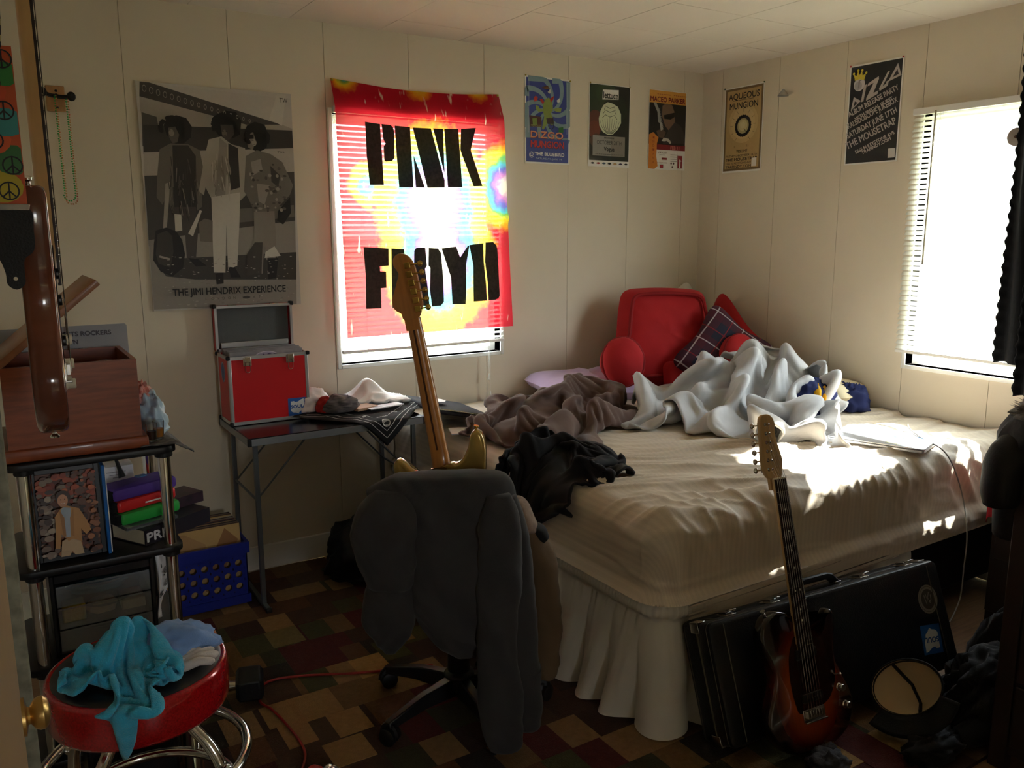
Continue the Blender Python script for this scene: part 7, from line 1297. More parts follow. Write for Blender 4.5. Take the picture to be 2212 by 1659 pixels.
l.new(r2.outputs[0], mc.inputs[0]); l.new(cr.outputs[0], mc.inputs[6])
l.new(mc.outputs[2], df.inputs[0]); l.new(mc.outputs[2], tr.inputs[0])
ms.inputs[0].default_value = .55
l.new(df.outputs[0], ms.inputs[1]); l.new(tr.outputs[0], ms.inputs[2])
gap, m2 = n.new('ShaderNodeBsdfTransparent'), n.new('ShaderNodeMixShader')
m2.inputs[0].default_value = .07
l.new(ms.outputs[0], m2.inputs[1]); l.new(gap.outputs[0], m2.inputs[2]); l.new(m2.outputs[0], n['Material Output'].inputs[0])
n.remove(n['Principled BSDF'])
FX, FZ = -2.238, 1.037
def flag_pt(u, v, off=0.0):
 """u, v in metres from the lower left of the flag."""
 t = max(0.0, min(1.0, v / 1.134))
 s = u / .87
 wd = .853 + .035 * (1 - t)
 x = FX + s * wd + .016 * (1 - t) * 1
 z = FZ + v - .022 * math.sin(PI * max(0, min(1, s))) * max(0.0, t - .6) / .4 + .012 * (s - .5) * (1 - t) * 0
 y = -.012 - .044 * min(1.0, (1 - t) / .11) - .006 * math.sin(7 * s + 2 * t) * (1 - t) - .004 * math.sin(15 * s + 6 * t)
 y -= .010 * math.exp(-((v - .57 - .10 * (.35 - s)) / .015) ** 2) * (1 if s < .5 else .0) + .012 * math.exp(-((v - .60 + .13 * (s - .55)) / .02) ** 2) * (1 if s > .55 else 0)
 return (x, y - off, z)
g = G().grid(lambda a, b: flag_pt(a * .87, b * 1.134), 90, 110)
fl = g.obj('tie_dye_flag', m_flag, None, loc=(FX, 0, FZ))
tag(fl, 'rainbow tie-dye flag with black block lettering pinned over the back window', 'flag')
m_blk = mat('black_flag_print', (34, 30, 28), .9, scale=70, col2=(58, 52, 46), detail=6, translucent=.12)
import bmesh
for _c, pts in FLAGTYPE:
 bm = bmesh.new()
 bm.faces.new([bm.verts.new((a, b, 0)) for a, b in pts])
 bmesh.ops.triangulate(bm, faces=bm.faces[:])
 for _k in range(3):
  bmesh.ops.subdivide_edges(bm, edges=[e for e in bm.edges if e.calc_length() > .03], cuts=1, use_grid_fill=False)
  bmesh.ops.triangulate(bm, faces=bm.faces[:])
 g = G().add([flag_pt(v.co.x, v.co.y, .0016) for v in bm.verts], [[v.index for v in f.verts] for f in bm.faces] if not bm.verts.index_update() else [])
 bm.free()
 g.obj('printed_letter', m_blk, fl)
for u in (.006, .862):
 p = flag_pt(u, 1.128)
 G().ball((p[0], p[1] - .004, p[2]), .006, 10).obj('pin', m_tack, fl)

# ---------------------------------------------------------------- guitar hook block with bead necklaces
m_block = mat('oak_block', (176, 132, 84), .5, scale=9, var=.15, stretch=(6, 1, 1))
m_rub = mat('black_rubber', (20, 19, 18), .55)
t = thing('guitar_hanger', 'wooden wall block with a black forked guitar hook, beads hung on it', 'hook', (-3.307, -.02, 2.0))
G().box((-3.338, -.020, 1.955), (-3.276, -.0005, 2.046)).obj('mounting_block', m_block, t, bev=.002)
g = G().cyl((-3.307, -.02, 2.006), (-3.307, -.055, 2.006), .008, n=10)
g.tube([(-3.352, -.085, 2.012), (-3.33, -.06, 2.006), (-3.307, -.052, 2.004), (-3.284, -.06, 2.002), (-3.262, -.085, 2.002)], .0075, 8)
g.obj('yoke', m_rub, t)
for x, z in ((-3.353, 2.012), (-3.261, 2.002)):
 G().ball((x, -.09, z), (.015, .015, .017), 14).obj('knob', m_rub, t)
for z in (2.028, 1.968):
 G().ball((-3.304, -.021, z), .005, 8).obj('screw', m_rub, t)
def necklace(label, m, x0, x1, zt, zb, y, r=.0032):
 pts = []
 n_ = 40
 for i in range(n_): pts.append((x0 + .004 * i / n_, y, zt - (zt - zb) * i / n_))
 for i in range(8):
  a = PI * i / 7
  pts.append(((x0 + x1) / 2 - (x1 - x0) / 2 * math.cos(a), y, zb - (x1 - x0) / 2 * math.sin(a)))
 for i in range(n_): pts.append((x1 - .002 * i / n_, y, zb + (zt - zb) * i / n_))
 g = G()
 for i, p in enumerate(pts):
  g.ball((p[0] + .0006 * math.sin(i * 9.1), p[1] + .0006 * math.cos(i * 7.7), p[2]), r, 6)
 tag(g.obj('bead_necklace', m, None, loc=(x0, y, zb)), label, 'necklace')
m_bg = mat('green_beads', (60, 190, 90), .25, metal=.2, scale=60, col2=(40, 150, 70))
m_bo = mat('gold_red_beads', (226, 190, 100), .25, metal=.2, scale=40, col2=(190, 60, 60))
necklace('metallic green bead necklace hanging from the wall hook', m_bg, -3.314, -3.275, 2.003, 1.648, -.066)
necklace('gold and red bead necklace hanging lower than the green one', m_bo, -3.310, -3.270, 2.003, 1.636, -.075, .0028)
m_steel = mat('brushed_steel', (186, 186, 184), .3, metal=1, var=.05)
t = thing('wall_hook', 'small metal cone hook between the two posters on the right wall', 'hook', (-.01, -.604, 2.2))
g = G().lathe([(.004, .022), (.008, .016), (.026, -.006), (.028, -.012), (.022, -.013)], 20, c=(-.030, -.604, 2.205))
g.obj('cone', m_steel, t)
G().cyl((-.0005, -.604, 2.208), (-.03, -.604, 2.208), .003, n=8).obj('screw', m_steel, t)
for k in range(2): G().cyl((-.0005, -.572 - .009 * k, 2.204), (-.0015, -.572 - .009 * k, 2.204), .002, n=6).obj('nail_hole', m_dark, t)

# ================================================================ guitars
STRAT = [(0, 0), (.07, .004), (.125, .030), (.155, .080), (.152, .125), (.130, .170), (.113, .215), (.118, .255), (.136, .300), (.137, .335), (.122, .352), (.103, .340), (.082, .312), (.058, .298), (.034, .300),
         (-.034, .318), (-.052, .316), (-.075, .328), (-.098, .360), (-.112, .395), (-.128, .408), (-.146, .395), (-.150, .355), (-.139, .290), (-.122, .235), (-.128, .185), (-.150, .135), (-.160, .090), (-.132, .032), (-.070, .004)]
TELE = [(0, 0), (.07, .004), (.130, .034), (.160, .085), (.156, .135), (.132, .185), (.116, .230), (.122, .275), (.138, .315), (.140, .350), (.124, .366), (.104, .350), (.088, .322), (.062, .306), (.034, .312),
  (-.030, .372), (-.045, .388), (-.080, .396), (-.118, .384), (-.142, .350), (-.143, .310), (-.125, .260), (-.115, .225), (-.130, .180), (-.155, .130), (-.160, .085), (-.130, .034), (-.070, .004)]
SHEAD = [(-.021, 0), (.021, 0), (.026, .018), (.043, .034), (.046, .060), (.034, .085), (.022, .110), (.012, .132), (.016, .146), (.022, .160), (.018, .180), (.0, .190), (-.020, .184), (-.034, .165), (-.040, .140), (-.043, .090), (-.043, .045), (-.036, .022)]
THEAD = [(-.021, 0), (.021, 0), (.030, .020), (.037, .045), (.033, .070), (.026, .100), (.023, .128), (.028, .148), (.024, .170), (.010, .182), (-.012, .182), (-.024, .170), (-.028, .140), (-.034, .090), (-.038, .050), (-.036, .025)]

def burst(name, stops, cx=0.0, cy=.175, sx=1.0, sy=.72, rough=.18):
 m = mat(name, stops[-1][1], rough, var=.05, coat=.6)
 n, l = m.node_tree.nodes, m.node_tree.links
 tc = n.new('ShaderNodeTexCoord'); mp = n.new('ShaderNodeMapping'); ln = n.new('ShaderNodeVectorMath'); ln.operation = 'LENGTH'
 mp.inputs['Location'].default_value = (-cx * sx, -cy * sy, 0); mp.inputs['Scale'].default_value = (sx, sy, 0)
 cr = n.new('ShaderNodeValToRGB'); mr = n.new('ShaderNodeMapRange'); mr.inputs[2].default_value = .17
 gr = n.new('ShaderNodeTexNoise'); gr.inputs['Scale'].default_value = 12; m3 = n.new('ShaderNodeMapping'); m3.inputs['Scale'].default_value = (14, 1, 1)
 l.new(tc.outputs['Object'], mp.inputs[0]); l.new(mp.outputs[0], ln.inputs[0]); l.new(ln.outputs['Value'], mr.inputs[0]); l.new(mr.outputs[0], cr.inputs[0])
 l.new(tc.outputs['Object'], m3.inputs[0]); l.new(m3.outputs[0], gr.inputs['Vector'])
 e = cr.color_ramp.elements
 e[0].position, e[0].color = stops[0][0], (*lin(stops[0][1]), 1)
 e[1].position, e[1].color = stops[-1][0], (*lin(stops[-1][1]), 1)
 for p, c in stops[1:-1]:
  x = e.new(p); x.color = (*lin(c), 1)
 g2 = n.new('ShaderNodeMapRange'); g2.inputs[3].default_value = .8; g2.inputs[4].default_value = 1.15; l.new(gr.outputs['Fac'], g2.inputs[0])
 mx = n.new('ShaderNodeMix'); mx.data_type = 'RGBA'; mx.blend_type = 'MULTIPLY'; mx.inputs[0].default_value = 1
 l.new(cr.outputs[0], mx.inputs[6]); l.new(g2.outputs[0], mx.inputs[7])
 l.new(mx.outputs[2], n['Principled BSDF'].inputs['Base Color'])
 return m
m_burst = burst('amber_sunburst_lacquer', [(0, (196, 104, 36)), (.42, (170, 72, 26)), (.66, (92, 30, 16)), (.86, (24, 11, 9)), (1, (14, 8, 7))])
m_mahog = burst('brown_sunburst_lacquer', [(0, (150, 96, 60)), (.5, (128, 76, 50)), (.8, (120, 66, 46)), (1, (104, 58, 44))], rough=.14)
m_gold = mat('gold_metallic_lacquer', (176, 146, 74), .22, metal=.55, var=.03, scale=40, coat=.7)
m_maple = mat('amber_maple_neck', (184, 122, 58), .28, var=.10, scale=9, stretch=(14, 1, 1), coat=.4)
m_maple2 = mat('pale_maple_neck', (204, 168, 116), .35, var=.08, scale=9, stretch=(14, 1, 1), coat=.25)
m_rose = mat('rosewood_board', (44, 28, 22), .5, var=.25, scale=10, stretch=(20, 1, 1))
m_skunk = mat('walnut_stripe', (74, 40, 22), .35, var=.1)
m_nickel = mat('nickel_hardware', (206, 204, 198), .18, metal=1, var=.04)
m_goldhw = mat('gold_hardware', (214, 178, 92), .2, metal=1, var=.04)
m_tort = mat('dark_tortoise_pickguard', (30, 14, 12), .2, scale=30, col2=(52, 22, 14), coat=.5)
m_cream = mat('cream_plastic', (226, 216, 190), .4, var=.02)
m_blackp = mat('black_plastic', (18, 18, 19), .35, var=.05)
m_string = mat('steel_string', (190, 188, 184), .25, metal=1, var=.03)

def guitar(name, label, M, outline, head, body_m, neck_m, board_m, hw, guard=True, stripe=False, depth=.044, tele=False):
 """Local axes: x to the treble side seen from the front, y up the neck, z out of the front. Scale length .648 m."""
 t = thing(name, label, 'guitar', M=M)
 def G2():
  g = G(); g.M = M; return g
 ol = spline(outline, 5)
 heel, nut = (.30, .758) if not tele else (.31, .758)
 zt = depth
 G2().prism(ol, 0, zt, bev=.010).obj('body', body_m, t, sharp=50)
 g = G2()
 NV = 14
 def nk(u, v):
  y = heel - .045 + u * (nut - heel + .045)
  wd = .056 - .014 * max(0, (y - heel) / (nut - heel))
  a = PI * v
  dp = .021 if y > heel + .03 else .021 + .012 * min(1, (heel + .03 - y) / .03)
  return (wd / 2 * math.cos(a), y, zt + .006 - dp * (math.sin(a) ** .8))
 g.grid(nk, 30, NV)
 g.add([nk(1, v / 13) for v in range(14)], [tuple(range(14))])
 hd = [(a, b + nut + .004) for a, b in spline(head, 4)]
 hz = zt - .010
 g.prism(hd, hz - .013, hz + .001, bev=.0015)
 g.prism([(-.021, nut - .03), (.021, nut - .03), (.021, nut + .03), (-.021, nut + .03)], hz - .011, hz)
 g.obj('neck', neck_m, t, sharp=50)
 g = G2()
 g.prism([(-.0283, heel - .05), (.0283, heel - .05), (.0213, nut), (-.0213, nut)], zt + .0055, zt + .0105, bev=.001)
 g.obj('fretboard', board_m, t)
 for k in range(22):
  y = nut - .648 * (1 - 2 ** (-(k + 1) / 12))
  if y < heel - .05: break
  wd = .0213 + .007 * (nut - y) / (nut - heel + .05)
  G2().tube([(-wd, y, zt + .0108), (wd, y, zt + .0108)], .0009, 6).obj('fret', m_nickel, t)
 for k in (3, 5, 7, 9, 12, 15, 17):
  y = nut - .648 * (1 - 2 ** (-(k - .5) / 12))
  for x in ((-.009, .009) if k == 12 else (0,)):
   G2().lathe([(.003, zt + .0104), (.003, zt + .01068)], 10, c=(x, y, 0)).obj('fret_marker', m_cream, t)
 G2().box((-.0213, nut, zt + .0), (.0213, nut + .004, zt + .0125)).obj('nut', m_cream, t)
 if stripe:
  G2().add([(sx * .0028, heel + .06 + k * (nut - heel - .06) / 12, zt - .0152) for k in range(13) for sx in (-1, 1)], [(2 * k, 2 * k + 1, 2 * k + 3, 2 * k + 2) for k in range(12)]).obj('skunk_stripe', m_skunk, t)
 xs = lambda k: -.026 if not tele else -.019
 for k in range(6):
  y = nut + .030 + k * .0255
  x = -.030 + .0015 * k if not tele else -.022 + .0022 * k
  tn = G2().box((x - .007, y - .009, hz - .024), (x + .011, y + .009, hz - .0125)).obj('tuning_machine', hw, t, bev=.0015)
  G2().lathe([(.003, hz), (.003, hz + .014), (.0036, hz + .016), (.0026, hz + .017)], 10, c=(x + .001, y, 0)).lathe([(.0055, hz + .0005), (.0055, hz + .002)], 12, c=(x + .001, y, 0)).obj('post', hw, tn)
  edge = -.046 if not tele else -.040 + .002 * k
  G2().tube([(x, y, hz - .018), (edge - .006, y, hz - .018)], .0022, 8).ball((edge - .012, y, hz - .018), (.0085, .0085, .0045), 12).obj('tuner_button', hw, tn)
 if guard:
  if tele:
   pg = [(.030, .300), (.062, .300), (.086, .318), (.102, .345), (.116, .352), (.118, .330), (.108, .285), (.102, .235), (.100, .190), (.082, .150), (.046, .122), (-.040, .112), (-.058, .135), (-.066, .200), (-.060, .262), (-.040, .305), (-.030, .318), (-.030, .296)]
  else:
   pg = [(.030, .296), (.060, .290), (.090, .322), (.110, .330), (.118, .300), (.100, .240), (.108, .180), (.120, .120), (.110, .075), (.080, .070), (.040, .105), (-.045, .110), (-.070, .180), (-.060, .260), (-.080, .312), (-.050, .305), (-.030, .298)]
  sp = spline(pg, 4)
  G2().prism(sp, zt + .0002, zt + .0018).obj('pickguard_edge', m_cream, t, smooth=False)
  cx, cy = sum(p[0] for p in sp) / len(sp), sum(p[1] for p in sp) / len(sp)
  n_ = len(sp); ins = []
  for i in range(n_):
   d = Vector((sp[(i + 1) % n_][0] - sp[i - 1][0], sp[(i + 1) % n_][1] - sp[i - 1][1])).normalized()
   ins.append((sp[i][0] - d.y * .0022, sp[i][1] + d.x * .0022))
  G2().prism(ins, zt + .0004, zt + .0026).obj('pickguard', m_tort, t, smooth=False)
 for (y, w_) in ((.155, .012), (.225, .012), (.270, .012)) if not tele else ((.148, .016), (.268, .018)):
  pk = G2().prism([(a, b + y) for a, b in rrect(.078, w_ * 1.5, .007)], zt + .001, zt + .0085, bev=.0015).obj('pickup', m_blackp, t)
  g = G2()
  for k in range(6): g.lathe([(.0024, zt + .0085), (.0024, zt + .0094)], 8, c=(-.026 + k * .0104, y, 0))
  g.obj('pole_pieces', m_nickel, pk)
 br = G2().box((-.041, .085, zt), (.041, .118, zt + .004)).box((-.041, .083, zt), (.041, .087, zt + .012)).obj('bridge', hw, t, bev=.001)
 for k in range(6):
  G2().box((-.0305 + k * .0104, .095, zt + .004), (-.0225 + k * .0104, .114, zt + .0105)).obj('saddle', hw, br, bev=.0008)
 for (x, y) in ((.108, .150), (.122, .098)) if tele else ((.090, .150), (.100, .105), (.110, .066)):
  G2().lathe([(.0115, zt + .001), (.0115, zt + .004), (.0095, zt + .006), (.0095, zt + .018), (.0085, zt + .0195)], 20, c=(x, y, 0)).obj('control_knob', hw if tele else m_cream, t)
 if tele:
  G2().tube([(.098, .186, zt), (.104, .190, zt + .016)], .0018, 8).ball((.1045, .1905, zt + .018), .004, 10).obj('selector_switch', hw, t)
 g = G2()
 for k in range(6):
  x0, x1 = -.0265 + k * .0104, -.0165 + k * .0066
  y = nut + .030 + k * .0255
  xt = (-.030 + .0015 * k if not tele else -.022 + .0022 * k) + .001
  g.tube([(x0, .100, zt + .0125), (x1, nut + .002, zt + .0130), (xt, y, hz + .010)], .00055 if k > 2 else .0007, 5)
 g.obj('strings', m_string, t)
 for p, dr in (((0, .001, depth / 2), (0, -1, 0)), ((-.128, .404, depth / 2), (-.35, 1, 0)) if not tele else ((-.105, .388, depth / 2), (-.4, 1, 0))):
  q = Vector(p); d = Vector(dr).normalized()
  G2().tube([q, q + d * .005, q + d * .010, q + d * .014, q + d * .017], [.004, .004, .004, .008, .0075], 12).obj('strap_button', hw, t)
 G2().prism([(a, b + heel - .018) for a, b in rrect(.051, .064, .006)], -.0022, .0002).obj('neck_plate', hw, t)
 return t

B = Vector((-1.685, -2.232, FL + .006)); T_ = Vector((-1.652, -1.953, .967))
guitar('electric_guitar', 'sunburst guitar facing the room, leaning on the black case in front of the bed', frame_up(B, Vector((1, -.075, 0)), T_ - B) @ Matrix.Scale(1.036, 4), TELE, THEAD, m_burst, m_maple2, m_rose, m_nickel, tele=True)
B = Vector((-2.462, -1.530, .507)); T_ = Vector((-2.590, -1.440, 1.430))
guitar('electric_guitar', 'gold guitar seen from behind, standing on the seat of the office chair', frame_up(B, Vector((-.78, .63, 0)), T_ - B), STRAT, SHEAD, m_gold, m_maple, m_maple, m_goldhw, stripe=True)
B = Vector((-3.538, -2.00, 1.166)); T_ = Vector((-3.538, -1.96, 1.92))
guitar('electric_guitar', 'brown burst guitar hanging edge-on at the far left above the record player', frame_up(B, Vector((.05, 1, 0)), T_ - B), STRAT, SHEAD, m_mahog, m_maple2, m_rose, m_nickel, depth=.048)
t = thing('guitar_hanger', 'black forked hook holding the brown guitar by its headstock at the left wall', 'hook', (-3.56, -1.955, 1.93))
G().box((-3.659, -2.0, 1.90), (-3.645, -1.92, 1.98)).obj('mounting_block', m_block, t, bev=.002)
G().tube([(-3.645, -1.96, 1.94), (-3.58, -1.96, 1.935)], .007, 8).tube([(-3.455, -2.005, 1.944), (-3.50, -2.003, 1.932), (-3.57, -1.995, 1.930), (-3.585, -1.96, 1.932), (-3.57, -1.925, 1.930), (-3.50, -1.917, 1.932), (-3.455, -1.915, 1.944)], .008, 8).obj('yoke', m_rub, t)
m_strapc = mat('peace_sign_strap', (214, 92, 36), .8, scale=16, col2=(70, 140, 70), detail=1)
m_leather = mat('black_leather', (20, 19, 18), .55, bump=.25, bscale=300)
t = thing('guitar_strap', 'colourful peace sign guitar strap with a black leather end, hanging at the far left', 'strap', (-3.555, -2.16, 1.44))
SM = frame((-3.551, -2.135, 1.43), (1, -.12, 0), (.012, 0, 1))
def G3():
 g = G(); g.M = SM; return g
P = Print(SM, .052, .50, (206, 86, 34), thick=.002); P.M = SM
P.M = SM @ Matrix.Translation((-.026, .115, 0))
P.v.clear(); P.f.clear(); P.mi.clear(); P.c.clear()
for zz, f in ((0, (0, 1, 2, 3)), (-.002, (3, 2, 1, 0))):
 P.ink([(0, 0, zz), (.052, 0, zz), (.052, .235, zz), (0, .235, zz)], [f], (206, 86, 34))
P.h = .235
for (u, v, r, c) in ((.02, .03, .03, (196, 176, 40)), (.04, .07, .028, (60, 120, 60)), (.01, .10, .03, (226, 96, 40)), (.035, .125, .026, (60, 150, 150)), (.01, .17, .03, (220, 84, 40)), (.04, .195, .022, (50, 140, 60)), (.02, .225, .02, (206, 50, 40))):
 P.poly([(min(max(u + r * math.cos(a), .001), .051), min(max(v + r * .8 * math.sin(a), .001), .234)) for a in [2 * PI * i / 14 for i in range(14)]], c)
for (u, v) in ((.030, .024), (.038, .062), (.016, .098), (.034, .142), (.020, .182), (.038, .216)):
 r = .014
 P.ring(u, v, r, .0022, (22, 20, 18), 20)
 P.line([(u, v - r), (u, v + r)], .0022, (22, 20, 18))
 for s_ in (-1, 1): P.line([(u, v), (u + s_ * r * .7, v - r * .7)], .0022, (22, 20, 18))
P.obj('strap_webbing', m_print, t, smooth=False)
G3().prism([(-.028, .110), (.028, .110), (.030, .120), (-.030, .120)], -.003, .004).obj('buckle', m_nickel, t, bev=.001)
G3().prism(spline([(-.026, .114), (.026, .114), (.030, .08), (.028, .05), (.014, .036), (.012, .015), (.011, -.002), (.0, -.010), (-.011, -.002), (-.012, .015), (-.018, .036), (-.030, .055), (-.030, .085)], 4), -.0025, .0015, bev=.0008).obj('leather_end', m_leather, t)
G3().lathe([(.003, .0014), (.003, .0022)], 12, c=(0, .006, 0)).obj('button_hole', m_cream, t)
m_rope = mat('black_yellow_cord', (24, 22, 20), .8)
_n, _l = m_rope.node_tree.nodes, m_rope.node_tree.links
_w = _n.new('ShaderNodeTexWave'); _w.bands_direction = 'Z'; _w.inputs['Scale'].default_value = 14; _w.inputs['Distortion'].default_value = .6
_c = _n.new('ShaderNodeValToRGB'); _c.color_ramp.elements[0].position = .62; _c.color_ramp.elements[0].color = (.008, .007, .006, 1); _c.color_ramp.elements[1].position = .7; _c.color_ramp.elements[1].color = (.42, .33, .10, 1)
_q = _n.new('ShaderNodeTexCoord'); _l.new(_q.outputs['Object'], _w.inputs['Vector']); _l.new(_w.outputs[0], _c.inputs[0]); _l.new(_c.outputs[0], _n['Principled BSDF'].inputs['Base Color'])
G3().grid(lambda u, v: (-.034 + .046 * v + .004 * math.sin(u * 5), .345 + .20 * u, .010 + .010 * math.sin(PI * v)), 20, 7).obj('striped_webbing', m_rope, t, solid=.004)
G().tube([(-3.659, -2.135, 1.985), (-3.60, -2.135, 1.985), (-3.55, -2.138, 1.99)], .006, 8).obj('hook_bar', m_rub, t)
G3().tube([(-.022, .54, .012), (.0, .556, .016), (.020, .54, .012)], .004, 6).obj('strap_loop', m_rub, t)

# ================================================================ office chair, hoodie and trousers on it
m_chairp = mat('black_chair_plastic', (17, 17, 18), .4, var=.06)
m_chairf = mat('black_chair_fabric', (24, 24, 26), .9, bump=.2, bscale=400)
m_hood = mat('charcoal_sweatshirt', (54, 52, 51), .95, var=.08, scale=14, bump=.25, bscale=500, sheen=.12)
m_khaki = mat('khaki_twill', (98, 78, 54), .9, var=.08, bump=.2, bscale=500)
CX, CY = -2.44, -1.49
ch = thing('office_chair', 'black swivel office chair on a five-star base, its back under a charcoal hoodie', 'chair', (CX, CY, FL))
star = G()
star.lathe([(.030, .075), (.050, .085), (.048, .135), (.034, .145)], 24, c=(CX, CY, 0))
for k in range(5):
 a = math.radians(121 + 72 * k)
 d, p = Vector((math.cos(a), math.sin(a), 0)), Vector((-math.sin(a), math.cos(a), 0))
 vs = []
 for (r, w_, z0, z1) in ((.03, .030, .075, .128), (.15, .023, .078, .118), (.285, .017, .062, .086)):
  o = Vector((CX, CY, 0)) + d * r
  vs += [o - p * w_ + Vector((0, 0, z0)), o + p * w_ + Vector((0, 0, z0)), o + p * w_ * .6 + Vector((0, 0, z1)), o - p * w_ * .6 + Vector((0, 0, z1))]
 star.add(vs, [(4 * i + j, 4 * i + (j + 1) % 4, 4 * i + 4 + (j + 1) % 4, 4 * i + 4 + j) for i in range(2) for j in range(4)] + [(3, 2, 1, 0), (8, 9, 10, 11)])
star.obj('star_base', m_chairp, ch, bev=.004, sharp=35)
for k in range(5):
 a = math.radians(121 + 72 * k)
 o = Vector((CX + .275 * math.cos(a), CY + .275 * math.sin(a), 0))
 q = a + .9 + k
 sd = Vector((-math.sin(q), math.cos(q), 0))
 g = G().cyl(o + Vector((0, 0, .05)), o + Vector((0, 0, .085)), .009, n=10)
 g.tube([o + Vector((.024 * math.cos(q) * math.cos(b), .024 * math.sin(q) * math.cos(b), FL + .030 + .030 * math.sin(b))) for b in [PI * i / 8 for i in range(9)]], .011, 8)
 cs = g.obj('caster', m_chairp, ch)
 for s_ in (-1, 1):
  w0, w1 = o + sd * s_ * .006 + Vector((0, 0, FL + .027)), o + sd * s_ * .022 + Vector((0, 0, FL + .027))
  G().tube([w0, w0 + (w1 - w0) * .1, w1 - (w1 - w0) * .15, w1], [.024, .027, .027, .022], 20).obj('wheel', m_rub, cs)
G().cyl((CX, CY, .13), (CX, CY, .30), .036, .034, 20).cyl((CX, CY, .30), (CX, CY, .42), .022, n=16).obj('gas_column', m_chairp, ch)
UR, UN = Vector((.891, -.454, 0)), Vector((-.454, -.891, 0))
C0 = Vector((-2.577, -1.665, 0))
def ch_pt(u, n_, z): return C0 + UR * u + UN * n_ + Vector((0, 0, z))
CM = Matrix(((UR.x, -UN.x, 0, CX), (UR.y, -UN.y, 0, CY), (0, 0, 1, 0), (0, 0, 0, 1)))
g = G(); g.M = CM; g.box((-.10, -.12, .405), (.10, .12, .432)); g.obj('mechanism', m_chairp, ch, bev=.005)
g = G(); g.M = CM; g.prism(rrect(.46, .42, .10, 6), .43, .483, bev=.02); g.obj('seat', m_chairf, ch)
g = G(); g.M = Matrix(((UR.x, 0, UN.x, C0.x), (UR.y, 0, UN.y, C0.y), (0, 1, 0, 0), (0, 0, 0, 1)))
g.prism(rrect(.37, .36, .10, 6, cy=.638), -.05, -.005, bev=.018); g.obj('backrest', m_chairf, ch)
G().tube([ch_pt(0, .02, .66), ch_pt(0, .03, .55), ch_pt(0, .01, .45), ch_pt(0, -.05, .415), ch_pt(0, -.12, .412)], .016, 10, flat=2.0).obj('back_bracket', m_chairp, ch)

def loft(g, rows, seed=0, nv=40, k=6, wr=.008, power=.75, fold=(0, 0), close=True):
 R = spline(rows, k, closed=False)
 n_ = len(R)
 def fn(u, v):
  i = min(n_ - 1, int(round(u * (n_ - 1))))
  z, a, b, c, d = R[i]
  th = 2 * PI * v
  ct, st = math.cos(th), math.sin(th)
  cu = math.copysign(abs(ct) ** power, ct); su = math.copysign(abs(st) ** power, st)
  uu = (a + b) / 2 + (b - a) / 2 * cu; nn = (c + d) / 2 + (d - c) / 2 * su
  wr_ = wr * 1.5
  w_ = wr_ * (nz(uu * 16, z * 7, seed) + .8 * nz(uu * 34 + z * 20, z * 16, seed + 5)) + wr_ * 1.9 * max(0, ridge(uu * 9 + fold[0] * z * 9, z * 5 * fold[1] + seed, seed) - .35)
  ends = min(1.0, 6 * min(u, 1 - u) + .15)
  return ch_pt(uu + cu * w_ * .5 * ends, nn + su * w_ * ends, z)
 vs = [fn(i / (n_ - 1), j / nv) for i in range(n_) for j in range(nv)]
 fs = [(i * nv + j, i * nv + (j + 1) % nv, (i + 1) * nv + (j + 1) % nv, (i + 1) * nv + j) for i in range(n_ - 1) for j in range(nv)]
 if close: fs += [tuple(range(nv))[::-1], tuple((n_ - 1) * nv + j for j in range(nv))]
 return g.add(vs, fs)
hd = thing('hoodie', 'charcoal hooded sweatshirt draped over the back of the office chair', 'hoodie', ch_pt(0, .03, .32))
loft(G(), [(.846, -.08, .13, -.055, .005), (.838, -.15, .175, -.066, .030), (.805, -.205, .200, -.068, .050), (.75, -.20, .212, -.068, .062), (.67, -.17, .222, -.066, .070), (.58, -.115, .228, -.06, .080), (.49, -.09, .205, .0, .085), (.42, -.062, .175, .02, .085), (.365, -.012, .125, .03, .078), (.33, .03, .09, .04, .066)], 1, 90, 10, .007, fold=(.8, 1)).obj('body', m_hood, hd, sharp=180)
loft(G(), [(.815, -.18, -.10, .0, .055), (.79, -.212, -.085, -.02, .085), (.75, -.236, -.072, -.03, .104), (.69, -.246, -.070, -.03, .116), (.62, -.238, -.074, -.03, .112), (.565, -.214, -.080, -.02, .098), (.55, -.205, -.086, -.02, .090), (.53, -.212, -.085, -.02, .090), (.44, -.222, -.085, -.01, .085), (.39, -.195, -.105, .0, .075), (.345, -.170, -.138, .02, .05)], 9, 60, 8, .008, fold=(-.6, .8)).obj('hood', m_hood, hd, sharp=180)
loft(G(), [(.80, .12, .185, .02, .07), (.74, .105, .205, .03, .095), (.60, .09, .212, .045, .115), (.40, .086, .20, .055, .118), (.20, .088, .210, .05, .115), (.10, .105, .212, .05, .105), (.055, .120, .205, .055, .098), (.042, .14, .185, .065, .088)], 17, 44, 10, .007, fold=(.2, .5)).obj('sleeve', m_hood, hd, sharp=180)
loft(G(), [(.79, .165, .205, -.01, .05), (.70, .165, .232, -.02, .065), (.55, .17, .246, -.01, .072), (.42, .178, .258, .0, .075), (.30, .186, .264, .0, .075), (.282, .184, .270, -.004, .080), (.27, .188, .268, .0, .076), (.16, .198, .272, .0, .072), (.10, .205, .268, .01, .065), (.085, .215, .255, .02, .055)], 23, 44, 10, .006, fold=(.2, .5)).obj('sleeve', m_hood, hd, sharp=180)
tr = thing('trousers', 'khaki trousers hanging off the right side of the office chair beside the bed', 'trousers', ch_pt(.29, -.05, .2))
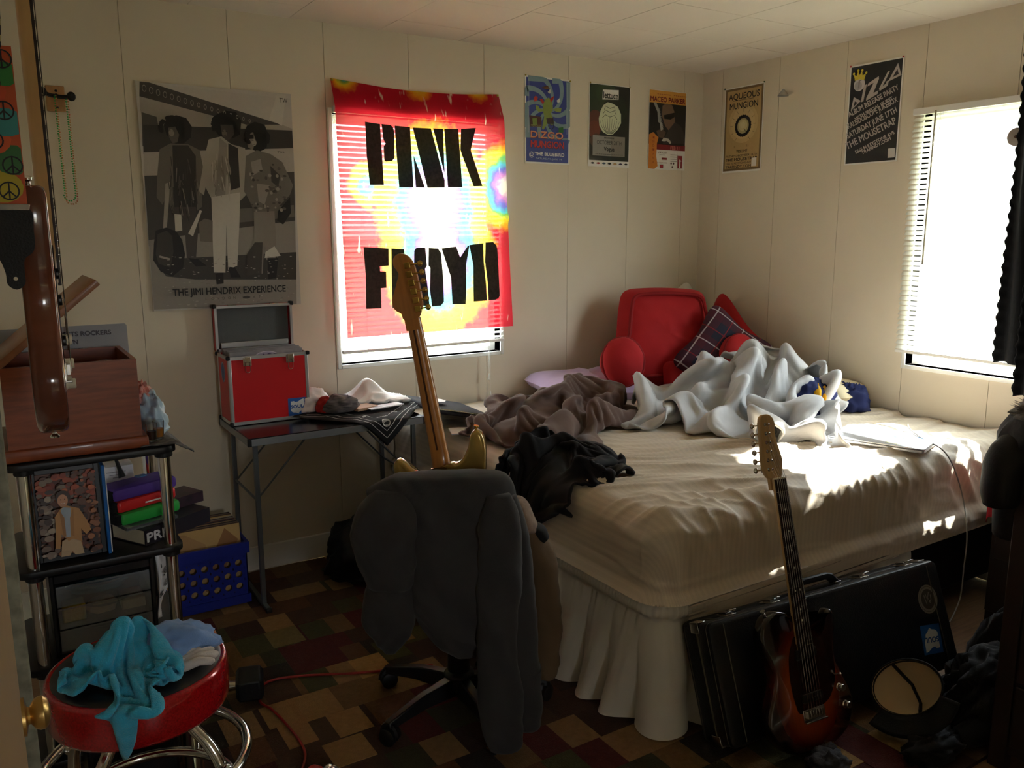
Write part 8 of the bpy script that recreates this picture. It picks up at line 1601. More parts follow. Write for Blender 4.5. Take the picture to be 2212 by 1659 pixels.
loft(G(), [(.70, .20, .245, -.08, .0), (.68, .20, .262, -.09, .0), (.60, .23, .318, -.10, .0), (.50, .25, .330, -.10, .0), (.40, .255, .338, -.10, .0), (.28, .26, .342, -.10, -.01), (.215, .262, .338, -.10, -.01), (.205, .27, .325, -.09, -.02)], 31, 40, 8, .007, fold=(.3, .6)).obj('trouser_leg', m_khaki, tr, sharp=180)
m_cuff = mat('dark_lining', (16, 15, 15), .9)
sc_ = thing('folded_shirt', 'crumpled tan shirt with a black cuff bulging out between chair and bed', 'shirt', ch_pt(.24, -.04, .62))
m_tanshirt = mat('tan_striped_cotton', (150, 128, 108), .9, scale=30, col2=(112, 92, 80), bump=.2)
loft(G(), [(.755, .195, .225, -.08, -.01), (.735, .19, .245, -.10, .0), (.70, .19, .262, -.11, .01), (.675, .20, .272, -.11, .012), (.665, .22, .262, -.10, .0)], 41, 36, 8, .007).obj('shirt_body', m_tanshirt, sc_, sharp=180)
loft(G(), [(.684, .235, .270, -.06, .0), (.672, .238, .292, -.07, .006), (.650, .250, .300, -.06, .006), (.635, .268, .292, -.05, -.004)], 43, 24, 6, .003).obj('cuff', m_cuff, sc_, sharp=180)

# ---------------------------------------------------------------- black guitar case against the bed
m_tolex = mat('black_tolex', (14, 15, 18), .38, var=.1, bump=.35, bscale=260)
m_piping = mat('silver_piping', (120, 112, 96), .5)
m_stitch = mat('grey_stitching', (92, 86, 74), .7)
_a, _ln = math.radians(-4.2), math.radians(21)
LD = Vector((math.cos(_a), math.sin(_a), 0)); BK = Vector((-math.sin(_a), math.cos(_a), 0))
KM = frame((-1.925, -2.055, FL + .003), LD, BK * math.sin(_ln) + Vector((0, 0, math.cos(_ln))))
gc = thing('guitar_case', 'long black rectangular guitar case leaning against the front of the bed', 'case', M=KM)
def GK():
 g = G(); g.M = KM; return g
KL, KH, KT = 1.015, .352, .128
ro = [(a + KL / 2, b + KH / 2) for a, b in rrect(KL, KH, .022, 5)]
GK().prism(ro, 0, .062, bev=.008).obj('shell', m_tolex, gc)
GK().prism(ro, .065, KT, bev=.010).obj('lid', m_tolex, gc)
GK().prism([(a + KL / 2, b + KH / 2) for a, b in rrect(KL - .006, KH - .006, .022, 5)], .061, .066).obj('valance', m_piping, gc)
for z in (.014, KT - .014):
 GK().tube([(a + KL / 2, b + KH / 2, z) for a, b in rrect(KL + .001, KH + .001, .024, 5)], .0013, 5, closed=True).obj('stitching', m_stitch, gc)
for x in (.055, KL - .055):
 GK().tube([(x, -.001, KT - .012), (x, .012, KT + .0008), (x, KH - .012, KT + .0008), (x, KH + .001, KT - .012), (x, KH + .001, .012)], .0018, 6).obj('edge_stitching', m_stitch, gc)
for x in (.12, .30, .70, .92):
 lt_ = GK().box((x - .020, KH - .001, .040), (x + .020, KH + .003, .095)).obj('latch', m_nickel, gc, bev=.001)
 GK().box((x - .012, KH + .003, .050), (x + .012, KH + .010, .085)).tube([(x - .012, KH + .010, .088), (x - .012, KH + .016, .104), (x + .012, KH + .016, .104), (x + .012, KH + .010, .088)], .0022, 6).obj('hasp', m_nickel, lt_, bev=.0015)
hn = GK().tube([(.43, KH + .002, .050), (.45, KH + .024, .050), (.47, KH + .030, .050), (.57, KH + .030, .050), (.59, KH + .024, .050), (.61, KH + .002, .050)], .010, 10, flat=1.4).obj('handle', m_leather, gc)
for x in (.43, .61): GK().box((x - .014, KH, .036), (x + .014, KH + .006, .064)).obj('handle_loop', m_nickel, hn, bev=.001)
for (x, y) in ((0, 0), (0, KH), (KL, 0), (KL, KH)):
 sx, sy = (1 if x == 0 else -1), (1 if y == 0 else -1)
 GK().box((x - .002 * sx, y - .002 * sy, .045), (x + .03 * sx, y + .004 * sy, .082)).box((x - .002 * sx, y - .002 * sy, .045), (x + .004 * sx, y + .03 * sy, .082)).obj('corner_cap', m_nickel, gc, bev=.001)
P = Print(KM @ Matrix.Translation((KL - .135, .185, KT + .0006)), .1, .1, base=False)
P.disc(.05, .05, .047, (150, 144, 136), n=36); P.ring(.05, .05, .042, .0015, (70, 66, 62), 36); P.disc(.05, .05, .033, (62, 58, 54), n=36)
for pts in ([(.034, .066), (.040, .034), (.050, .056), (.058, .036)], [(.042, .070), (.046, .048), (.060, .072)], [(.052, .040), (.064, .046), (.066, .062)]): P.line(pts, .0042, (150, 144, 136))
P.obj('round_sticker', m_print, gc, smooth=False)
def state_sticker(M, s, parent, word):
 P = Print(M, s, s, (36, 96, 176), thick=.0004)
 q = s / .06
 P.poly([(.009 * q, .049 * q), (.020 * q, .050 * q), (.024 * q, .046 * q), (.033 * q, .047 * q), (.043 * q, .053 * q), (.053 * q, .056 * q), (.053 * q, .035 * q), (.049 * q, .028 * q), (.047 * q, .019 * q), (.039 * q, .013 * q), (.033 * q, .006 * q), (.026 * q, .010 * q), (.018 * q, .011 * q), (.012 * q, .014 * q), (.009 * q, .018 * q)], (228, 230, 232))
 P.text(word, .030 * q, .026 * q, .011 * q, .042 * q, (28, 84, 164), bold=.0007 * q, center=True)
 return P.obj('sticker', m_print, parent, smooth=False)
state_sticker(KM @ Matrix.Translation((KL - .060, .150, KT + .0006)) @ Matrix.Rotation(math.radians(174), 4, 'Z'), .094, gc, 'SOUL')

# ================================================================ folding table below the back window
m_ttop = mat('black_laminate_top', (22, 22, 25), .22, var=.08)
m_tal = mat('aluminium_edge', (150, 156, 162), .38, metal=.7, var=.04)
m_tleg = mat('grey_steel_tube', (104, 108, 110), .4, metal=.6, var=.05)
TZ = .730
TX0, TX1, TY0, TY1 = -2.802, -2.045, -.487, -.022
tb = thing('folding_table', 'narrow folding table with a black top and aluminium edge under the flag window', 'table', ((TX0 + TX1) / 2, (TY0 + TY1) / 2, FL))
G().box((TX0 + .004, TY0 + .004, TZ - .012), (TX1 - .004, TY1 - .004, TZ)).obj('tabletop', m_ttop, tb, bev=.001)
g = G()
for a, b in (((TX0, TY0, TZ - .030), (TX1, TY0 + .004, TZ - .003)), ((TX0, TY1 - .004, TZ - .030), (TX1, TY1, TZ - .003)), ((TX0, TY0, TZ - .030), (TX0 + .004, TY1, TZ - .003)), ((TX1 - .004, TY0, TZ - .030), (TX1, TY1, TZ - .003))):
 g.box(a, b)
g.obj('edge_frame', m_tal, tb)
for (x, y) in ((TX0, TY0), (TX0, TY1), (TX1, TY0), (TX1, TY1)):
 sx, sy = (1 if x == TX0 else -1), (1 if y == TY0 else -1)
 G().box((min(x - .001 * sx, x + .014 * sx), min(y - .001 * sy, y + .014 * sy), TZ - .032), (max(x - .001 * sx, x + .014 * sx), max(y - .001 * sy, y + .014 * sy), TZ - .001)).obj('corner_cap', m_chairp, tb, bev=.002)
for x in (-2.762, -2.080):
 for y in (-.425, -.075):
  G().box((x - .009, y - .009, FL + .016), (x + .009, y + .009, TZ - .012)).obj('leg', m_tleg, tb, bev=.002)
 G().box((x - .009, -.49, FL + .003), (x + .009, -.035, FL + .018)).obj('foot_bar', m_tleg, tb, bev=.002)
 for y in (-.49, -.035): G().cbox((x, y, FL + .009), (.024, .018, .018)).obj('foot_cap', m_chairp, tb, bev=.003)
 s_ = 1 if x < -2.4 else -1
 for y in (-.41, -.09):
  G().tube([(x, y, .46), (x + s_ * .235, y, TZ - .016)], .004, 8).obj('brace', m_tleg, tb)
 G().tube([(x, -.425, .46), (x, -.075, .46)], .005, 8).obj('cross_bar', m_tleg, tb)

# ---------------------------------------------------------------- red record case
m_red = mat('red_case_panel', (206, 28, 34), .35, var=.04, bump=.08, bscale=500)
m_edge = mat('case_aluminium', (196, 198, 200), .32, metal=.8, var=.04)
m_lining = mat('grey_diamond_lining', (92, 96, 96), .75, var=.05)
_n, _l = m_lining.node_tree.nodes, m_lining.node_tree.links
_q = _n.new('ShaderNodeTexCoord'); _mp = _n.new('ShaderNodeMapping'); _mp.inputs['Rotation'].default_value = (0, PI / 4, 0); _mp.inputs['Scale'].default_value = (60, 1, 60)
_ck = _n.new('ShaderNodeTexChecker'); _ck.inputs['Scale'].default_value = 1; _bp = _n.new('ShaderNodeBump'); _bp.inputs['Strength'].default_value = .5
_l.new(_q.outputs['Object'], _mp.inputs[0]); _l.new(_mp.outputs[0], _ck.inputs[0]); _l.new(_ck.outputs['Fac'], _bp.inputs['Height']); _l.new(_bp.outputs[0], _n['Principled BSDF'].inputs['Normal'])
RX0, RX1, RY0, RY1, RZ0, RZ1 = -2.800, -2.474, -.240, -.062, TZ + .004, 1.015
rc = thing('record_case', 'open red flight case for records with aluminium edges, on the folding table', 'case', ((RX0 + RX1) / 2, (RY0 + RY1) / 2, TZ))
th = .006
g = G().box((RX0, RY0, RZ0), (RX1, RY0 + th, RZ1)).box((RX0, RY1 - th, RZ0), (RX1, RY1, RZ1)).box((RX0, RY0 + th, RZ0), (RX0 + th, RY1 - th, RZ1)).box((RX1 - th, RY0 + th, RZ0), (RX1, RY1 - th, RZ1)).box((RX0 + th, RY0 + th, RZ0), (RX1 - th, RY1 - th, RZ0 + th))
g.obj('body_panels', m_red, rc, smooth=False)
e = .0125
for (x, y) in ((RX0, RY0), (RX1, RY0), (RX0, RY1), (RX1, RY1)):
 G().cbox((x + (e * .4 if x == RX0 else -e * .4), y + (e * .4 if y == RY0 else -e * .4), (RZ0 + RZ1) / 2), (e * 1.1, e * 1.1, RZ1 - RZ0 + .002)).obj('corner_edge', m_edge, rc, bev=.002)
for z in (RZ0, RZ1):
 g = G()
 zz = z + (.006 if z == RZ0 else -.006)
 for (a0, a1, b0, b1) in ((RX0, RX1, RY0 - .0015, RY0 + .004), (RX0, RX1, RY1 - .004, RY1 + .0015), (RX0 - .0015, RX0 + .004, RY0, RY1), (RX1 - .004, RX1 + .0015, RY0, RY1)):
  g.box((a0, b0, zz - .007), (a1, b1, zz + .007))
 g.obj('rim', m_edge, rc)
for x in (RX0 - .001, RX1 + .001):
 for y in (RY0 - .001, RY1 + .001):
  for z in (RZ0 + .004, RZ1 - .004):
   G().cbox((x, y, z), (.016, .016, .016)).obj('corner_guard', m_chairp, rc, bev=.004)
LH, LD_ = .188, .045
ly0, ly1, lz0 = RY1 + .004, RY1 + .004 + LD_, RZ1 + .004
LM = Matrix.Translation((0, 0, lz0))
lid = G().box((RX0, ly1 - .004, lz0), (RX1, ly1, lz0 + LH)).box((RX0, ly0, lz0), (RX0 + .004, ly1, lz0 + LH)).box((RX1 - .004, ly0, lz0), (RX1, ly1, lz0 + LH)).box((RX0, ly0, lz0 + LH - .004), (RX1, ly1, lz0 + LH)).box((RX0, ly0, lz0), (RX1, ly1, lz0 + .004))
lid = lid.obj('lid', m_red, rc, smooth=False)
g = G()
for (a0, a1, c0, c1) in ((RX0 - .001, RX0 + .009, lz0, lz0 + LH), (RX1 - .009, RX1 + .001, lz0, lz0 + LH), (RX0, RX1, lz0 + LH - .009, lz0 + LH + .001), (RX0, RX1, lz0 - .001, lz0 + .009)):
 g.box((a0, ly0 - .0015, c0), (a1, ly0 + .008, c1))
g.obj('lid_rim', m_edge, lid)
G().box((RX0 + .009, ly1 - .012, lz0 + .006), (RX1 - .009, ly1 - .006, lz0 + LH - .006)).obj('lid_lining', m_lining, lid)
G().box((RX0 + .020, ly0 + .004, lz0 + .010), (RX1 - .020, ly0 + .012, lz0 + .034)).obj('lid_stay', m_edge, lid, bev=.002)
for x in (RX0, RX1):
 G().cbox((x, ly0 + .012, lz0 + LH), (.018, .030, .018)).obj('corner_guard', m_chairp, lid, bev=.005)
for x in (RX0 + .075, RX1 - .075):
 G().box((x - .018, ly0 + .002, lz0 + LH), (x + .018, ly0 + .018, lz0 + LH + .005)).obj('catch_plate', m_nickel, lid, bev=.002)
 lt_ = G().box((x - .017, RY0 - .006, RZ1 - .040), (x + .017, RY0 - .001, RZ1 - .004)).box((x - .012, RY0 - .016, RZ1 - .024), (x + .012, RY0 - .005, RZ1 - .002)).obj('latch', m_nickel, rc, bev=.0015)
 G().tube([(x - .009, RY0 - .013, RZ1 - .024), (x - .010, RY0 - .010, RZ1 - .058), (x - .005, RY0 - .009, RZ1 - .066), (x + .005, RY0 - .009, RZ1 - .066), (x + .010, RY0 - .010, RZ1 - .058), (x + .009, RY0 - .013, RZ1 - .024)], .0016, 6).obj('latch_loop', m_nickel, lt_)
state_sticker(on_back(RX1 - .092, RZ0 + .012, RY0 - .0008), .076, rc, 'SOUL')
P = Print(Matrix(((0, 0, -1, RX0 - .0006), (-1, 0, 0, RY0 + .130), (0, 1, 0, RZ0 + .165), (0, 0, 0, 1))), .07, .09, base=False)
P.disc(.035, .045, .03, (70, 104, 168), .043, 28); P.ring(.035, .045, .040, .003, (190, 200, 214), 28, sx=.72)
P.obj('round_sticker', m_print, rc, smooth=False)
m_sleeve = mat('record_sleeve_card', (150, 146, 150), .6, var=.2, scale=20)
for k in range(7):
 y = RY0 + .024 + k * .020
 o = G().box((RX0 + .013, y, RZ0 + .012), (RX1 - .013, y + .0035, RZ0 + .012 + .284 + .003 * (k % 3))).obj('record_sleeve', m_sleeve, None, loc=((RX0 + RX1) / 2, y, RZ0 + .012))
 tag(o, 'record sleeve standing in the open red case' if k else 'foremost record sleeve in the red case, with rounded lettering on it', 'record', 'records standing in the red case')
 if k == 0: front_sleeve = o
 else: o['label'] = 'plain record sleeve standing behind the lettered one in the red case'
P = Print(on_back(RX0 + .013, RZ0 + .012, RY0 + .0235), .300, .284, base=False)
P.disc(.15, .196, .086, (214, 206, 218), n=40); P.disc(.15, .196, .083, (172, 166, 190), n=40)
P.text('SKABER', .150, .238, .034, .145, (70, 50, 96), bold=.0015, center=True, fn=lambda a, b: (a, b - 1.6 * (a - .15) ** 2))
P.obj('sleeve_print', m_print, front_sleeve, smooth=False)

# ---------------------------------------------------------------- bandana hanging over the front edge
m_band = mat_print('printed_cotton', .9, grain=.12)
BCX, BCY, BS = -2.232, -.262, .33
def band_map(u, v, w_):
 """u to the right, v towards the wall, both from the centre of the cloth."""
 x, y = BCX + u, BCY + v
 edge = TY0 - .003
 rise = .010 + .012 * nz(x * 9, y * 9, 3) + .010 * max(0, ridge(x * 6, y * 9, 5) - .3)
 if y >= edge + .015:
  f = min(1.0, (y - edge - .015) / .06)
  return (x, y, TZ + .0035 + max(0, rise) * f + w_)
 d = edge + .015 - y
 q = .015 * PI / 2
 if d < q:
  a = d / .015
  return (x, edge + .015 - (.0185 + w_) * math.sin(a), TZ - .0115 + (.015 + w_) * math.cos(a))
 d -= q
 return (x + .05 * d * nz(x * 6, 1), edge - .004 - w_ - .025 * d * (1 + math.sin(x * 40)) , TZ - .0115 - d)
bd = thing('bandana', 'black bandana with white line print, its corner hanging over the table edge', 'bandana', (BCX, BCY, TZ))
class Cloth(Print):
 def at(s, u, v, z=None):
  return band_map(u, v, s.z if z is None else z)
g = Cloth(Matrix.Identity(4), 1, 1, base=False)
NB = 46
def bq(a, b): return ((a - b) * BS, (a + b - 1) * BS)
pts = [bq(i / (NB - 1), j / (NB - 1)) for i in range(NB) for j in range(NB)]
g.ink([g.at(*p) for p in pts], [(i * NB + j, (i + 1) * NB + j, (i + 1) * NB + j + 1, i * NB + j + 1) for i in range(NB - 1) for j in range(NB - 1)], (20, 20, 22))
g.obj('cloth', m_band, bd, sharp=180, solid=.0016)
P = Cloth(Matrix.Identity(4), 1, 1, base=False)
P.z = .0022
WH = (214, 214, 212)
def bl(pts_, t_=.0022):
 out = []
 for p0, p1 in zip(pts_, pts_[1:]):
  for k in range(24): out.append(tuple(p0[e] + (p1[e] - p0[e]) * k / 24 for e in (0, 1)))
 out.append(pts_[-1])
 P.line(out, t_, WH)
for q in (.055, .10, .19):
 a = .5 - .5 * (1 - q * 2) ; lo, hi = q * 1.0, 1 - q
 if q < .15: bl([bq(hi, lo), bq(lo, lo), bq(lo, hi)])
 else: bl([bq(hi, lo), bq(.30, lo)]); bl([bq(lo, .30), bq(lo, hi)])
rr = random.Random(8)
for k in range(15):
 a, b = rr.uniform(.3, .95), rr.uniform(.3, .95)
 bl([bq(a, b), bq(a + .05, b + rr.uniform(-.06, .06)), bq(a + rr.uniform(-.02, .1), b + .07), bq(a + .12, b + rr.uniform(0, .1))], rr.uniform(.0015, .003))
eu, ev = bq(.155, .155)
P.disc(eu, ev, .018, WH, n=26)
for rr_ in (.013, .009, .005): P.ring(eu, ev, rr_, .0012, (20, 20, 22), 20, wob=.1, k=5)
for (t_, ux, rt) in (('LETTUCE', 0, 0), ('LETTUCE', -.075, .75), ('LETTUCE', .075, -.75)):
 P.text(t_, eu + ux + (.024 if rt == 0 else .012) * 1, ev + .046 + abs(ux) * .45, .009, .048 if rt == 0 else .026, WH, rot=PI + rt, bold=.0004)
P.obj('white_print', m_band, bd, smooth=False)

# ---------------------------------------------------------------- knitted hat, paper, book on the bandana
m_knit = mat('striped_knit', (128, 120, 120), .95, scale=22, col2=(60, 57, 60), bump=.5, bscale=260, stretch=(1, 1, 5))
m_knitr = mat('red_knit', (170, 36, 34), .95, var=.2, scale=30, bump=.5, bscale=260)
def lump(c, r, seed, amp=.22, fr=2.2, nu=44, nv=30, flat=.35, fold=.0):
 """A crumpled soft body resting on z = c.z."""
 def fn(u, v):
  th, ph = 2 * PI * u, PI * v
  d = Vector((math.sin(ph) * math.cos(th), math.sin(ph) * math.sin(th), math.cos(ph)))
  k = 1 + amp * noise.noise(d * fr + Vector((seed, seed * 2.1, 0))) + fold * max(0, ridge(d.x * 3.1 + seed, d.y * 3.1 + d.z * 2, seed) - .3)
  z = d.z * r[2] * k
  return (c[0] + d.x * r[0] * k, c[1] + d.y * r[1] * k, max(c[2], c[2] + r[2] * flat + z))
 return G().grid(fn, nu, nv, cu=True)
bn = thing('knit_hat', 'grey and black striped knit hat with a red side, beside the red case', 'hat', (-2.39, -.29, TZ))
lump((-2.358, -.292, TZ + .028), (.078, .058, .048), 3, .18, fold=.15).obj('crown', m_knit, bn, sharp=180)
lump((-2.414, -.265, TZ + .026), (.038, .055, .046), 6, .2).obj('red_panel', m_knitr, bn, sharp=180)
m_paper = mat('white_paper', (240, 240, 238), .7, var=.02)
m_pbag = mat('pale_plastic_bag', (236, 222, 218), .35, var=.05)
tag(lump((-2.452, -.205, TZ + .024), (.075, .040, .066), 12, .25, fold=.2).obj('plastic_bag', m_pbag, None, sharp=180), 'pale plastic bag crumpled between the red case and the knit hat', 'bag')
def sheet_pile(u, v):
 x = -2.285 + .26 * u + .02 * v; y = -.245 + .16 * v - .05 * u
 return (x, y, TZ + .036 + .085 * math.exp(-((u - .40) / .24) ** 2 - ((v - .75) / .5) ** 2) + .018 * max(0, ridge(u * 3.2, v * 2.6, 4) - .2) - .006 * u)
tag(G().grid(sheet_pile, 40, 26).obj('white_shirt', m_paper, None, sharp=180, solid=.012, loc=(-2.16, -.17, TZ)), 'bright white cloth heaped on the table against the wall', 'shirt')
m_tanbook = mat('tan_card', (196, 160, 132), .7, var=.05)
bk = thing('paperback', 'small tan paperback lying under the white cloth on the table', 'book', (-2.27, -.30, TZ))
g = G(); g.M = Matrix.Translation((-2.262, -.305, TZ + .026)) @ Matrix.Rotation(.3, 4, 'Z')
g.box((-.055, -.04, 0), (.055, .04, .012)); g.obj('cover', m_tanbook, bk, bev=.002)
m_letter = mat('printed_envelope', (226, 222, 226), .6, var=.05, scale=60)
ev = thing('envelope', 'white envelope with a barcode strip lying on the bandana', 'envelope', (-2.17, -.33, TZ))
EM = Matrix.Translation((-2.170, -.330, TZ + .030)) @ Matrix.Rotation(.18, 4, 'Z')
g = G(); g.M = EM; g.box((-.085, -.028, 0), (.085, .028, .004)); g.obj('paper', m_letter, ev)
P = Print(EM @ Matrix.Translation((-.07, -.02, .0042)), .14, .04, base=False)
for k in range(22): P.rect(.006 + k * .0022, .004, .006 + k * .0022 + (.0012 if k % 3 else .0006), .018, (60, 56, 66))
for k in range(4): P.rect(.07, .006 + k * .007, .125 - .01 * (k % 2), .008 + k * .007, (170, 110, 130))
P.obj('barcode', m_print, ev, smooth=False)
# ---------------------------------------------------------------- black laptop sleeve lying across table and bed
m_neop = mat('black_neoprene', (44, 42, 46), .85, var=.06, bump=.15, bscale=600)
SMt = frame((-1.985, -.50, TZ + .012), (1, -.10, -.20), (.05, 1, 0))
sl = thing('laptop_sleeve', 'black padded laptop sleeve bridging the table end and the bed', 'sleeve', M=SMt)
g = G(); g.M = SMt
g.prism([(a + .105, b + .19) for a, b in rrect(.30, .37, .03, 5)], -.010, .014, bev=.009, fn=lambda x, y, z: (x, y, z + .010 * math.sin(y * 9) - .25 * max(0, x - .08) ** 2))
g.obj('sleeve', m_neop, sl, sharp=180)
g = G(); g.M = SMt; g.tube([(-.03, .012, .012), (.08, .003, .012), (.20, .006, .004), (.245, .03, .0)], .0035, 6); g.obj('zipper', m_nickel, sl)
P = Print(SMt @ Matrix.Translation((.16, .33, .0155)), .02, .02, base=False); P.rect(.0, .0, .006, .018, (206, 206, 206)); P.obj('small_mark', m_print, sl, smooth=False)
g = G(); g.M = SMt
tag(g.add([(-.02, .10, .032), (.07, .13, .030), (.11, .21, .028), (.10, .24, .0285), (.05, .23, .031), (-.03, .20, .033)], [(0, 1, 2, 3, 4, 5)]).obj('paper_sheet', m_paper, None, smooth=False, solid=.0006, loc=(-1.93, -.4, .74)), 'white paper sheet lying on the black laptop sleeve', 'paper')
g = G(); g.M = Matrix.Translation((-1.90, -.62, .672)) @ Matrix.Rotation(-.35, 4, 'Z')
tag(g.box((-.09, -.055, 0), (.09, .055, .006)).obj('notebook', m_letter, None, loc=(-1.9, -.62, .67), bev=.001), 'thin pale notebook lying on the bed below the laptop sleeve', 'notebook')

# ================================================================ shelf unit at the left with everything on it
m_shelf = mat('black_shelf_board', (24, 24, 25), .4, var=.1, scale=12)
m_chrome = mat('chrome_tube', (214, 212, 206), .12, metal=1, var=.02)
m_wood = mat('walnut_veneer', (136, 68, 36), .36, scale=6, var=.22, stretch=(2, 2, 16), coat=.15)
m_woodl = mat('walnut_veneer_lid', (150, 98, 62), .4, scale=6, var=.12, stretch=(8, 2, 8), coat=.1)
SX0, SX1, SY0, SY1 = -3.603, -3.215, -1.425, -1.075
SXP, SYP = (-3.560, -3.246), (-1.398, -1.102)
TIERS = (.19, .445, .700, .968)
sh = thing('shelf_unit', 'black shelf unit with chrome posts at the left, the record player on top', 'shelf', ((SX0 + SX1) / 2, (SY0 + SY1) / 2, FL))
for z in TIERS:
 g = G()
 g.prism([(a + (SX0 + SX1) / 2, b + (SY0 + SY1) / 2) for a, b in rrect(SX1 - SX0, SY1 - SY0, .035, 5)], z - .018, z, bev=.003)
 for x in SXP:
  for y in SYP: g.lathe([(.020, z - .030), (.022, z - .028), (.022, z - .016)], 16, c=(x, y, 0))
 g.obj('shelf_board', m_shelf, sh)
for x in SXP:
 for y in SYP:
  for z0, z1 in zip((.03,) + TIERS[:-1], TIERS):
   G().cyl((x, y, z0), (x, y, z1 - .018), .0155, n=20).obj('post', m_chrome, sh)
  G().cyl((x, y, FL), (x, y, .03), .02, n=14).obj('foot', m_chairp, sh)

# ---- wooden record player with its lid propped open
rp = thing('record_player', 'walnut record player with its lid raised, on top of the black shelf unit', 'record player', (-3.44, -1.25, .968))
BX = (-3.585, -3.292, -1.400, -1.105, 1.000, 1.197)
t_ = .012
g = G().box((BX[0], BX[2], BX[4]), (BX[1], BX[2] + t_, BX[5])).box((BX[0], BX[3] - t_, BX[4]), (BX[1], BX[3], BX[5])).box((BX[0], BX[2] + t_, BX[4]), (BX[0] + t_, BX[3] - t_, BX[5])).box((BX[1] - t_, BX[2] + t_, BX[4]), (BX[1], BX[3] - t_, BX[5]))
g.obj('cabinet', m_wood, rp, smooth=False)
G().prism([(a + (BX[0] + BX[1]) / 2, b + (BX[2] + BX[3]) / 2) for a, b in rrect(BX[1] - BX[0] + .026, BX[3] - BX[2] + .026, .006)], .970, 1.001, bev=.006).obj('plinth', m_wood, rp)
G().box((BX[0] + t_, BX[2] + t_, 1.135), (BX[1] - t_, BX[3] - t_, 1.140)).obj('deck', m_blackp, rp)
cx, cy = -3.455, -1.255
G().lathe([(.105, 1.140), (.105, 1.150), (.100, 1.152), (.004, 1.152), (.003, 1.160), (.0, 1.161)], 40, c=(cx, cy, 0)).obj('platter', m_rub, rp)
ta = G().cyl((-3.335, -1.17, 1.14), (-3.335, -1.17, 1.168), .018, n=16).tube([(-3.335, -1.155, 1.166), (-3.335, -1.17, 1.168), (-3.336, -1.26, 1.168), (-3.345, -1.30, 1.164), (-3.372, -1.325, 1.158)], .004, 8).obj('tonearm', m_nickel, rp)
G().cbox((-3.376, -1.330, 1.156), (.016, .024, .010)).obj('headshell', m_blackp, ta, bev=.001)
rec = G().lathe([(.149 * .72, 1.1525), (.149 * .72, 1.1545), (.030, 1.1547)], 40, c=(cx, cy, 0)).obj('vinyl_record', m_blackp, None, loc=(cx, cy, 1.1525))
tag(rec, 'black vinyl record lying on the platter of the record player', 'record')
G().lathe([(.030, 1.1546), (.030, 1.1552)], 24, c=(cx, cy, 0)).obj('record_label', mat('red_label', (176, 60, 50), .6), rec)
LMx = frame((BX[0], BX[2] - .002, BX[5] + .004), (math.cos(.70), 0, math.sin(.70)), (0, 1, 0))
g = G(); g.M = LMx; g.prism([(0, 0), (.292, 0), (.292, .299), (0, .299)], -.006, .010, bev=.002); g.obj('lid', m_woodl, rp)
for k, y in enumerate((.05, .25)):
 q = G(); q.M = LMx; q.cyl((-.002, y - .02, -.008), (-.002, y + .02, -.008), .004, n=8).obj('hinge', m_nickel, rp)
q = G(); q.tube([(-3.42, -1.118, 1.196), (-3.42, -1.118, 1.332)], .003, 8).obj('lid_prop', m_nickel, rp)
# ---- record jacket standing behind the player
JM = frame((-3.582, -1.088, .9705), (1, 0, 0), (0, .05, 1))
lp = thing('record_jacket', 'grey record jacket with bold dark title standing behind the record player', 'record', M=JM)
g = G(); g.M = JM; g.prism([(0, 0), (.316, 0), (.316, .281), (.311, .286), (0, .286)], -.003, .0); g.obj('jacket', mat('grey_jacket_card', (168, 172, 178), .55, var=.04), lp, smooth=False)
P = Print(JM @ Matrix.Translation((0, 0, .0004)), .316, .286, base=False)
P.text('MEETS ROCKERS', .142, .258, .0125, .132, (40, 34, 44), bold=.0009)
P.text('UPTOWN', .119, .236, .0125, .070, (40, 34, 44), bold=.0009)
P.text('Side A', .188, .217, .007, .028, (40, 34, 44), bold=.0005)
P.rect(.27, .208, .312, .2088, (150, 90, 80))
P.obj('title_print', m_print, lp, smooth=False)

# ---- odds and ends at the right end of the top board
m_glassy = mat('clear_glass', (240, 240, 240), .04, trans=1.0, var=0)
m_cloth_d = mat('charcoal_printed_cloth', (54, 54, 56), .8, scale=60, col2=(120, 118, 114), bump=.1)
def runner(u, v):
 x = -3.300 + .125 * u; y = -1.418 + .30 * v
 over = max(0.0, x - (SX1 - .006))
 z = .972 + .005 * max(0, nz(x * 30, y * 24, 1)) 
 if over > 0: z -= over * (.55 + .5 * v) * 1.2 - .004 * math.sin(v * 12)
 return (x, y, z)
tag(G().grid(runner, 20, 26).obj('shelf_cloth', m_cloth_d, None, sharp=180, solid=.003, offset=1, loc=(-3.24, -1.27, .97)), 'dark printed cloth lying over the right end of the shelf top, its corner curling off', 'cloth')
m_lblue = mat('pale_blue_plastic_bag', (176, 204, 226), .3, var=.08)
bg = thing('snack_bag', 'crumpled pale blue and red plastic bag beside the record player', 'bag', (-3.25, -1.24, .978))
lump((-3.246, -1.232, .977), (.036, .075, .080), 21, .30, 2.6, flat=.12, fold=.3).obj('bag_body', m_lblue, bg, sharp=180)
lump((-3.262, -1.200, 1.045), (.024, .045, .036), 23, .45, 3.2, flat=.5, fold=.3).obj('bag_neck', mat('red_orange_plastic', (206, 74, 50), .35, var=.2, scale=40, col2=(236, 200, 190)), bg, sharp=180)
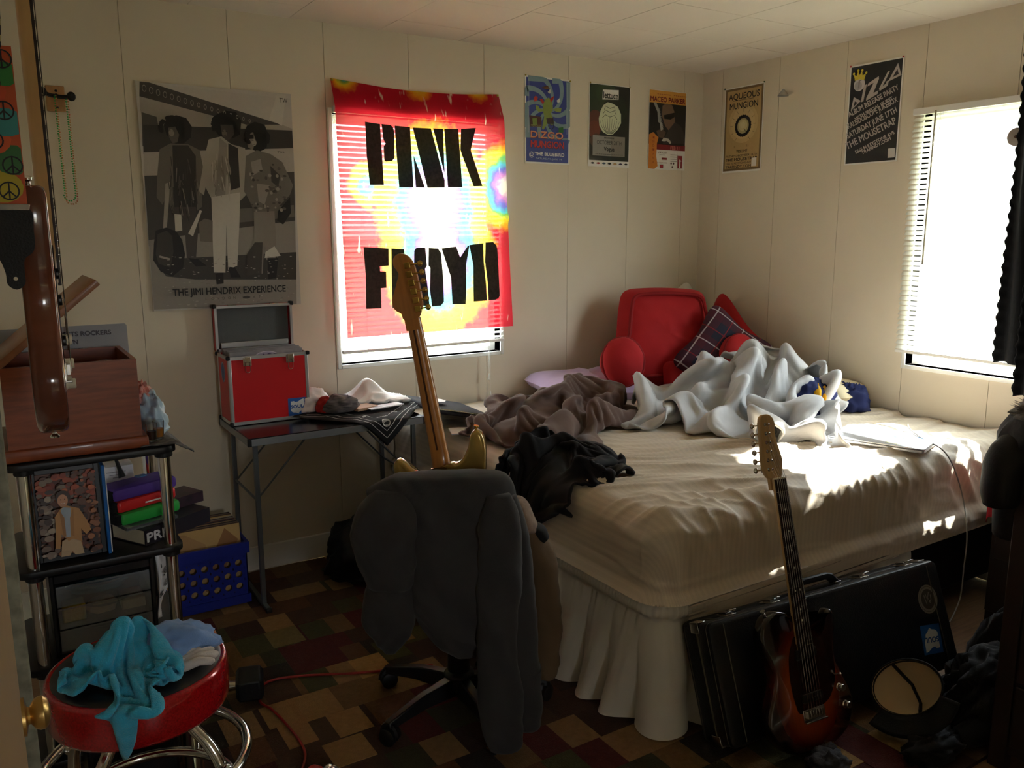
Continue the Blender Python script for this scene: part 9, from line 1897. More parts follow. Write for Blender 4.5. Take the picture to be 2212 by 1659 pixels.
for k, (x, y, lab, fillc) in enumerate(((-3.268, -1.385, 'small shot glass of dark liquid on the shelf top corner', (52, 26, 22)), (-3.247, -1.362, 'small shot glass of amber liquid behind the dark one', (196, 130, 50)))):
 sg = thing('shot_glass', lab, 'glass', (x, y, .978), group=None)
 z0 = .9775
 G().lathe([(.010, z0), (.0115, z0 + .001), (.014, z0 + .048), (.0128, z0 + .048), (.0105, z0 + .006), (.001, z0 + .006)], 20, c=(x, y, 0)).obj('glass', m_glassy, sg)
 G().lathe([(.0100, z0 + .0065), (.0116, z0 + .028), (.001, z0 + .0282)], 20, c=(x, y, 0)).obj('liquid', mat('liquid_%s' % ('dark', 'amber')[k], fillc, .1), sg)

# ---- second board: framed picture, blue folder, book pile
fr = thing('picture_frame', 'black framed portrait of a man in a tan jacket before autumn leaves, on the shelf', 'picture', (-3.475, -1.36, .70))
FM = frame((-3.550, -1.372, .7015), (1, 0, 0), (0, .10, 1))
fw, fh = .155, .232
for (a, b) in (((0, 0), (.012, fh)), ((fw - .012, 0), (fw, fh)), ((.012, 0), (fw - .012, .012)), ((.012, fh - .012), (fw - .012, fh))):
 g = G(); g.M = FM; g.box((*a, -.008), (*b, .004)); g.obj('frame_rail', m_blackp, fr, bev=.001)
P = Print(FM @ Matrix.Translation((.010, .010, -.002)), fw - .02, fh - .02, (112, 62, 38))
rr = random.Random(21)
pw, ph = fw - .02, fh - .02
for k in range(330):
 u, v = rr.uniform(0, pw), rr.uniform(0, ph)
 top = v / ph
 if u < pw * .32 and top < .72: c = rr.choice([(176, 160, 140), (150, 130, 112), (120, 98, 84), (70, 52, 44)])
 elif top > .62: c = rr.choice([(176, 76, 36), (150, 62, 34), (196, 104, 60), (110, 70, 52), (90, 70, 62), (138, 120, 100)])
 else: c = rr.choice([(146, 82, 40), (110, 60, 32), (80, 46, 30), (170, 110, 70), (56, 36, 28)])
 r = rr.uniform(.004, .011)
 P.disc(min(max(u, r), pw - r), min(max(v, r), ph - r), r, c, r * rr.uniform(.6, 1), 9)
P.poly([(.040, .003), (.046, .042), (.062, .048), (.086, .042), (.092, .003), (.072, .003), (.066, .014), (.060, .003)], (196, 168, 132))
P.poly([(.030, .026), (.034, .070), (.036, .106), (.050, .124), (.062, .130), (.090, .118), (.104, .086), (.112, .060), (.100, .050), (.090, .066), (.090, .034), (.070, .044), (.060, .040), (.046, .060), (.040, .024)], (190, 138, 78))
P.poly([(.050, .122), (.056, .126), (.072, .122), (.066, .050), (.052, .050)], (164, 176, 190))
P.poly([(.046, .122), (.056, .100), (.056, .052), (.050, .052)], (166, 116, 62)); P.poly([(.078, .124), (.068, .098), (.066, .054), (.074, .050)], (172, 122, 66))
P.disc(.057, .150, .0165, (64, 42, 30), .018); P.disc(.056, .143, .0115, (206, 150, 116), .0155)
P.poly([(.044, .152), (.050, .160), (.062, .160), (.070, .150), (.068, .164), (.056, .169), (.045, .164)], (58, 38, 28))
for q in (-.004, .005): P.disc(.056 + q, .146, .0014, (50, 34, 28), n=8)
P.line([(.052, .1365), (.056, .1350), (.061, .1368)], .0016, (240, 226, 214)); P.poly([(.050, .128), (.062, .128), (.061, .134), (.051, .134)], (196, 142, 108))
P.obj('portrait_print', m_print, fr, smooth=False)
g = G(); g.M = FM; g.prism([(.06, .01), (.10, .01), (.09, .18), (.07, .18)], -.012, -.008); g.obj('backing', m_blackp, fr)
m_folder = mat('bright_blue_plastic', (30, 108, 190), .3, var=.05)
fo = thing('folder', 'upright bright blue plastic folder between the framed portrait and the book pile', 'folder', (-3.388, -1.25, .70))
g = G().box((-3.394, -1.395, .7015), (-3.386, -1.14, .935)).obj('back_cover', m_folder, fo, bev=.002)
G().box((-3.386, -1.392, .705), (-3.3835, -1.145, .930)).obj('paper_edge', m_paper, fo)
m_bookp = mat('book_page_block', (206, 196, 170), .8, var=.06, scale=4, stretch=(1, 1, 160))
def book(name, label, M, w, d, h, cover, spine_text=None, tcol=(230, 230, 230), pages=True, cat='book', parts=True):
 """w along local x (spine length), d along y, spine on the y = 0 side."""
 t = thing(name, label, cat, M=M)
 g = G(); g.M = M
 g.box((0, 0, 0), (w, d, .002)).box((0, 0, h - .002), (w, d, h)).box((0, 0, .002), (w, .003, h - .002))
 g.obj('cover', cover, t, smooth=False)
 g = G(); g.M = M; g.box((.003, .003, .002), (w - .003, d - .003, h - .002)); g.obj('pages', m_bookp, t, smooth=False)
 if spine_text:
  P = Print(M @ Matrix(((1, 0, 0, 0), (0, 0, -1, -.0003), (0, 1, 0, 0), (0, 0, 0, 1))), w, h, base=False)
  P.text(spine_text, .006, h * .20, h * .60, w * .40, tcol, bold=.0013)
  P.obj('spine_print', m_print, t, smooth=False)
 return t
def zrot(x, y, z, a): return Matrix.Translation((x, y, z)) @ Matrix.Rotation(a, 4, 'Z')
m_cov1 = mat('dark_book_cover', (38, 34, 44), .4); m_cov2 = mat('black_rose_cover', (70, 44, 60), .4, scale=30, col2=(36, 32, 40))
book('thick_book', 'thick pale-paged book with PRIN on its dark spine, lowest of the pile on the shelf', zrot(-3.305, -1.388, .7015, .52), .215, .135, .042, m_cov1, 'PRIN', (226, 226, 230))
book('thick_book', 'dark rose covered book poking out behind the chrome post of the shelf', zrot(-3.262, -1.280, .745, .42), .155, .09, .030, m_cov2)
m_clear = mat('clear_plastic', (226, 234, 238), .08, var=0, trans=.9)
dc = thing('disc_case', 'clear plastic disc case lying under the green folder on the shelf', 'case', M=zrot(-3.345, -1.375, .7445, .30))
g = G(); g.M = zrot(-3.345, -1.375, .7445, .30); g.box((0, 0, 0), (.14, .10, .0095)); g.obj('shell', m_clear, dc, bev=.001)
m_greenf = mat('green_ring_folder', (44, 170, 70), .4, var=.06)
m_redf = mat('red_plastic_case', (214, 44, 46), .3, var=.05)
m_purp = mat('purple_pouch_fabric', (84, 52, 150), .6, var=.08, bump=.15, bscale=400)
def flat_case(name, label, M, w, d, h, m, cat, dark=True, bump_=.0):
 t = thing(name, label, cat, M=M)
 g = G(); g.M = M
 g.prism([(a + w / 2, b + d / 2) for a, b in rrect(w, d, min(w, d) * .10)], 0, h, bev=min(h * .3, .008), fn=lambda x, y, z: (x, y, z + bump_ * math.sin(PI * min(max(x / w, 0), 1)) * (z / h)))
 g.obj('shell', m, t)
 if dark:
  g = G(); g.M = M; g.prism([(a + w * .02 - .004, b + d / 2) for a, b in rrect(.024, d * .86, .008)], h * .10, h * .92, bev=.002); g.obj('dark_end', m_black, t)
 return t
flat_case('ring_notebook', 'green notebook with black page ends in the middle of the shelf pile', zrot(-3.352, -1.360, .7545, .36), .165, .085, .032, m_greenf, 'notebook')
rc2 = flat_case('game_case', 'red plastic case with a pale slot above the green notebook', zrot(-3.358, -1.352, .787, .40), .168, .085, .032, m_redf, 'case')
g = G(); g.M = zrot(-3.358, -1.352, .787, .40); g.box((.075, -.0012, .011), (.150, .0002, .015)); g.obj('slot', m_paper, rc2)
pp = flat_case('zip_pouch', 'purple padded pouch with a black end on top of the shelf pile', zrot(-3.366, -1.352, .8195, .36), .178, .09, .030, m_purp, 'pouch', bump_=.012)
g = G(); g.M = zrot(-3.366, -1.352, .8195, .36); g.prism([(a + .10, b + .045) for a, b in rrect(.03, .022, .006)], .0415, .0430); g.obj('badge', mat('teal_badge', (60, 120, 190), .4), pp)
wb = thing('paper_box', 'white printed box with blue panels at the back of the shelf, catching the light', 'box', (-3.335, -1.13, .70))
G().box((-3.382, -1.165, .7015), (-3.292, -1.095, .868)).obj('carton', mat('white_carton', (232, 232, 236), .5), wb, bev=.001)
P = Print(Matrix(((1, 0, 0, -3.382), (0, 0, -1, -1.1655), (0, 1, 0, .7015), (0, 0, 0, 1))), .09, .166, base=False)
P.poly([(0, .085), (.04, .085), (.055, .115), (0, .125)], (40, 76, 160)); P.poly([(0, .05), (.03, .05), (.04, .066), (0, .07)], (40, 76, 160))
for k in range(3): P.rect(.02 + .008 * k, .150 - .008 * k, .07 - .006 * k, .152 - .008 * k, (150, 150, 156))
P.obj('box_print', m_print, wb, smooth=False)
tag(G().tube([(-3.345, -1.185, .95), (-3.338, -1.19, .90), (-3.330, -1.195, .868), (-3.325, -1.20, .845)], [.003, .004, .006, .011], 8).obj('cable', m_rub, None, loc=(-3.34, -1.19, .85)), 'black cable plug hanging behind the purple pouch on the shelf', 'cable')

# ---- third board: small drawer tower with clear fronts
m_cdraw = mat('clear_drawer_plastic', (190, 198, 206), .22, var=.03, alpha=.25)
DX0, DX1, DY0, DY1, DZ0, DZ1 = -3.532, -3.288, -1.372, -1.12, .4465, .66
dr = thing('drawer_tower', 'small black drawer tower with clear drawers under the framed portrait', 'drawers', ((DX0 + DX1) / 2, (DY0 + DY1) / 2, .447))
for (a, b) in (((DX0, DY0, DZ0), (DX0 + .010, DY1, DZ1)), ((DX1 - .010, DY0, DZ0), (DX1, DY1, DZ1)), ((DX0 + .01, DY0, DZ1 - .022), (DX1 - .01, DY1, DZ1)), ((DX0 + .01, DY0, DZ0), (DX1 - .01, DY1, DZ0 + .008)), ((DX0 + .01, DY1 - .006, DZ0 + .008), (DX1 - .01, DY1, DZ1 - .022))):
 G().box(a, b).obj('frame_panel', m_blackp, dr, bev=.002)
hz = (DZ1 - .026 - DZ0 - .010) / 3
for k in range(3):
 z0 = DZ0 + .010 + k * hz
 d_ = G().box((DX0 + .013, DY0 - .004, z0 + .002), (DX1 - .013, DY0, z0 + hz - .003)).box((DX0 + .013, DY0, z0 + .002), (DX0 + .015, DY1 - .02, z0 + hz * .8)).box((DX1 - .015, DY0, z0 + .002), (DX1 - .013, DY1 - .02, z0 + hz * .8)).box((DX0 + .015, DY0, z0 + .002), (DX1 - .015, DY1 - .02, z0 + .004)).obj('drawer', m_cdraw, dr, smooth=False)
 G().grid(lambda u, v: (-3.455 + .09 * u, DY0 - .005 - .012 * math.sin(PI * u) * (1 - v), z0 + hz - .006 - .010 * v * math.sin(PI * u)), 14, 5).obj('pull', m_cdraw, d_, solid=.0015)
 G().box((DX0 + .014, DY0 - .0055, z0 + hz - .006), (DX1 - .014, DY0 - .003, z0 + hz - .002)).obj('drawer_lip', m_cdraw, d_)
m_sponge = mat('yellow_sponge', (214, 186, 60), .9, scale=90, col2=(196, 160, 40), bump=.5, bscale=240)
zd = DZ0 + .016 + hz
tag(G().box((-3.508, -1.352, zd), (-3.455, -1.30, zd + .045)).obj('sponge', m_sponge, None, loc=(-3.48, -1.33, zd), bev=.004), 'yellow sponge in the middle clear drawer', 'sponge')
tag(lump((-3.415, -1.31, zd), (.036, .03, .024), 31, .2, flat=.6).obj('cloth_roll', mat('beige_cotton', (206, 184, 160), .9), None, sharp=180), 'rolled beige cloth beside the yellow sponge in the clear drawer', 'cloth')
tag(G().box((-3.370, -1.345, zd), (-3.312, -1.26, zd + .026)).obj('card_box', mat('pale_card_box', (216, 206, 186), .6, scale=50, col2=(190, 176, 156)), None, loc=(-3.34, -1.3, zd), bev=.002), 'small pale card box at the right end of the clear drawer', 'box')
tag(lump((-3.42, -1.30, DZ0 + .016 + 2 * hz), (.07, .04, .02), 33, .2, flat=.6).obj('cloth_bundle', mat('teal_cotton', (60, 110, 120), .9), None, sharp=180), 'dark teal cloth in the top clear drawer', 'cloth')
def hangcloth(u, v):
 w_ = .010 + .048 * math.sin(PI * min(1, u * 1.15) ** .9) * 1.0
 return (-3.279 + w_ * v + .004 * math.sin(v * 9 + u * 4), -1.345 + .07 * v + .012 * math.sin(u * 8 + v * 5), .684 - .215 * u)
hb = thing('bandana', 'white bandana with black swirls hanging between drawer tower and chrome post', 'bandana', (-3.26, -1.31, .47))
G().grid(hangcloth, 30, 16).obj('cloth', mat('white_bandana_cotton', (222, 222, 226), .9), hb, sharp=180, solid=.002)
class Hang(Print):
 def at(s, u, v, z=None):
  p = hangcloth(u, v); return (p[0] + .0005, p[1] - .0028 - (s.z if z is None else z), p[2])
P = Hang(Matrix.Identity(4), 1, 1, base=False)
for (u, v, r) in ((.38, .5, .10), (.58, .55, .12), (.72, .35, .08), (.30, .3, .06)):
 for q in (1, .66, .33): P.ring(u, v, r * q, .02, (26, 24, 26), 18, sx=.5)
rr = random.Random(4)
for k in range(22): P.disc(rr.uniform(.4, .95), rr.uniform(.05, .95), .016, (26, 24, 26), .04, 4)
P.obj('black_print', m_print, hb, smooth=False)
# ---- black speaker on the floor in front of the shelf
sp = thing('speaker_box', 'black speaker cabinet on the floor in front of the shelf unit', 'speaker', (-3.42, -1.54, FL))
G().box((-3.50, -1.63, FL + .006), (-3.30, -1.45, .315)).obj('cabinet', m_tolex, sp, bev=.006)
G().box((-3.488, -1.634, FL + .02), (-3.312, -1.628, .30)).obj('grille', mat('black_grille_cloth', (18, 18, 19), .9, bump=.4, bscale=500), sp)
for x in (-3.49, -3.31):
 for y in (-1.62, -1.46): G().cyl((x, y, FL), (x, y, FL + .008), .01, n=10).obj('foot', m_rub, sp)

# ================================================================ red bar stool with cloths
m_glit = mat('red_glitter_vinyl', (176, 14, 22), .22, var=.35, scale=260, coat=.8, metal=.25)
m_vinyl = mat('black_vinyl', (30, 29, 30), .42, var=.08, bump=.06, bscale=300)
TX, TY, TZS = -3.400, -1.870, .622
st = thing('bar_stool', 'red glitter bar stool with a black seat and chrome legs, cloths on top', 'stool', (TX, TY, FL))
R_ = .176
G().lathe([(.05, TZS - .093), (R_ - .012, TZS - .093), (R_ - .004, TZS - .090), (R_, TZS - .082), (R_ + .001, TZS - .05), (R_, TZS - .010), (R_ - .003, TZS - .003), (R_ - .008, TZS), (R_ - .012, TZS - .002), (.05, TZS - .002)], 72, c=(TX, TY, 0)).obj('seat_band', m_glit, st, sharp=60)
G().lathe([(R_ - .011, TZS - .004), (R_ - .016, TZS + .001), (R_ * .6, TZS + .004), (.002, TZS + .005)], 72, c=(TX, TY, 0)).obj('seat_pad', m_vinyl, st, sharp=60)
for k in range(4):
 a = math.radians(47 + 90 * k)
 d = Vector((math.cos(a), math.sin(a), 0))
 path = [(.10, TZS - .094), (.112, TZS - .13), (.150, TZS - .17), (.176, TZS - .23), (.184, .26), (.190, .10), (.196, FL + .012)]
 G().tube([(TX + d.x * r, TY + d.y * r, z) for r, z in spline(path, 4, closed=False)], .0125, 14).obj('leg', m_chrome, st)
 p = (TX + d.x * .196, TY + d.y * .196)
 G().cyl((*p, FL), (*p, FL + .02), .017, n=14).obj('foot_cap', m_rub, st)
for (r, z) in ((.205, .40), (.175, .30)):
 G().tube([(TX + r * math.cos(2 * PI * i / 48), TY + r * math.sin(2 * PI * i / 48), z) for i in range(48)], .0115, 12, closed=True).obj('foot_ring', m_chrome, st)
for k in range(4):
 a = math.radians(47 + 90 * k)
 G().ball((TX + .186 * math.cos(a), TY + .186 * math.sin(a), .40), .012, 10).obj('rivet', m_chrome, st)
m_teal = mat('turquoise_terry', (62, 182, 220), .95, var=.12, scale=40, bump=.9, bscale=330, sheen=.3)
m_blue = mat('pale_blue_microfibre', (128, 162, 214), .95, var=.06, bump=.3, bscale=400, sheen=.2)
m_glove = mat('white_cotton_knit', (214, 206, 200), .95, var=.06, bump=.4, bscale=300)
tag(baked('towel', 'towel', m_teal, 'x', 'towel', M=Matrix.Translation((TX - .02, TY, TZS + .002)) @ Matrix.Diagonal((.84, 1, .86, 1)), solid=.005), 'turquoise terry towel thrown over the red stool, one corner hanging down', 'towel')
tag(lump((TX + .088, TY - .010, TZS + .006), (.070, .058, .044), 41, .28, 1.9, flat=.4, fold=.12).obj('cleaning_cloth', m_blue, None, sharp=180), 'crumpled pale blue cloth on the right of the stool seat', 'cloth')
gl = thing('glove', 'white cotton glove lying under the pale blue cloth on the stool', 'glove', (TX + .07, TY - .06, TZS + .006))
lump((TX + .060, TY - .082, TZS + .006), (.034, .026, .014), 45, .2, flat=.6).obj('palm', m_glove, gl, sharp=180)
for k, (a, ln) in enumerate(((-.25, .060), (.02, .072), (.25, .070), (.5, .058), (.95, .045))):
 p = Vector((TX + .072, TY - .082 + k * .009 - .018, TZS + .016)); d = Vector((math.cos(a), math.sin(a), .10))
 G().tube([p, p + d * ln * .5 + Vector((0, 0, .006)), p + d * ln * .9, p + d * ln], [.010, .0095, .008, .003], 10).obj('finger', m_glove, gl)
wr = thing('wrapper', 'shiny orange and white snack wrapper at the right edge of the stool seat', 'wrapper', (TX + .15, TY + .03, TZS + .006))
lump((TX + .150, TY + .022, TZS + .003), (.013, .024, .014), 51, .4, 3, flat=.5, fold=.4).obj('foil', mat('foil_wrapper', (236, 220, 206), .2, metal=.5, scale=70, col2=(230, 110, 40)), wr, sharp=180)

# ================================================================ milk crate with records, by the table leg
m_crate = mat('blue_crate_plastic', (28, 44, 150), .42, var=.05)
KX0, KX1, KY0, KY1, KZ = -3.135, -2.800, -.350, -.045, .275
ck = thing('milk_crate', 'dark blue plastic crate with round holes, full of records, beside the table leg', 'crate', ((KX0 + KX1) / 2, (KY0 + KY1) / 2, FL))
def holed(g, to3, w, h, nx, nz_, r, m0):
 """A panel with round holes: a ring of quads round every hole inside its cell."""
 cw, chh = (w - 2 * m0) / nx, (h - 2 * m0) / nz_
 K = 24
 for i in range(nx):
  for j in range(nz_):
   cx_, cy_ = m0 + (i + .5) * cw, m0 + (j + .5) * chh
   vs = []
   for q in range(K):
    a = 2 * PI * (q + .5) / K
    ca, sa = math.cos(a), math.sin(a)
    s_ = min(cw / 2 / abs(ca), chh / 2 / abs(sa))
    for dd in (0, 1):
     vs.append(to3(cx_ + r * ca, cy_ + r * sa, dd)); vs.append(to3(cx_ + s_ * ca, cy_ + s_ * sa, dd))
   fs = []
   for q in range(K):
    n2 = (q + 1) % K
    fs += [(4 * q, 4 * q + 1, 4 * n2 + 1, 4 * n2), (4 * q + 2, 4 * n2 + 2, 4 * n2 + 3, 4 * q + 3), (4 * q, 4 * n2, 4 * n2 + 2, 4 * q + 2)]
   g.add(vs, fs)
 for (a0, a1, b0, b1) in ((0, m0, 0, h), (w - m0, w, 0, h), (m0, w - m0, 0, m0), (m0, w - m0, h - m0, h)):
  P8 = [to3(a, b, dd) for dd in (0, 1) for (a, b) in ((a0, b0), (a1, b0), (a1, b1), (a0, b1))]
  g.add(P8, [(0, 3, 2, 1), (4, 5, 6, 7), (0, 1, 5, 4), (1, 2, 6, 5), (2, 3, 7, 6), (3, 0, 4, 7)])
 return g
hz0, hh = FL + .04, KZ - FL - .085
for nm, to3, w in (('front_panel', lambda a, b, d: (KX0 + a, KY0 + .004 * d, hz0 + b), KX1 - KX0), ('back_panel', lambda a, b, d: (KX0 + a, KY1 - .004 * d, hz0 + b), KX1 - KX0),
                   ('side_panel', lambda a, b, d: (KX0 + .004 * d, KY0 + a, hz0 + b), KY1 - KY0), ('side_panel', lambda a, b, d: (KX1 - .004 * d, KY0 + a, hz0 + b), KY1 - KY0)):
 holed(G(), to3, w, hh, 7 if w > .32 else 6, 3, .0135, .014).obj(nm, m_crate, ck, smooth=False)
for nm, z0, z1, e in (('rim', hz0 + hh, KZ, .009), ('base_rail', FL + .004, hz0, .006)):
 g = G()
 for (a0, a1, b0, b1) in ((KX0 - e, KX1 + e, KY0 - e, KY0 + .005), (KX0 - e, KX1 + e, KY1 - .005, KY1 + e), (KX0 - e, KX0 + .005, KY0 + .005, KY1 - .005), (KX1 - .005, KX1 + e, KY0 + .005, KY1 - .005)):
  g.box((a0, b0, z0), (a1, b1, z1))
 g.obj(nm, m_crate, ck, smooth=False)
G().box((KX0, KY0, FL + .004), (KX1, KY1, FL + .012)).obj('floor_panel', m_crate, ck)
PALJ = [(206, 170, 110), (90, 66, 56), (120, 100, 84), (60, 50, 50), (160, 130, 96), (52, 44, 60), (110, 70, 60), (140, 132, 124), (80, 60, 50), (190, 180, 160)]
for k in range(14):
 y = KY0 + .018 + k * .0125
 mm = mat('jacket_card_%s' % ('tan', 'umber', 'taupe', 'coal', 'sand', 'plum', 'rust', 'stone', 'bark', 'bone')[k % 10], PALJ[k % 10], .6, var=.08)
 g = G(); g.M = frame((KX0 + .010, y, FL + .0135), (1, 0, 0), (0, .13, 1))
 g.prism([(0, 0), (.315, 0), (.315, .315), (0, .315)], -.004, 0)
 o = g.obj('record_jacket', mm, None, smooth=False, loc=((KX0 + KX1) / 2, y, FL + .0135))
 tag(o, 'record jacket standing in the blue crate behind the tan one', 'record', 'records in the blue crate')
 if k == 0:
  o['label'] = 'foremost record jacket in the blue crate, tan with a brown diagonal band'
  P = Print(g.M @ Matrix.Translation((0, 0, .0003)), .315, .315, base=False)
  P.poly([(.16, .06), (.20, .06), (.305, .250), (.255, .305), (.20, .20)], (160, 110, 60))
  P.poly([(.02, .02), (.10, .02), (.18, .25), (.10, .305), (.02, .30)], (186, 146, 92))
  P.obj('jacket_print', m_print, o, smooth=False)
# ---- hexagonal dumbbell and red cord on the rug
m_hex = mat('black_cast_iron', (22, 22, 24), .5, var=.1, bump=.2, bscale=120)
db = thing('dumbbell', 'black hexagonal dumbbell on the rug beside the stool', 'dumbbell', (-3.06, -1.07, FL))
A_ = Vector((.92, -.28, 0)).normalized(); B_ = A_.cross(Vector((0, 0, 1)))
for s_ in (-1, 1):
 c0 = Vector((-3.075, -1.065, FL + .056)) + A_ * (.085 * s_)
 vs = []
 for (q, r) in ((-.042, .046), (-.032, .062), (.032, .062), (.042, .046)):
  for k in range(6):
   a = PI / 6 + PI / 3 * k
   vs.append(c0 + A_ * q + (B_ * math.cos(a) + Vector((0, 0, 1)) * math.sin(a)) * r)
 G().add(vs, [(6 * i + k, 6 * i + (k + 1) % 6, 6 * i + 6 + (k + 1) % 6, 6 * i + 6 + k) for i in range(3) for k in range(6)] + [tuple(range(6))[::-1], tuple(range(18, 24))]).obj('head', m_hex, db, sharp=20, bev=.004)
G().tube([Vector((-3.075, -1.065, FL + .056)) + A_ * q for q in (-.05, -.025, 0, .025, .05)], [.014, .016, .018, .016, .014], 14).obj('grip', m_chrome, db)
m_cordr = mat('red_rubber_cord', (150, 34, 26), .5)
cz = FL + .006
tag(G().tube(spline([(-2.40, -1.22, cz), (-2.62, -1.14, cz), (-2.80, -1.05, cz), (-2.90, -1.02, cz), (-2.955, -1.05, cz), (-2.975, -1.13, cz), (-2.955, -1.20, cz), (-2.94, -1.32, cz), (-2.935, -1.43, cz), (-2.95, -1.50, cz), (-2.99, -1.565, cz), (-3.03, -1.60, cz)], 8, closed=False), .0042, 8).obj('extension_cord', m_cordr, None, loc=(-2.8, -1.2, FL)), 'red cord curving over the rug from the dumbbell to the chair', 'cord')
ct = thing('charger_plug', 'red and clear plastic package on the rug at the end of the cord', 'plug', (-2.95, -1.60, FL))
lump((-2.955, -1.595, FL + .002), (.035, .03, .022), 61, .2, flat=.5).obj('red_body', mat('red_plastic', (196, 30, 32), .3), ct, sharp=180)
lump((-2.915, -1.61, FL + .002), (.03, .025, .022), 62, .2, flat=.5).obj('clear_shell', m_clear, ct, sharp=180)
# ---- black bag under the table
m_bagd = mat('black_nylon', (17, 18, 20), .5, var=.1, bump=.15, bscale=200)
bgk = thing('duffel_bag', 'black slumped bag on the floor under the table end, partly behind the chair', 'bag', (-2.2, -.33, FL))
lump((-2.225, -.36, FL + .03), (.22, .16, .20), 71, .22, 1.8, nu=60, nv=40, flat=.3, fold=.22).obj('bag_body', m_bagd, bgk, sharp=180)
G().tube([(-2.30, -.42, .18), (-2.33, -.47, .25), (-2.25, -.50, .29), (-2.16, -.47, .26), (-2.13, -.43, .20)], .008, 8, flat=2).obj('bag_strap', m_bagd, bgk)

# ================================================================ cushions and clothes at the head of the bed
def cushion(M, outline, thick, nr=10, pw=2.2, crease=0.0, seed=0, wr=.006):
 """Padded shape over a closed outline in local xy; bulges to +-thick."""
 g = G(); g.M = M
 cx, cy = sum(p[0] for p in outline) / len(outline), sum(p[1] for p in outline) / len(outline)
 n_ = len(outline)
 for s_ in (1, -1):
  def fn(u, v):
   p = outline[int(round(u * n_)) % n_]
   t = v
   x, y = cx + (p[0] - cx) * t, cy + (p[1] - cy) * t
   z = thick * (1 - t ** pw) ** .55 + wr * nz(x * 11, y * 11, seed) * (1 - t ** 4) + wr * 1.3 * max(0, ridge(x * 6 + seed, y * 9 + x * 3, seed) - .4) * (1 - t ** 6)
   return (x, y, s_ * z)
  vs = [fn(i / n_, j / (nr - 1)) for i in range(n_) for j in range(nr)]
  fs = [(i * nr + j, i * nr + j + 1, ((i + 1) % n_) * nr + j + 1, ((i + 1) % n_) * nr + j) for i in range(n_) for j in range(nr - 1)]
  g.add(vs, [f if s_ < 0 else f[::-1] for f in fs])
 return g
m_redc = mat('red_cotton_cover', (176, 18, 26), .8, var=.07, scale=10, bump=.15, bscale=300, sheen=.15)
m_redw = mat('red_welt', (140, 12, 20), .8)
SZ = BT + .012
BKM = frame((-.545, -.36, SZ + .012), (.93, -.37, 0), (.10, .20, 1))
br_ = thing('bedrest_pillow', 'red backrest pillow with stuffed arms leaning in the corner of the bed', 'pillow', M=BKM)
ol = spline([(-.29, .02), (-.10, .0), (.10, .0), (.29, .02), (.285, .20), (.262, .30), (.255, .42), (.225, .515), (.10, .540), (-.10, .545), (-.215, .525), (-.250, .43), (-.268, .30), (-.292, .20)], 6)
cushion(BKM, ol, .085, 14, 3.2, seed=3, wr=.010).obj('back_cushion', m_redc, br_, sharp=180)
fp = [(x * .82, .285 + (y - .285) * .80 + .01, .079 + .010 * math.sin(PI * max(0, min(1, y / .54)))) for x, y in ol]
g = G(); g.M = BKM; g.tube(fp, .010, 8, closed=True).obj('welt', m_redw, br_)
for s_ in (-1, 1):
 AM = BKM @ Matrix.Translation((s_ * .275, .135, .06)) @ Matrix.Rotation(s_ * .22, 4, 'Y')
 g = G(); g.M = AM
 def arm(u, v):
  th = 2 * PI * v
  z = -.06 + .30 * u
  k = 1.0 if .06 < u < .86 else math.sqrt(max(0.02, 1 - ((.06 - u) / .06 if u < .06 else (u - .86) / .14) ** 2))
  r = (.112 + .006 * nz(math.cos(th) * 2, math.sin(th) * 2, z * 9)) * k
  return (r * .92 * math.cos(th), r * 1.12 * math.sin(th), z)
 g.grid(arm, 26, 36, cv=True); g.add([arm(1, i / 36) for i in range(36)], [tuple(range(36))])
 a_ = g.obj('arm', m_redc, br_, sharp=180)
 g = G(); g.M = AM; g.tube([(.104 * math.cos(2 * PI * i / 40), .122 * math.sin(2 * PI * i / 40), .190) for i in range(40)], .0085, 8, closed=True).obj('arm_welt', m_redw, a_)
G2m = frame((-.475, -.50, SZ + .004), (.93, -.37, 0), (0, .25, 1))
cushion(G2m, [(a, b + .085) for a, b in rrect(.34, .17, .04, 5)], .05, 9, seed=6).obj('front_skirt', m_redc, br_, sharp=180)
RPM = frame((-.085, -.300, 1.165), (-.04, -.80, -.60), (-.20, .60, -.80))
tag(cushion(RPM, [(x + .262, y + .16) for x, y in spline([(-.262, -.16), (0, -.150), (.262, -.16), (.245, 0), (.262, .16), (0, .150), (-.262, .16), (-.245, 0)], 8)], .05, 12, seed=9).obj('cushion', m_redc, None, sharp=180), 'red cushion standing aslant against the right wall behind the bedrest', 'cushion')
WPM = frame((-.16, -.10, SZ + .02), (1, -.25, 0), (0, .12, 1)) @ Matrix.Translation((-.02, .25, 0)) @ Matrix.Rotation(math.radians(20), 4, 'Z')
m_whitec = mat('white_pillowcase', (226, 220, 208), .85, var=.04)
tag(cushion(WPM, spline([(-.20, -.24), (0, -.225), (.15, -.24), (.14, 0), (.15, .24), (0, .225), (-.2, .24), (-.19, 0)], 8), .05, 10, seed=10).obj('pillow', m_whitec, None, sharp=180), 'white pillow hidden in the corner, its tip showing between the red ones', 'pillow')
m_plaid = bpy.data.materials.new('navy_plaid_flannel'); m_plaid.use_nodes = True
n, l = m_plaid.node_tree.nodes, m_plaid.node_tree.links
tc = n.new('ShaderNodeTexCoord'); sx = n.new('ShaderNodeSeparateXYZ'); l.new(tc.outputs['Object'], sx.inputs[0])
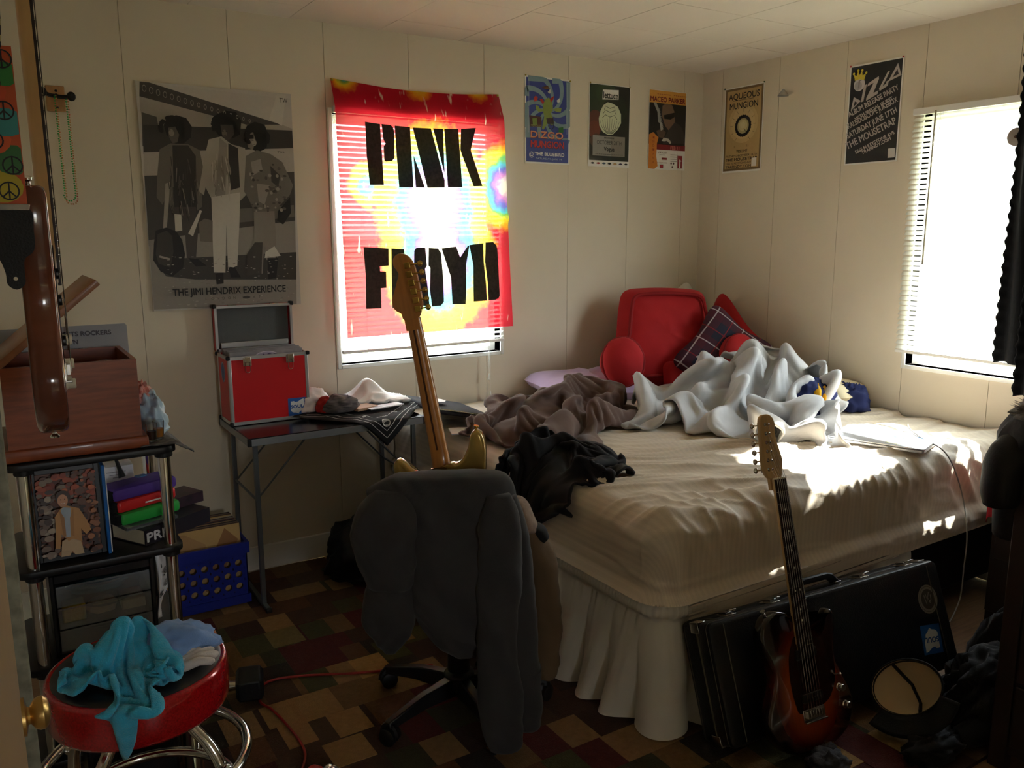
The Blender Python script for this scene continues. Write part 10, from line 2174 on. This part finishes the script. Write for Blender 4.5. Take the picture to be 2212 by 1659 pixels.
def band(out, per, off, lo):
 a = n.new('ShaderNodeMath'); a.operation = 'MULTIPLY_ADD'; a.inputs[1].default_value = 1 / per; a.inputs[2].default_value = off; l.new(out, a.inputs[0])
 f = n.new('ShaderNodeMath'); f.operation = 'FRACT'; l.new(a.outputs[0], f.inputs[0])
 c = n.new('ShaderNodeMath'); c.operation = 'LESS_THAN'; c.inputs[1].default_value = lo; l.new(f.outputs[0], c.inputs[0])
 return c.outputs[0]
def layer(prev, fac, col, k):
 m = n.new('ShaderNodeMix'); m.data_type = 'RGBA'; m.inputs[7].default_value = (*lin(col), 1)
 q = n.new('ShaderNodeMath'); q.operation = 'MULTIPLY'; q.inputs[1].default_value = k; l.new(fac, q.inputs[0]); l.new(q.outputs[0], m.inputs[0])
 if isinstance(prev, tuple): m.inputs[6].default_value = prev
 else: l.new(prev, m.inputs[6])
 return m.outputs[2]
c = (*lin((34, 38, 56)), 1)
for o_ in ('X', 'Y'): c = layer(c, band(sx.outputs[o_], .17, .3, .45), (84, 26, 40), .55)
for o_ in ('X', 'Y'): c = layer(c, band(sx.outputs[o_], .17, .05, .035), (196, 190, 196), .8)
for o_ in ('X', 'Y'): c = layer(c, band(sx.outputs[o_], .17, .62, .03), (150, 30, 40), .7)
l.new(c, n['Principled BSDF'].inputs['Base Color']); n['Principled BSDF'].inputs['Roughness'].default_value = .9
PLM = frame((-.385, -.63, SZ + .01), (.88, -.48, 0), (.03, .30, 1)) @ Matrix.Translation((0, .20, 0)) @ Matrix.Rotation(math.radians(52), 4, 'Z')
po = cushion(Matrix.Identity(4), spline([(-.19, -.19), (0, -.178), (.19, -.19), (.178, 0), (.19, .19), (0, .178), (-.19, .19), (-.178, 0)], 8), .055, 12, seed=12).obj('cushion', m_plaid, None, sharp=180)
po.matrix_world = PLM; MW[po] = PLM.copy()
tag(po, 'navy and burgundy plaid cushion leaning on the red bedrest behind the grey blanket', 'cushion')
m_lilac = mat('lilac_satin', (206, 184, 222), .4, var=.04, sheen=.2)
LPM = frame((-.985, -.235, SZ + .055), (1, -.16, -.02), (.16, 1, .10))
tag(cushion(LPM, spline([(-.27, -.19), (-.12, -.175), (.12, -.18), (.30, -.21), (.27, -.05), (.275, .08), (.29, .19), (.12, .175), (-.12, .175), (-.28, .18), (-.265, .06), (-.26, -.06)], 6), .068, 12, 2.6, seed=15, wr=.012).obj('pillow', m_lilac, None, sharp=180), 'lilac satin pillow lying flat under the red bedrest', 'pillow')
CPM = frame((-.17, -1.02, SZ + .062), (.25, -1, .06), (1, .25, 0))
m_creamc = mat('cream_pillowcase', (224, 210, 176), .85, var=.04)
tag(cushion(CPM, spline([(-.24, -.14), (0, -.13), (.20, -.14), (.215, 0), (.20, .13), (0, .125), (-.24, .13), (-.23, 0)], 7), .068, 10, 2.6, seed=17).obj('pillow', m_creamc, None, sharp=180), 'cream pillow by the right wall, mostly covered by the grey blanket', 'pillow')
m_plum = mat('plum_cotton', (74, 40, 66), .9, var=.1)
tag(lump((-.085, -.98, SZ + .10), (.045, .10, .030), 81, .25, flat=.5).obj('scarf', m_plum, None, sharp=180), 'plum cloth wedged between the cream pillow and the right wall', 'cloth')
m_navy = mat('navy_jersey', (22, 34, 84), .85, var=.12, bump=.2, bscale=400)
tag(lump((-.155, -1.20, SZ + .004), (.085, .085, .085), 83, .2, 2.0, flat=.35, fold=.35).obj('jersey', m_navy, None, sharp=180), 'navy jersey bunched up at the right wall beside the cream pillow', 'shirt')
m_gold2 = mat('yellow_stripe_knit', (236, 178, 26), .85, var=.08, bump=.3, bscale=400)
so_ = thing('striped_scarf', 'navy knit with two yellow stripes poking out of the grey blanket', 'scarf', (-.55, -1.28, SZ))
lump((-.470, -1.235, SZ + .05), (.115, .075, .085), 85, .15, 2.0, flat=.5, fold=.2).obj('knit_body', m_navy, so_, sharp=180)
lump((-.600, -1.325, SZ + .006), (.085, .055, .060), 87, .12, 2.0, flat=.5, fold=.2).obj('knit_end', m_navy, so_, sharp=180)
for k in range(2):
 q = Vector((-.500 + .05 * k, -1.275 + .01 * k, 0))
 G().tube([q + Vector((.055, .06, SZ + .150)), q + Vector((.02, .02, SZ + .155)), q + Vector((-.02, -.025, SZ + .138)), q + Vector((-.05, -.058, SZ + .098))], [.012, .020, .019, .010], 12, flat=.5).obj('stripe', m_gold2, so_, sharp=180)
# ---------------------------------------------------------------- laptop with stickers, its cable
m_lap = mat('silver_aluminium', (204, 206, 210), .3, metal=.55, var=.02)
LAPM = frame((-.672, -1.905, SZ + .014), (.345, .115, 0), (-.115, .345, 0))
lpz = thing('laptop', 'closed silver laptop with stickers on its lid, lying at the sunny corner of the bed', 'laptop', M=LAPM)
LW, LDp = .25, .36
g = G(); g.M = LAPM; g.prism([(a + LW / 2, b + LDp / 2) for a, b in rrect(LW, LDp, .012, 4)], 0, .011, bev=.002); g.obj('base', m_lap, lpz)
g = G(); g.M = LAPM; g.prism([(a + LW / 2, b + LDp / 2) for a, b in rrect(LW, LDp, .012, 4)], .0122, .018, bev=.002); g.obj('screen_lid', m_lap, lpz)
P = Print(LAPM @ Matrix.Translation((0, 0, .0183)), LW, LDp, base=False)
P.poly([(.05 + .040 * math.cos(a) * (1 + .16 * math.cos(5 * a)), .115 + .040 * math.sin(a) * (1 + .16 * math.cos(5 * a))) for a in [2 * PI * i / 40 for i in range(40)]], (150, 146, 110))
P.line([(.02, .105), (.09, .125)], .003, (96, 92, 60)); P.line([(.05, .08), (.05, .15)], .003, (206, 204, 190))
P.disc(.155, .09, .026, (50, 120, 196), .060, 28, .3); P.ring(.155, .09, .022, .003, (206, 224, 240), 24)
P.disc(.125, .20, .014, (226, 228, 232), n=24)
P.obj('stickers', m_print, lpz, smooth=False)
m_gcord = mat('grey_cable', (150, 146, 140), .5)
tag(G().tube(spline([(-.30, -1.60, .69), (-.44, -1.70, .705), (-.53, -1.82, .698), (-.545, -1.90, .680), (-.535, -1.945, .62), (-.520, -1.985, .50), (-.505, -2.005, .36), (-.515, -2.01, .22), (-.56, -2.03, .12), (-.66, -2.05, .055), (-.83, -2.085, .03)], 7, closed=False), .0026, 8).obj('charging_cable', m_gcord, None, loc=(-.52, -1.98, .3)), 'thin grey cable running from the laptop down the front of the bed', 'cable')

# ================================================================ right edge: night stand, dresser, hanging garment
m_dkwood = mat('dark_espresso_wood', (44, 30, 26), .5, var=.2, scale=5, stretch=(8, 8, 1))
NX0, NX1, NY0, NY1, NZ = -.435, -.03, -2.47, -2.06, .520
ns = thing('night_stand', 'dark wooden night stand at the foot corner of the bed under a red cloth', 'night stand', ((NX0 + NX1) / 2, (NY0 + NY1) / 2, FL))
G().box((NX0 - .012, NY0 - .012, NZ - .022), (NX1, NY1 + .012, NZ)).obj('top_board', m_dkwood, ns, bev=.004)
for (a, b) in (((NX0, NY0, .06), (NX0 + .016, NY1, NZ - .022)), ((NX1 - .016, NY0, .06), (NX1, NY1, NZ - .022)), ((NX0 + .016, NY1 - .016, .06), (NX1 - .016, NY1, NZ - .022)), ((NX0 + .016, NY0, .06), (NX1 - .016, NY0 + .016, NZ - .022)), ((NX0 + .016, NY0 + .016, .06), (NX1 - .016, NY1 - .016, .075))):
 G().box(a, b).obj('side_board', m_dkwood, ns, bev=.002)
for x in (NX0 + .02, NX1 - .02):
 for y in (NY0 + .02, NY1 - .02): G().cbox((x, y, .036), (.036, .036, .072)).obj('leg', m_dkwood, ns, bev=.002)
nd = G().box((NX0 - .010, NY0 + .02, .28), (NX0, NY1 - .02, NZ - .04)).obj('drawer', m_dkwood, ns, bev=.002)
G().ball((NX0 - .022, (NY0 + NY1) / 2, .385), .012, 12).obj('knob', m_nickel, nd)
m_rcloth = mat('red_table_cloth', (176, 24, 40), .8, var=.1, bump=.2, bscale=300)
def ncl(u, v):
 x = NX0 - .10 + .44 * u; y = NY1 + .04 - .45 * v
 dx = max(0.0, NX0 - .014 - x); dy = max(0.0, y - NY1 - .014)
 return (max(x, NX0 - .016) - .02 * dx * (1 + math.sin(v * 14)), min(y, NY1 + .018), NZ + .004 - dx - dy + .002 * nz(u * 9, v * 9))
tag(G().grid(ncl, 40, 30).obj('table_cloth', m_rcloth, None, sharp=180, solid=.003, offset=1, loc=(NX0, NY1, NZ)), 'red cloth draped over the night stand', 'cloth')
m_cer = mat('grey_glazed_ceramic', (206, 206, 208), .2, var=.03, coat=.4)
pl_ = G().lathe([(.05, NZ + .0095), (.09, NZ + .014), (.105, NZ + .021), (.106, NZ + .023), (.088, NZ + .017), (.002, NZ + .013)], 40, c=(-.335, -2.175, 0)).obj('plate', m_cer, None, loc=(-.335, -2.175, NZ + .009))
tag(pl_, 'shiny pale plate on the red night stand cloth', 'plate')
cp = thing('paper_cup', 'tall white paper cup on the plate on the night stand', 'cup', (-.335, -2.175, NZ + .018))
G().lathe([(.032, NZ + .0185), (.034, NZ + .020), (.043, NZ + .155), (.0445, NZ + .160), (.044, NZ + .163), (.041, NZ + .160), (.032, NZ + .024)], 30, c=(-.335, -2.175, 0)).obj('cup_wall', m_whitec, cp)
G().lathe([(.0452, NZ + .158), (.046, NZ + .166), (.040, NZ + .172), (.036, NZ + .176), (.01, NZ + .176)], 30, c=(-.335, -2.175, 0)).obj('cup_lid', m_frame, cp)
cn = thing('snack_tin', 'dark tin with gold print behind the white cup on the night stand', 'tin', (-.20, -2.16, NZ + .008))
G().lathe([(.040, NZ + .0085), (.042, NZ + .012), (.042, NZ + .105), (.040, NZ + .108), (.002, NZ + .108)], 28, c=(-.215, -2.30, 0)).obj('tin_wall', mat('dark_gold_label', (34, 30, 24), .3, scale=60, col2=(120, 90, 30)), cn)

EX0, EX1, EY0, EY1, EZ = -1.285, -.80, -3.25, -2.545, .895
ds = thing('dresser', 'tall dark brown dresser at the right edge with a coat on top', 'dresser', ((EX0 + EX1) / 2, (EY0 + EY1) / 2, 0))
G().box((EX0 + .004, EY0 + .004, .05), (EX1, EY1 - .004, EZ - .028)).obj('carcass', m_dkwood, ds, bev=.003)
G().box((EX0 - .012, EY0 - .012, EZ - .028), (EX1, EY1 + .012, EZ)).obj('top_board', m_dkwood, ds, bev=.006)
for y in (EY0 + .02, EY1 - .02): G().box((EX0 - .006, y - .024, .0), (EX0 + .03, y + .024, EZ - .028)).obj('corner_post', m_dkwood, ds, bev=.003)
for y in (EY0 + .03, EY1 - .03): G().box((EX1 - .04, y - .02, .0), (EX1 - .004, y + .02, .05)).obj('foot', m_dkwood, ds)
for k in range(4):
 z0 = .085 + k * .193
 d_ = G().box((EX0 - .010, EY0 + .052, z0), (EX0 + .006, EY1 - .052, z0 + .182)).obj('drawer', m_dkwood, ds, bev=.004)
 for y in (EY0 + .2, EY1 - .2): G().ball((EX0 - .022, y, z0 + .091), .013, 12).obj('knob', m_nickel, d_)
m_coat = mat('black_padded_coat', (20, 20, 25), .6, var=.1, bump=.15, bscale=160)
m_fur = mat('grey_faux_fur', (128, 124, 122), .95, var=.2, scale=60, bump=.6, bscale=300)
co = thing('coat', 'black padded coat with a grey fur trim heaped on the dresser', 'coat', (-1.2, -2.6, EZ))
lump((-1.175, -2.62, EZ + .004), (.165, .17, .115), 91, .14, 1.6, nu=56, nv=36, flat=.45, fold=.12).obj('coat_body', m_coat, co, sharp=180)
G().tube(spline([(-1.20, -2.60, EZ + .05), (-1.295, -2.53, EZ + .02), (-1.318, -2.515, EZ - .05), (-1.312, -2.515, EZ - .12)], 5, closed=False), [.05, .056, .058, .058, .058, .058, .056, .054, .054, .052, .05, .05, .05, .048, .046, .044][:16], 16).obj('sleeve', m_coat, co, sharp=180)
G().tube(spline([(-1.19, -2.615, EZ + .02), (-1.25, -2.56, EZ + .0), (-1.262, -2.522, EZ - .10), (-1.235, -2.51, EZ - .22)], 5, closed=False), [.05] * 8 + [.045] * 8, 14).obj('coat_tail', m_coat, co, sharp=180)
rr = random.Random(6)
g = lump((-1.19, -2.585, EZ + .125), (.15, .085, .035), 95, .2, 2.4, flat=.4, fold=.2)
for k in range(900):
 a, ph = rr.uniform(0, 2 * PI), rr.uniform(.15, 1.8)
 d = Vector((math.sin(ph) * math.cos(a), math.sin(ph) * math.sin(a), math.cos(ph)))
 p = Vector((-1.19 + d.x * .142, -2.585 + d.y * .08, EZ + .135 + d.z * .034))
 dd = (d + Vector((rr.uniform(-.8, .2), rr.uniform(-.5, .5), rr.uniform(-.3, .4)))).normalized()
 s_ = dd.orthogonal().normalized() * .0018
 L_ = rr.uniform(.015, .034)
 g.add([p - s_, p + s_, p + dd * L_], [(0, 1, 2)])
g.obj('fur_trim', m_fur, co, sharp=180)
m_knitb = mat('black_curtain_weave', (15, 17, 22), .95, var=.2, scale=40, bump=.3, bscale=200)
cg = thing('curtain', 'black curtain with a ruffled edge over the near part of the right window', 'curtain', (-.10, -2.1, .95))
def curtain(y0, y1, zt, zb, x0):
 def fn(u, v):
  y = y0 + (y1 - y0) * u
  z = zt + (zb - zt) * v
  e = math.exp(-u * 30)
  return (x0 + .020 * math.sin(u * 40 + .6 * math.sin(v * 5)) - .004 * math.sin(v * 3), y + e * .0045 * math.sin(v * 150), z + .004 * math.sin(u * 23) * v)
 return G().grid(fn, 120, 170)
curtain(-1.83, -2.42, 2.19, .975, -.105).obj('panel', m_knitb, cg, sharp=180, solid=.003)
curtain(-1.94, -2.42, 2.19, .855, -.145).obj('front_panel', m_knitb, cg, sharp=180, solid=.003)
G().cyl((-.105, -1.84, 2.195), (-.105, -2.48, 2.195), .009, n=12).obj('rod', m_blackp, cg)
for y in (-1.98, -2.46):
 G().tube([(-.0005, y, 2.195), (-.105, y, 2.195)], .006, 8).obj('rod_bracket', m_blackp, cg)
ds_ = thing('hanging_disc', 'round grey disc with a dark centre hanging before the right window blind', 'ornament', (-.075, -1.815, 1.87))
G().lathe([(.004, -.003), (.030, -.004), (.036, -.001), (.036, .002), (.030, .004), (.004, .003)], 32, c=(-.075, -1.815, 1.873), ax='x').obj('disc', mat('grey_pottery', (150, 140, 132), .6, var=.12, scale=30), ds_)
G().lathe([(.001, -.0055), (.006, -.0055), (.007, -.002), (.006, .001)], 16, c=(-.075, -1.815, 1.873), ax='x').obj('dark_centre', m_skunk, ds_)
G().tube([(-.075, -1.815, 1.905), (-.06, -1.815, 1.96), (-.034, -1.815, 2.035)], .0008, 5).obj('thread', m_cord, ds_)

# ================================================================ clothes on the floor at the right
jk = thing('jacket', 'black jacket in a heap on the floor in front of the night stand', 'jacket', (-.98, -2.30, FL))
lump((-1.05, -2.44, FL + .012), (.20, .13, .15), 101, .2, 1.8, nu=64, nv=40, flat=.25, fold=.3).obj('jacket_body', m_black, jk, sharp=180)
lump((-.86, -2.37, FL + .012), (.13, .10, .20), 103, .2, 2.0, nu=50, nv=34, flat=.2, fold=.3).obj('jacket_back', m_black, jk, sharp=180)
G().tube(spline([(-1.10, -2.49, FL + .06), (-1.22, -2.485, FL + .045), (-1.28, -2.475, FL + .035), (-1.31, -2.46, FL + .03)], 4, closed=False), [.055, .052, .05, .046, .044, .042, .04, .038, .036, .034, .032, .03, .028], 14, flat=1.0).obj('jacket_sleeve', m_black, jk, sharp=180)
m_capo = mat('black_cap_twill', (16, 17, 20), .8, bump=.2, bscale=400)
m_capi = mat('cream_cap_lining', (214, 190, 150), .85, var=.08)
CPMx = frame((-1.372, -2.330, FL + .145), (.515, -.857, .55), (.45, .30, .85))
cap = thing('cap', 'black cap lying on its side on the floor, cream lining facing the room', 'cap', M=CPMx)
def dome(r, s_):
 def fn(u, v):
  th = 2 * PI * u; ph = PI / 2 * v
  return (r * .105 * math.cos(th) * math.cos(ph), r * .082 * math.sin(th) * math.cos(ph), -.095 * r * math.sin(ph) * 1.0 + .0)
 return fn
g = G(); g.M = CPMx; g.grid(dome(1.0, 1), 40, 12, cu=True); g.obj('crown', m_capo, cap, sharp=180)
g = G(); g.M = CPMx; g.grid(dome(.95, -1), 40, 12, cu=True); g.obj('lining', m_capi, cap, sharp=180)
g = G(); g.M = CPMx; g.grid(lambda u, v: ((.105 - .008 * v) * math.cos(2 * PI * u), (.082 - .008 * v) * math.sin(2 * PI * u), .001 - .012 * v + .003 * math.sin(PI * v)), 48, 4, cu=True); g.obj('sweatband', m_capo, cap, sharp=180, solid=.003)
g = G(); g.M = CPMx; g.grid(lambda u, v: ((.105 + .062 * v) * math.cos(-1.0 + 2.0 * u - PI * .5) * (1 - .05 * v), (.082 + .062 * v) * math.sin(-1.0 + 2.0 * u - PI * .5), .002 + .018 * v * abs(2 * u - 1) ** 2), 24, 6); g.obj('brim', m_capo, cap, sharp=180, solid=.004)
g = G(); g.M = CPMx; g.tube([(-.02, .078, -.012), (0, .02, -.088), (.01, -.04, -.07), (.012, -.074, -.012)], .0045, 6, flat=2.2); g.obj('seam_tape', m_capo, cap)
tag(lump((-1.40, -2.445, FL + .006), (.105, .05, .035), 107, .3, 2.4, flat=.4, fold=.4).obj('cloth', m_black, None, sharp=180), 'crumpled black cloth on the rug in front of the cap', 'cloth')
m_sock = mat('dark_grey_sock_knit', (58, 56, 58), .95, var=.15, bump=.4, bscale=300)
sk = thing('sock', 'dark grey sock bunched up on the rug below the sunburst guitar', 'sock', (-1.72, -2.33, FL))
lump((-1.728, -2.335, FL + .006), (.052, .045, .035), 109, .3, 2.4, flat=.4, fold=.4).obj('sock_leg', m_sock, sk, sharp=180)
lump((-1.688, -2.298, FL + .008), (.040, .022, .026), 111, .2, 2.4, flat=.5, fold=.2).obj('sock_toe', m_sock, sk, sharp=180)
tag(G().box((-.86, -2.10, FL + .03), (-.78, -2.06, FL + .12)).obj('paper_bag', m_paper, None, loc=(-.82, -2.08, FL), bev=.001), 'scrap of white paper behind the black jacket at the case end', 'paper')
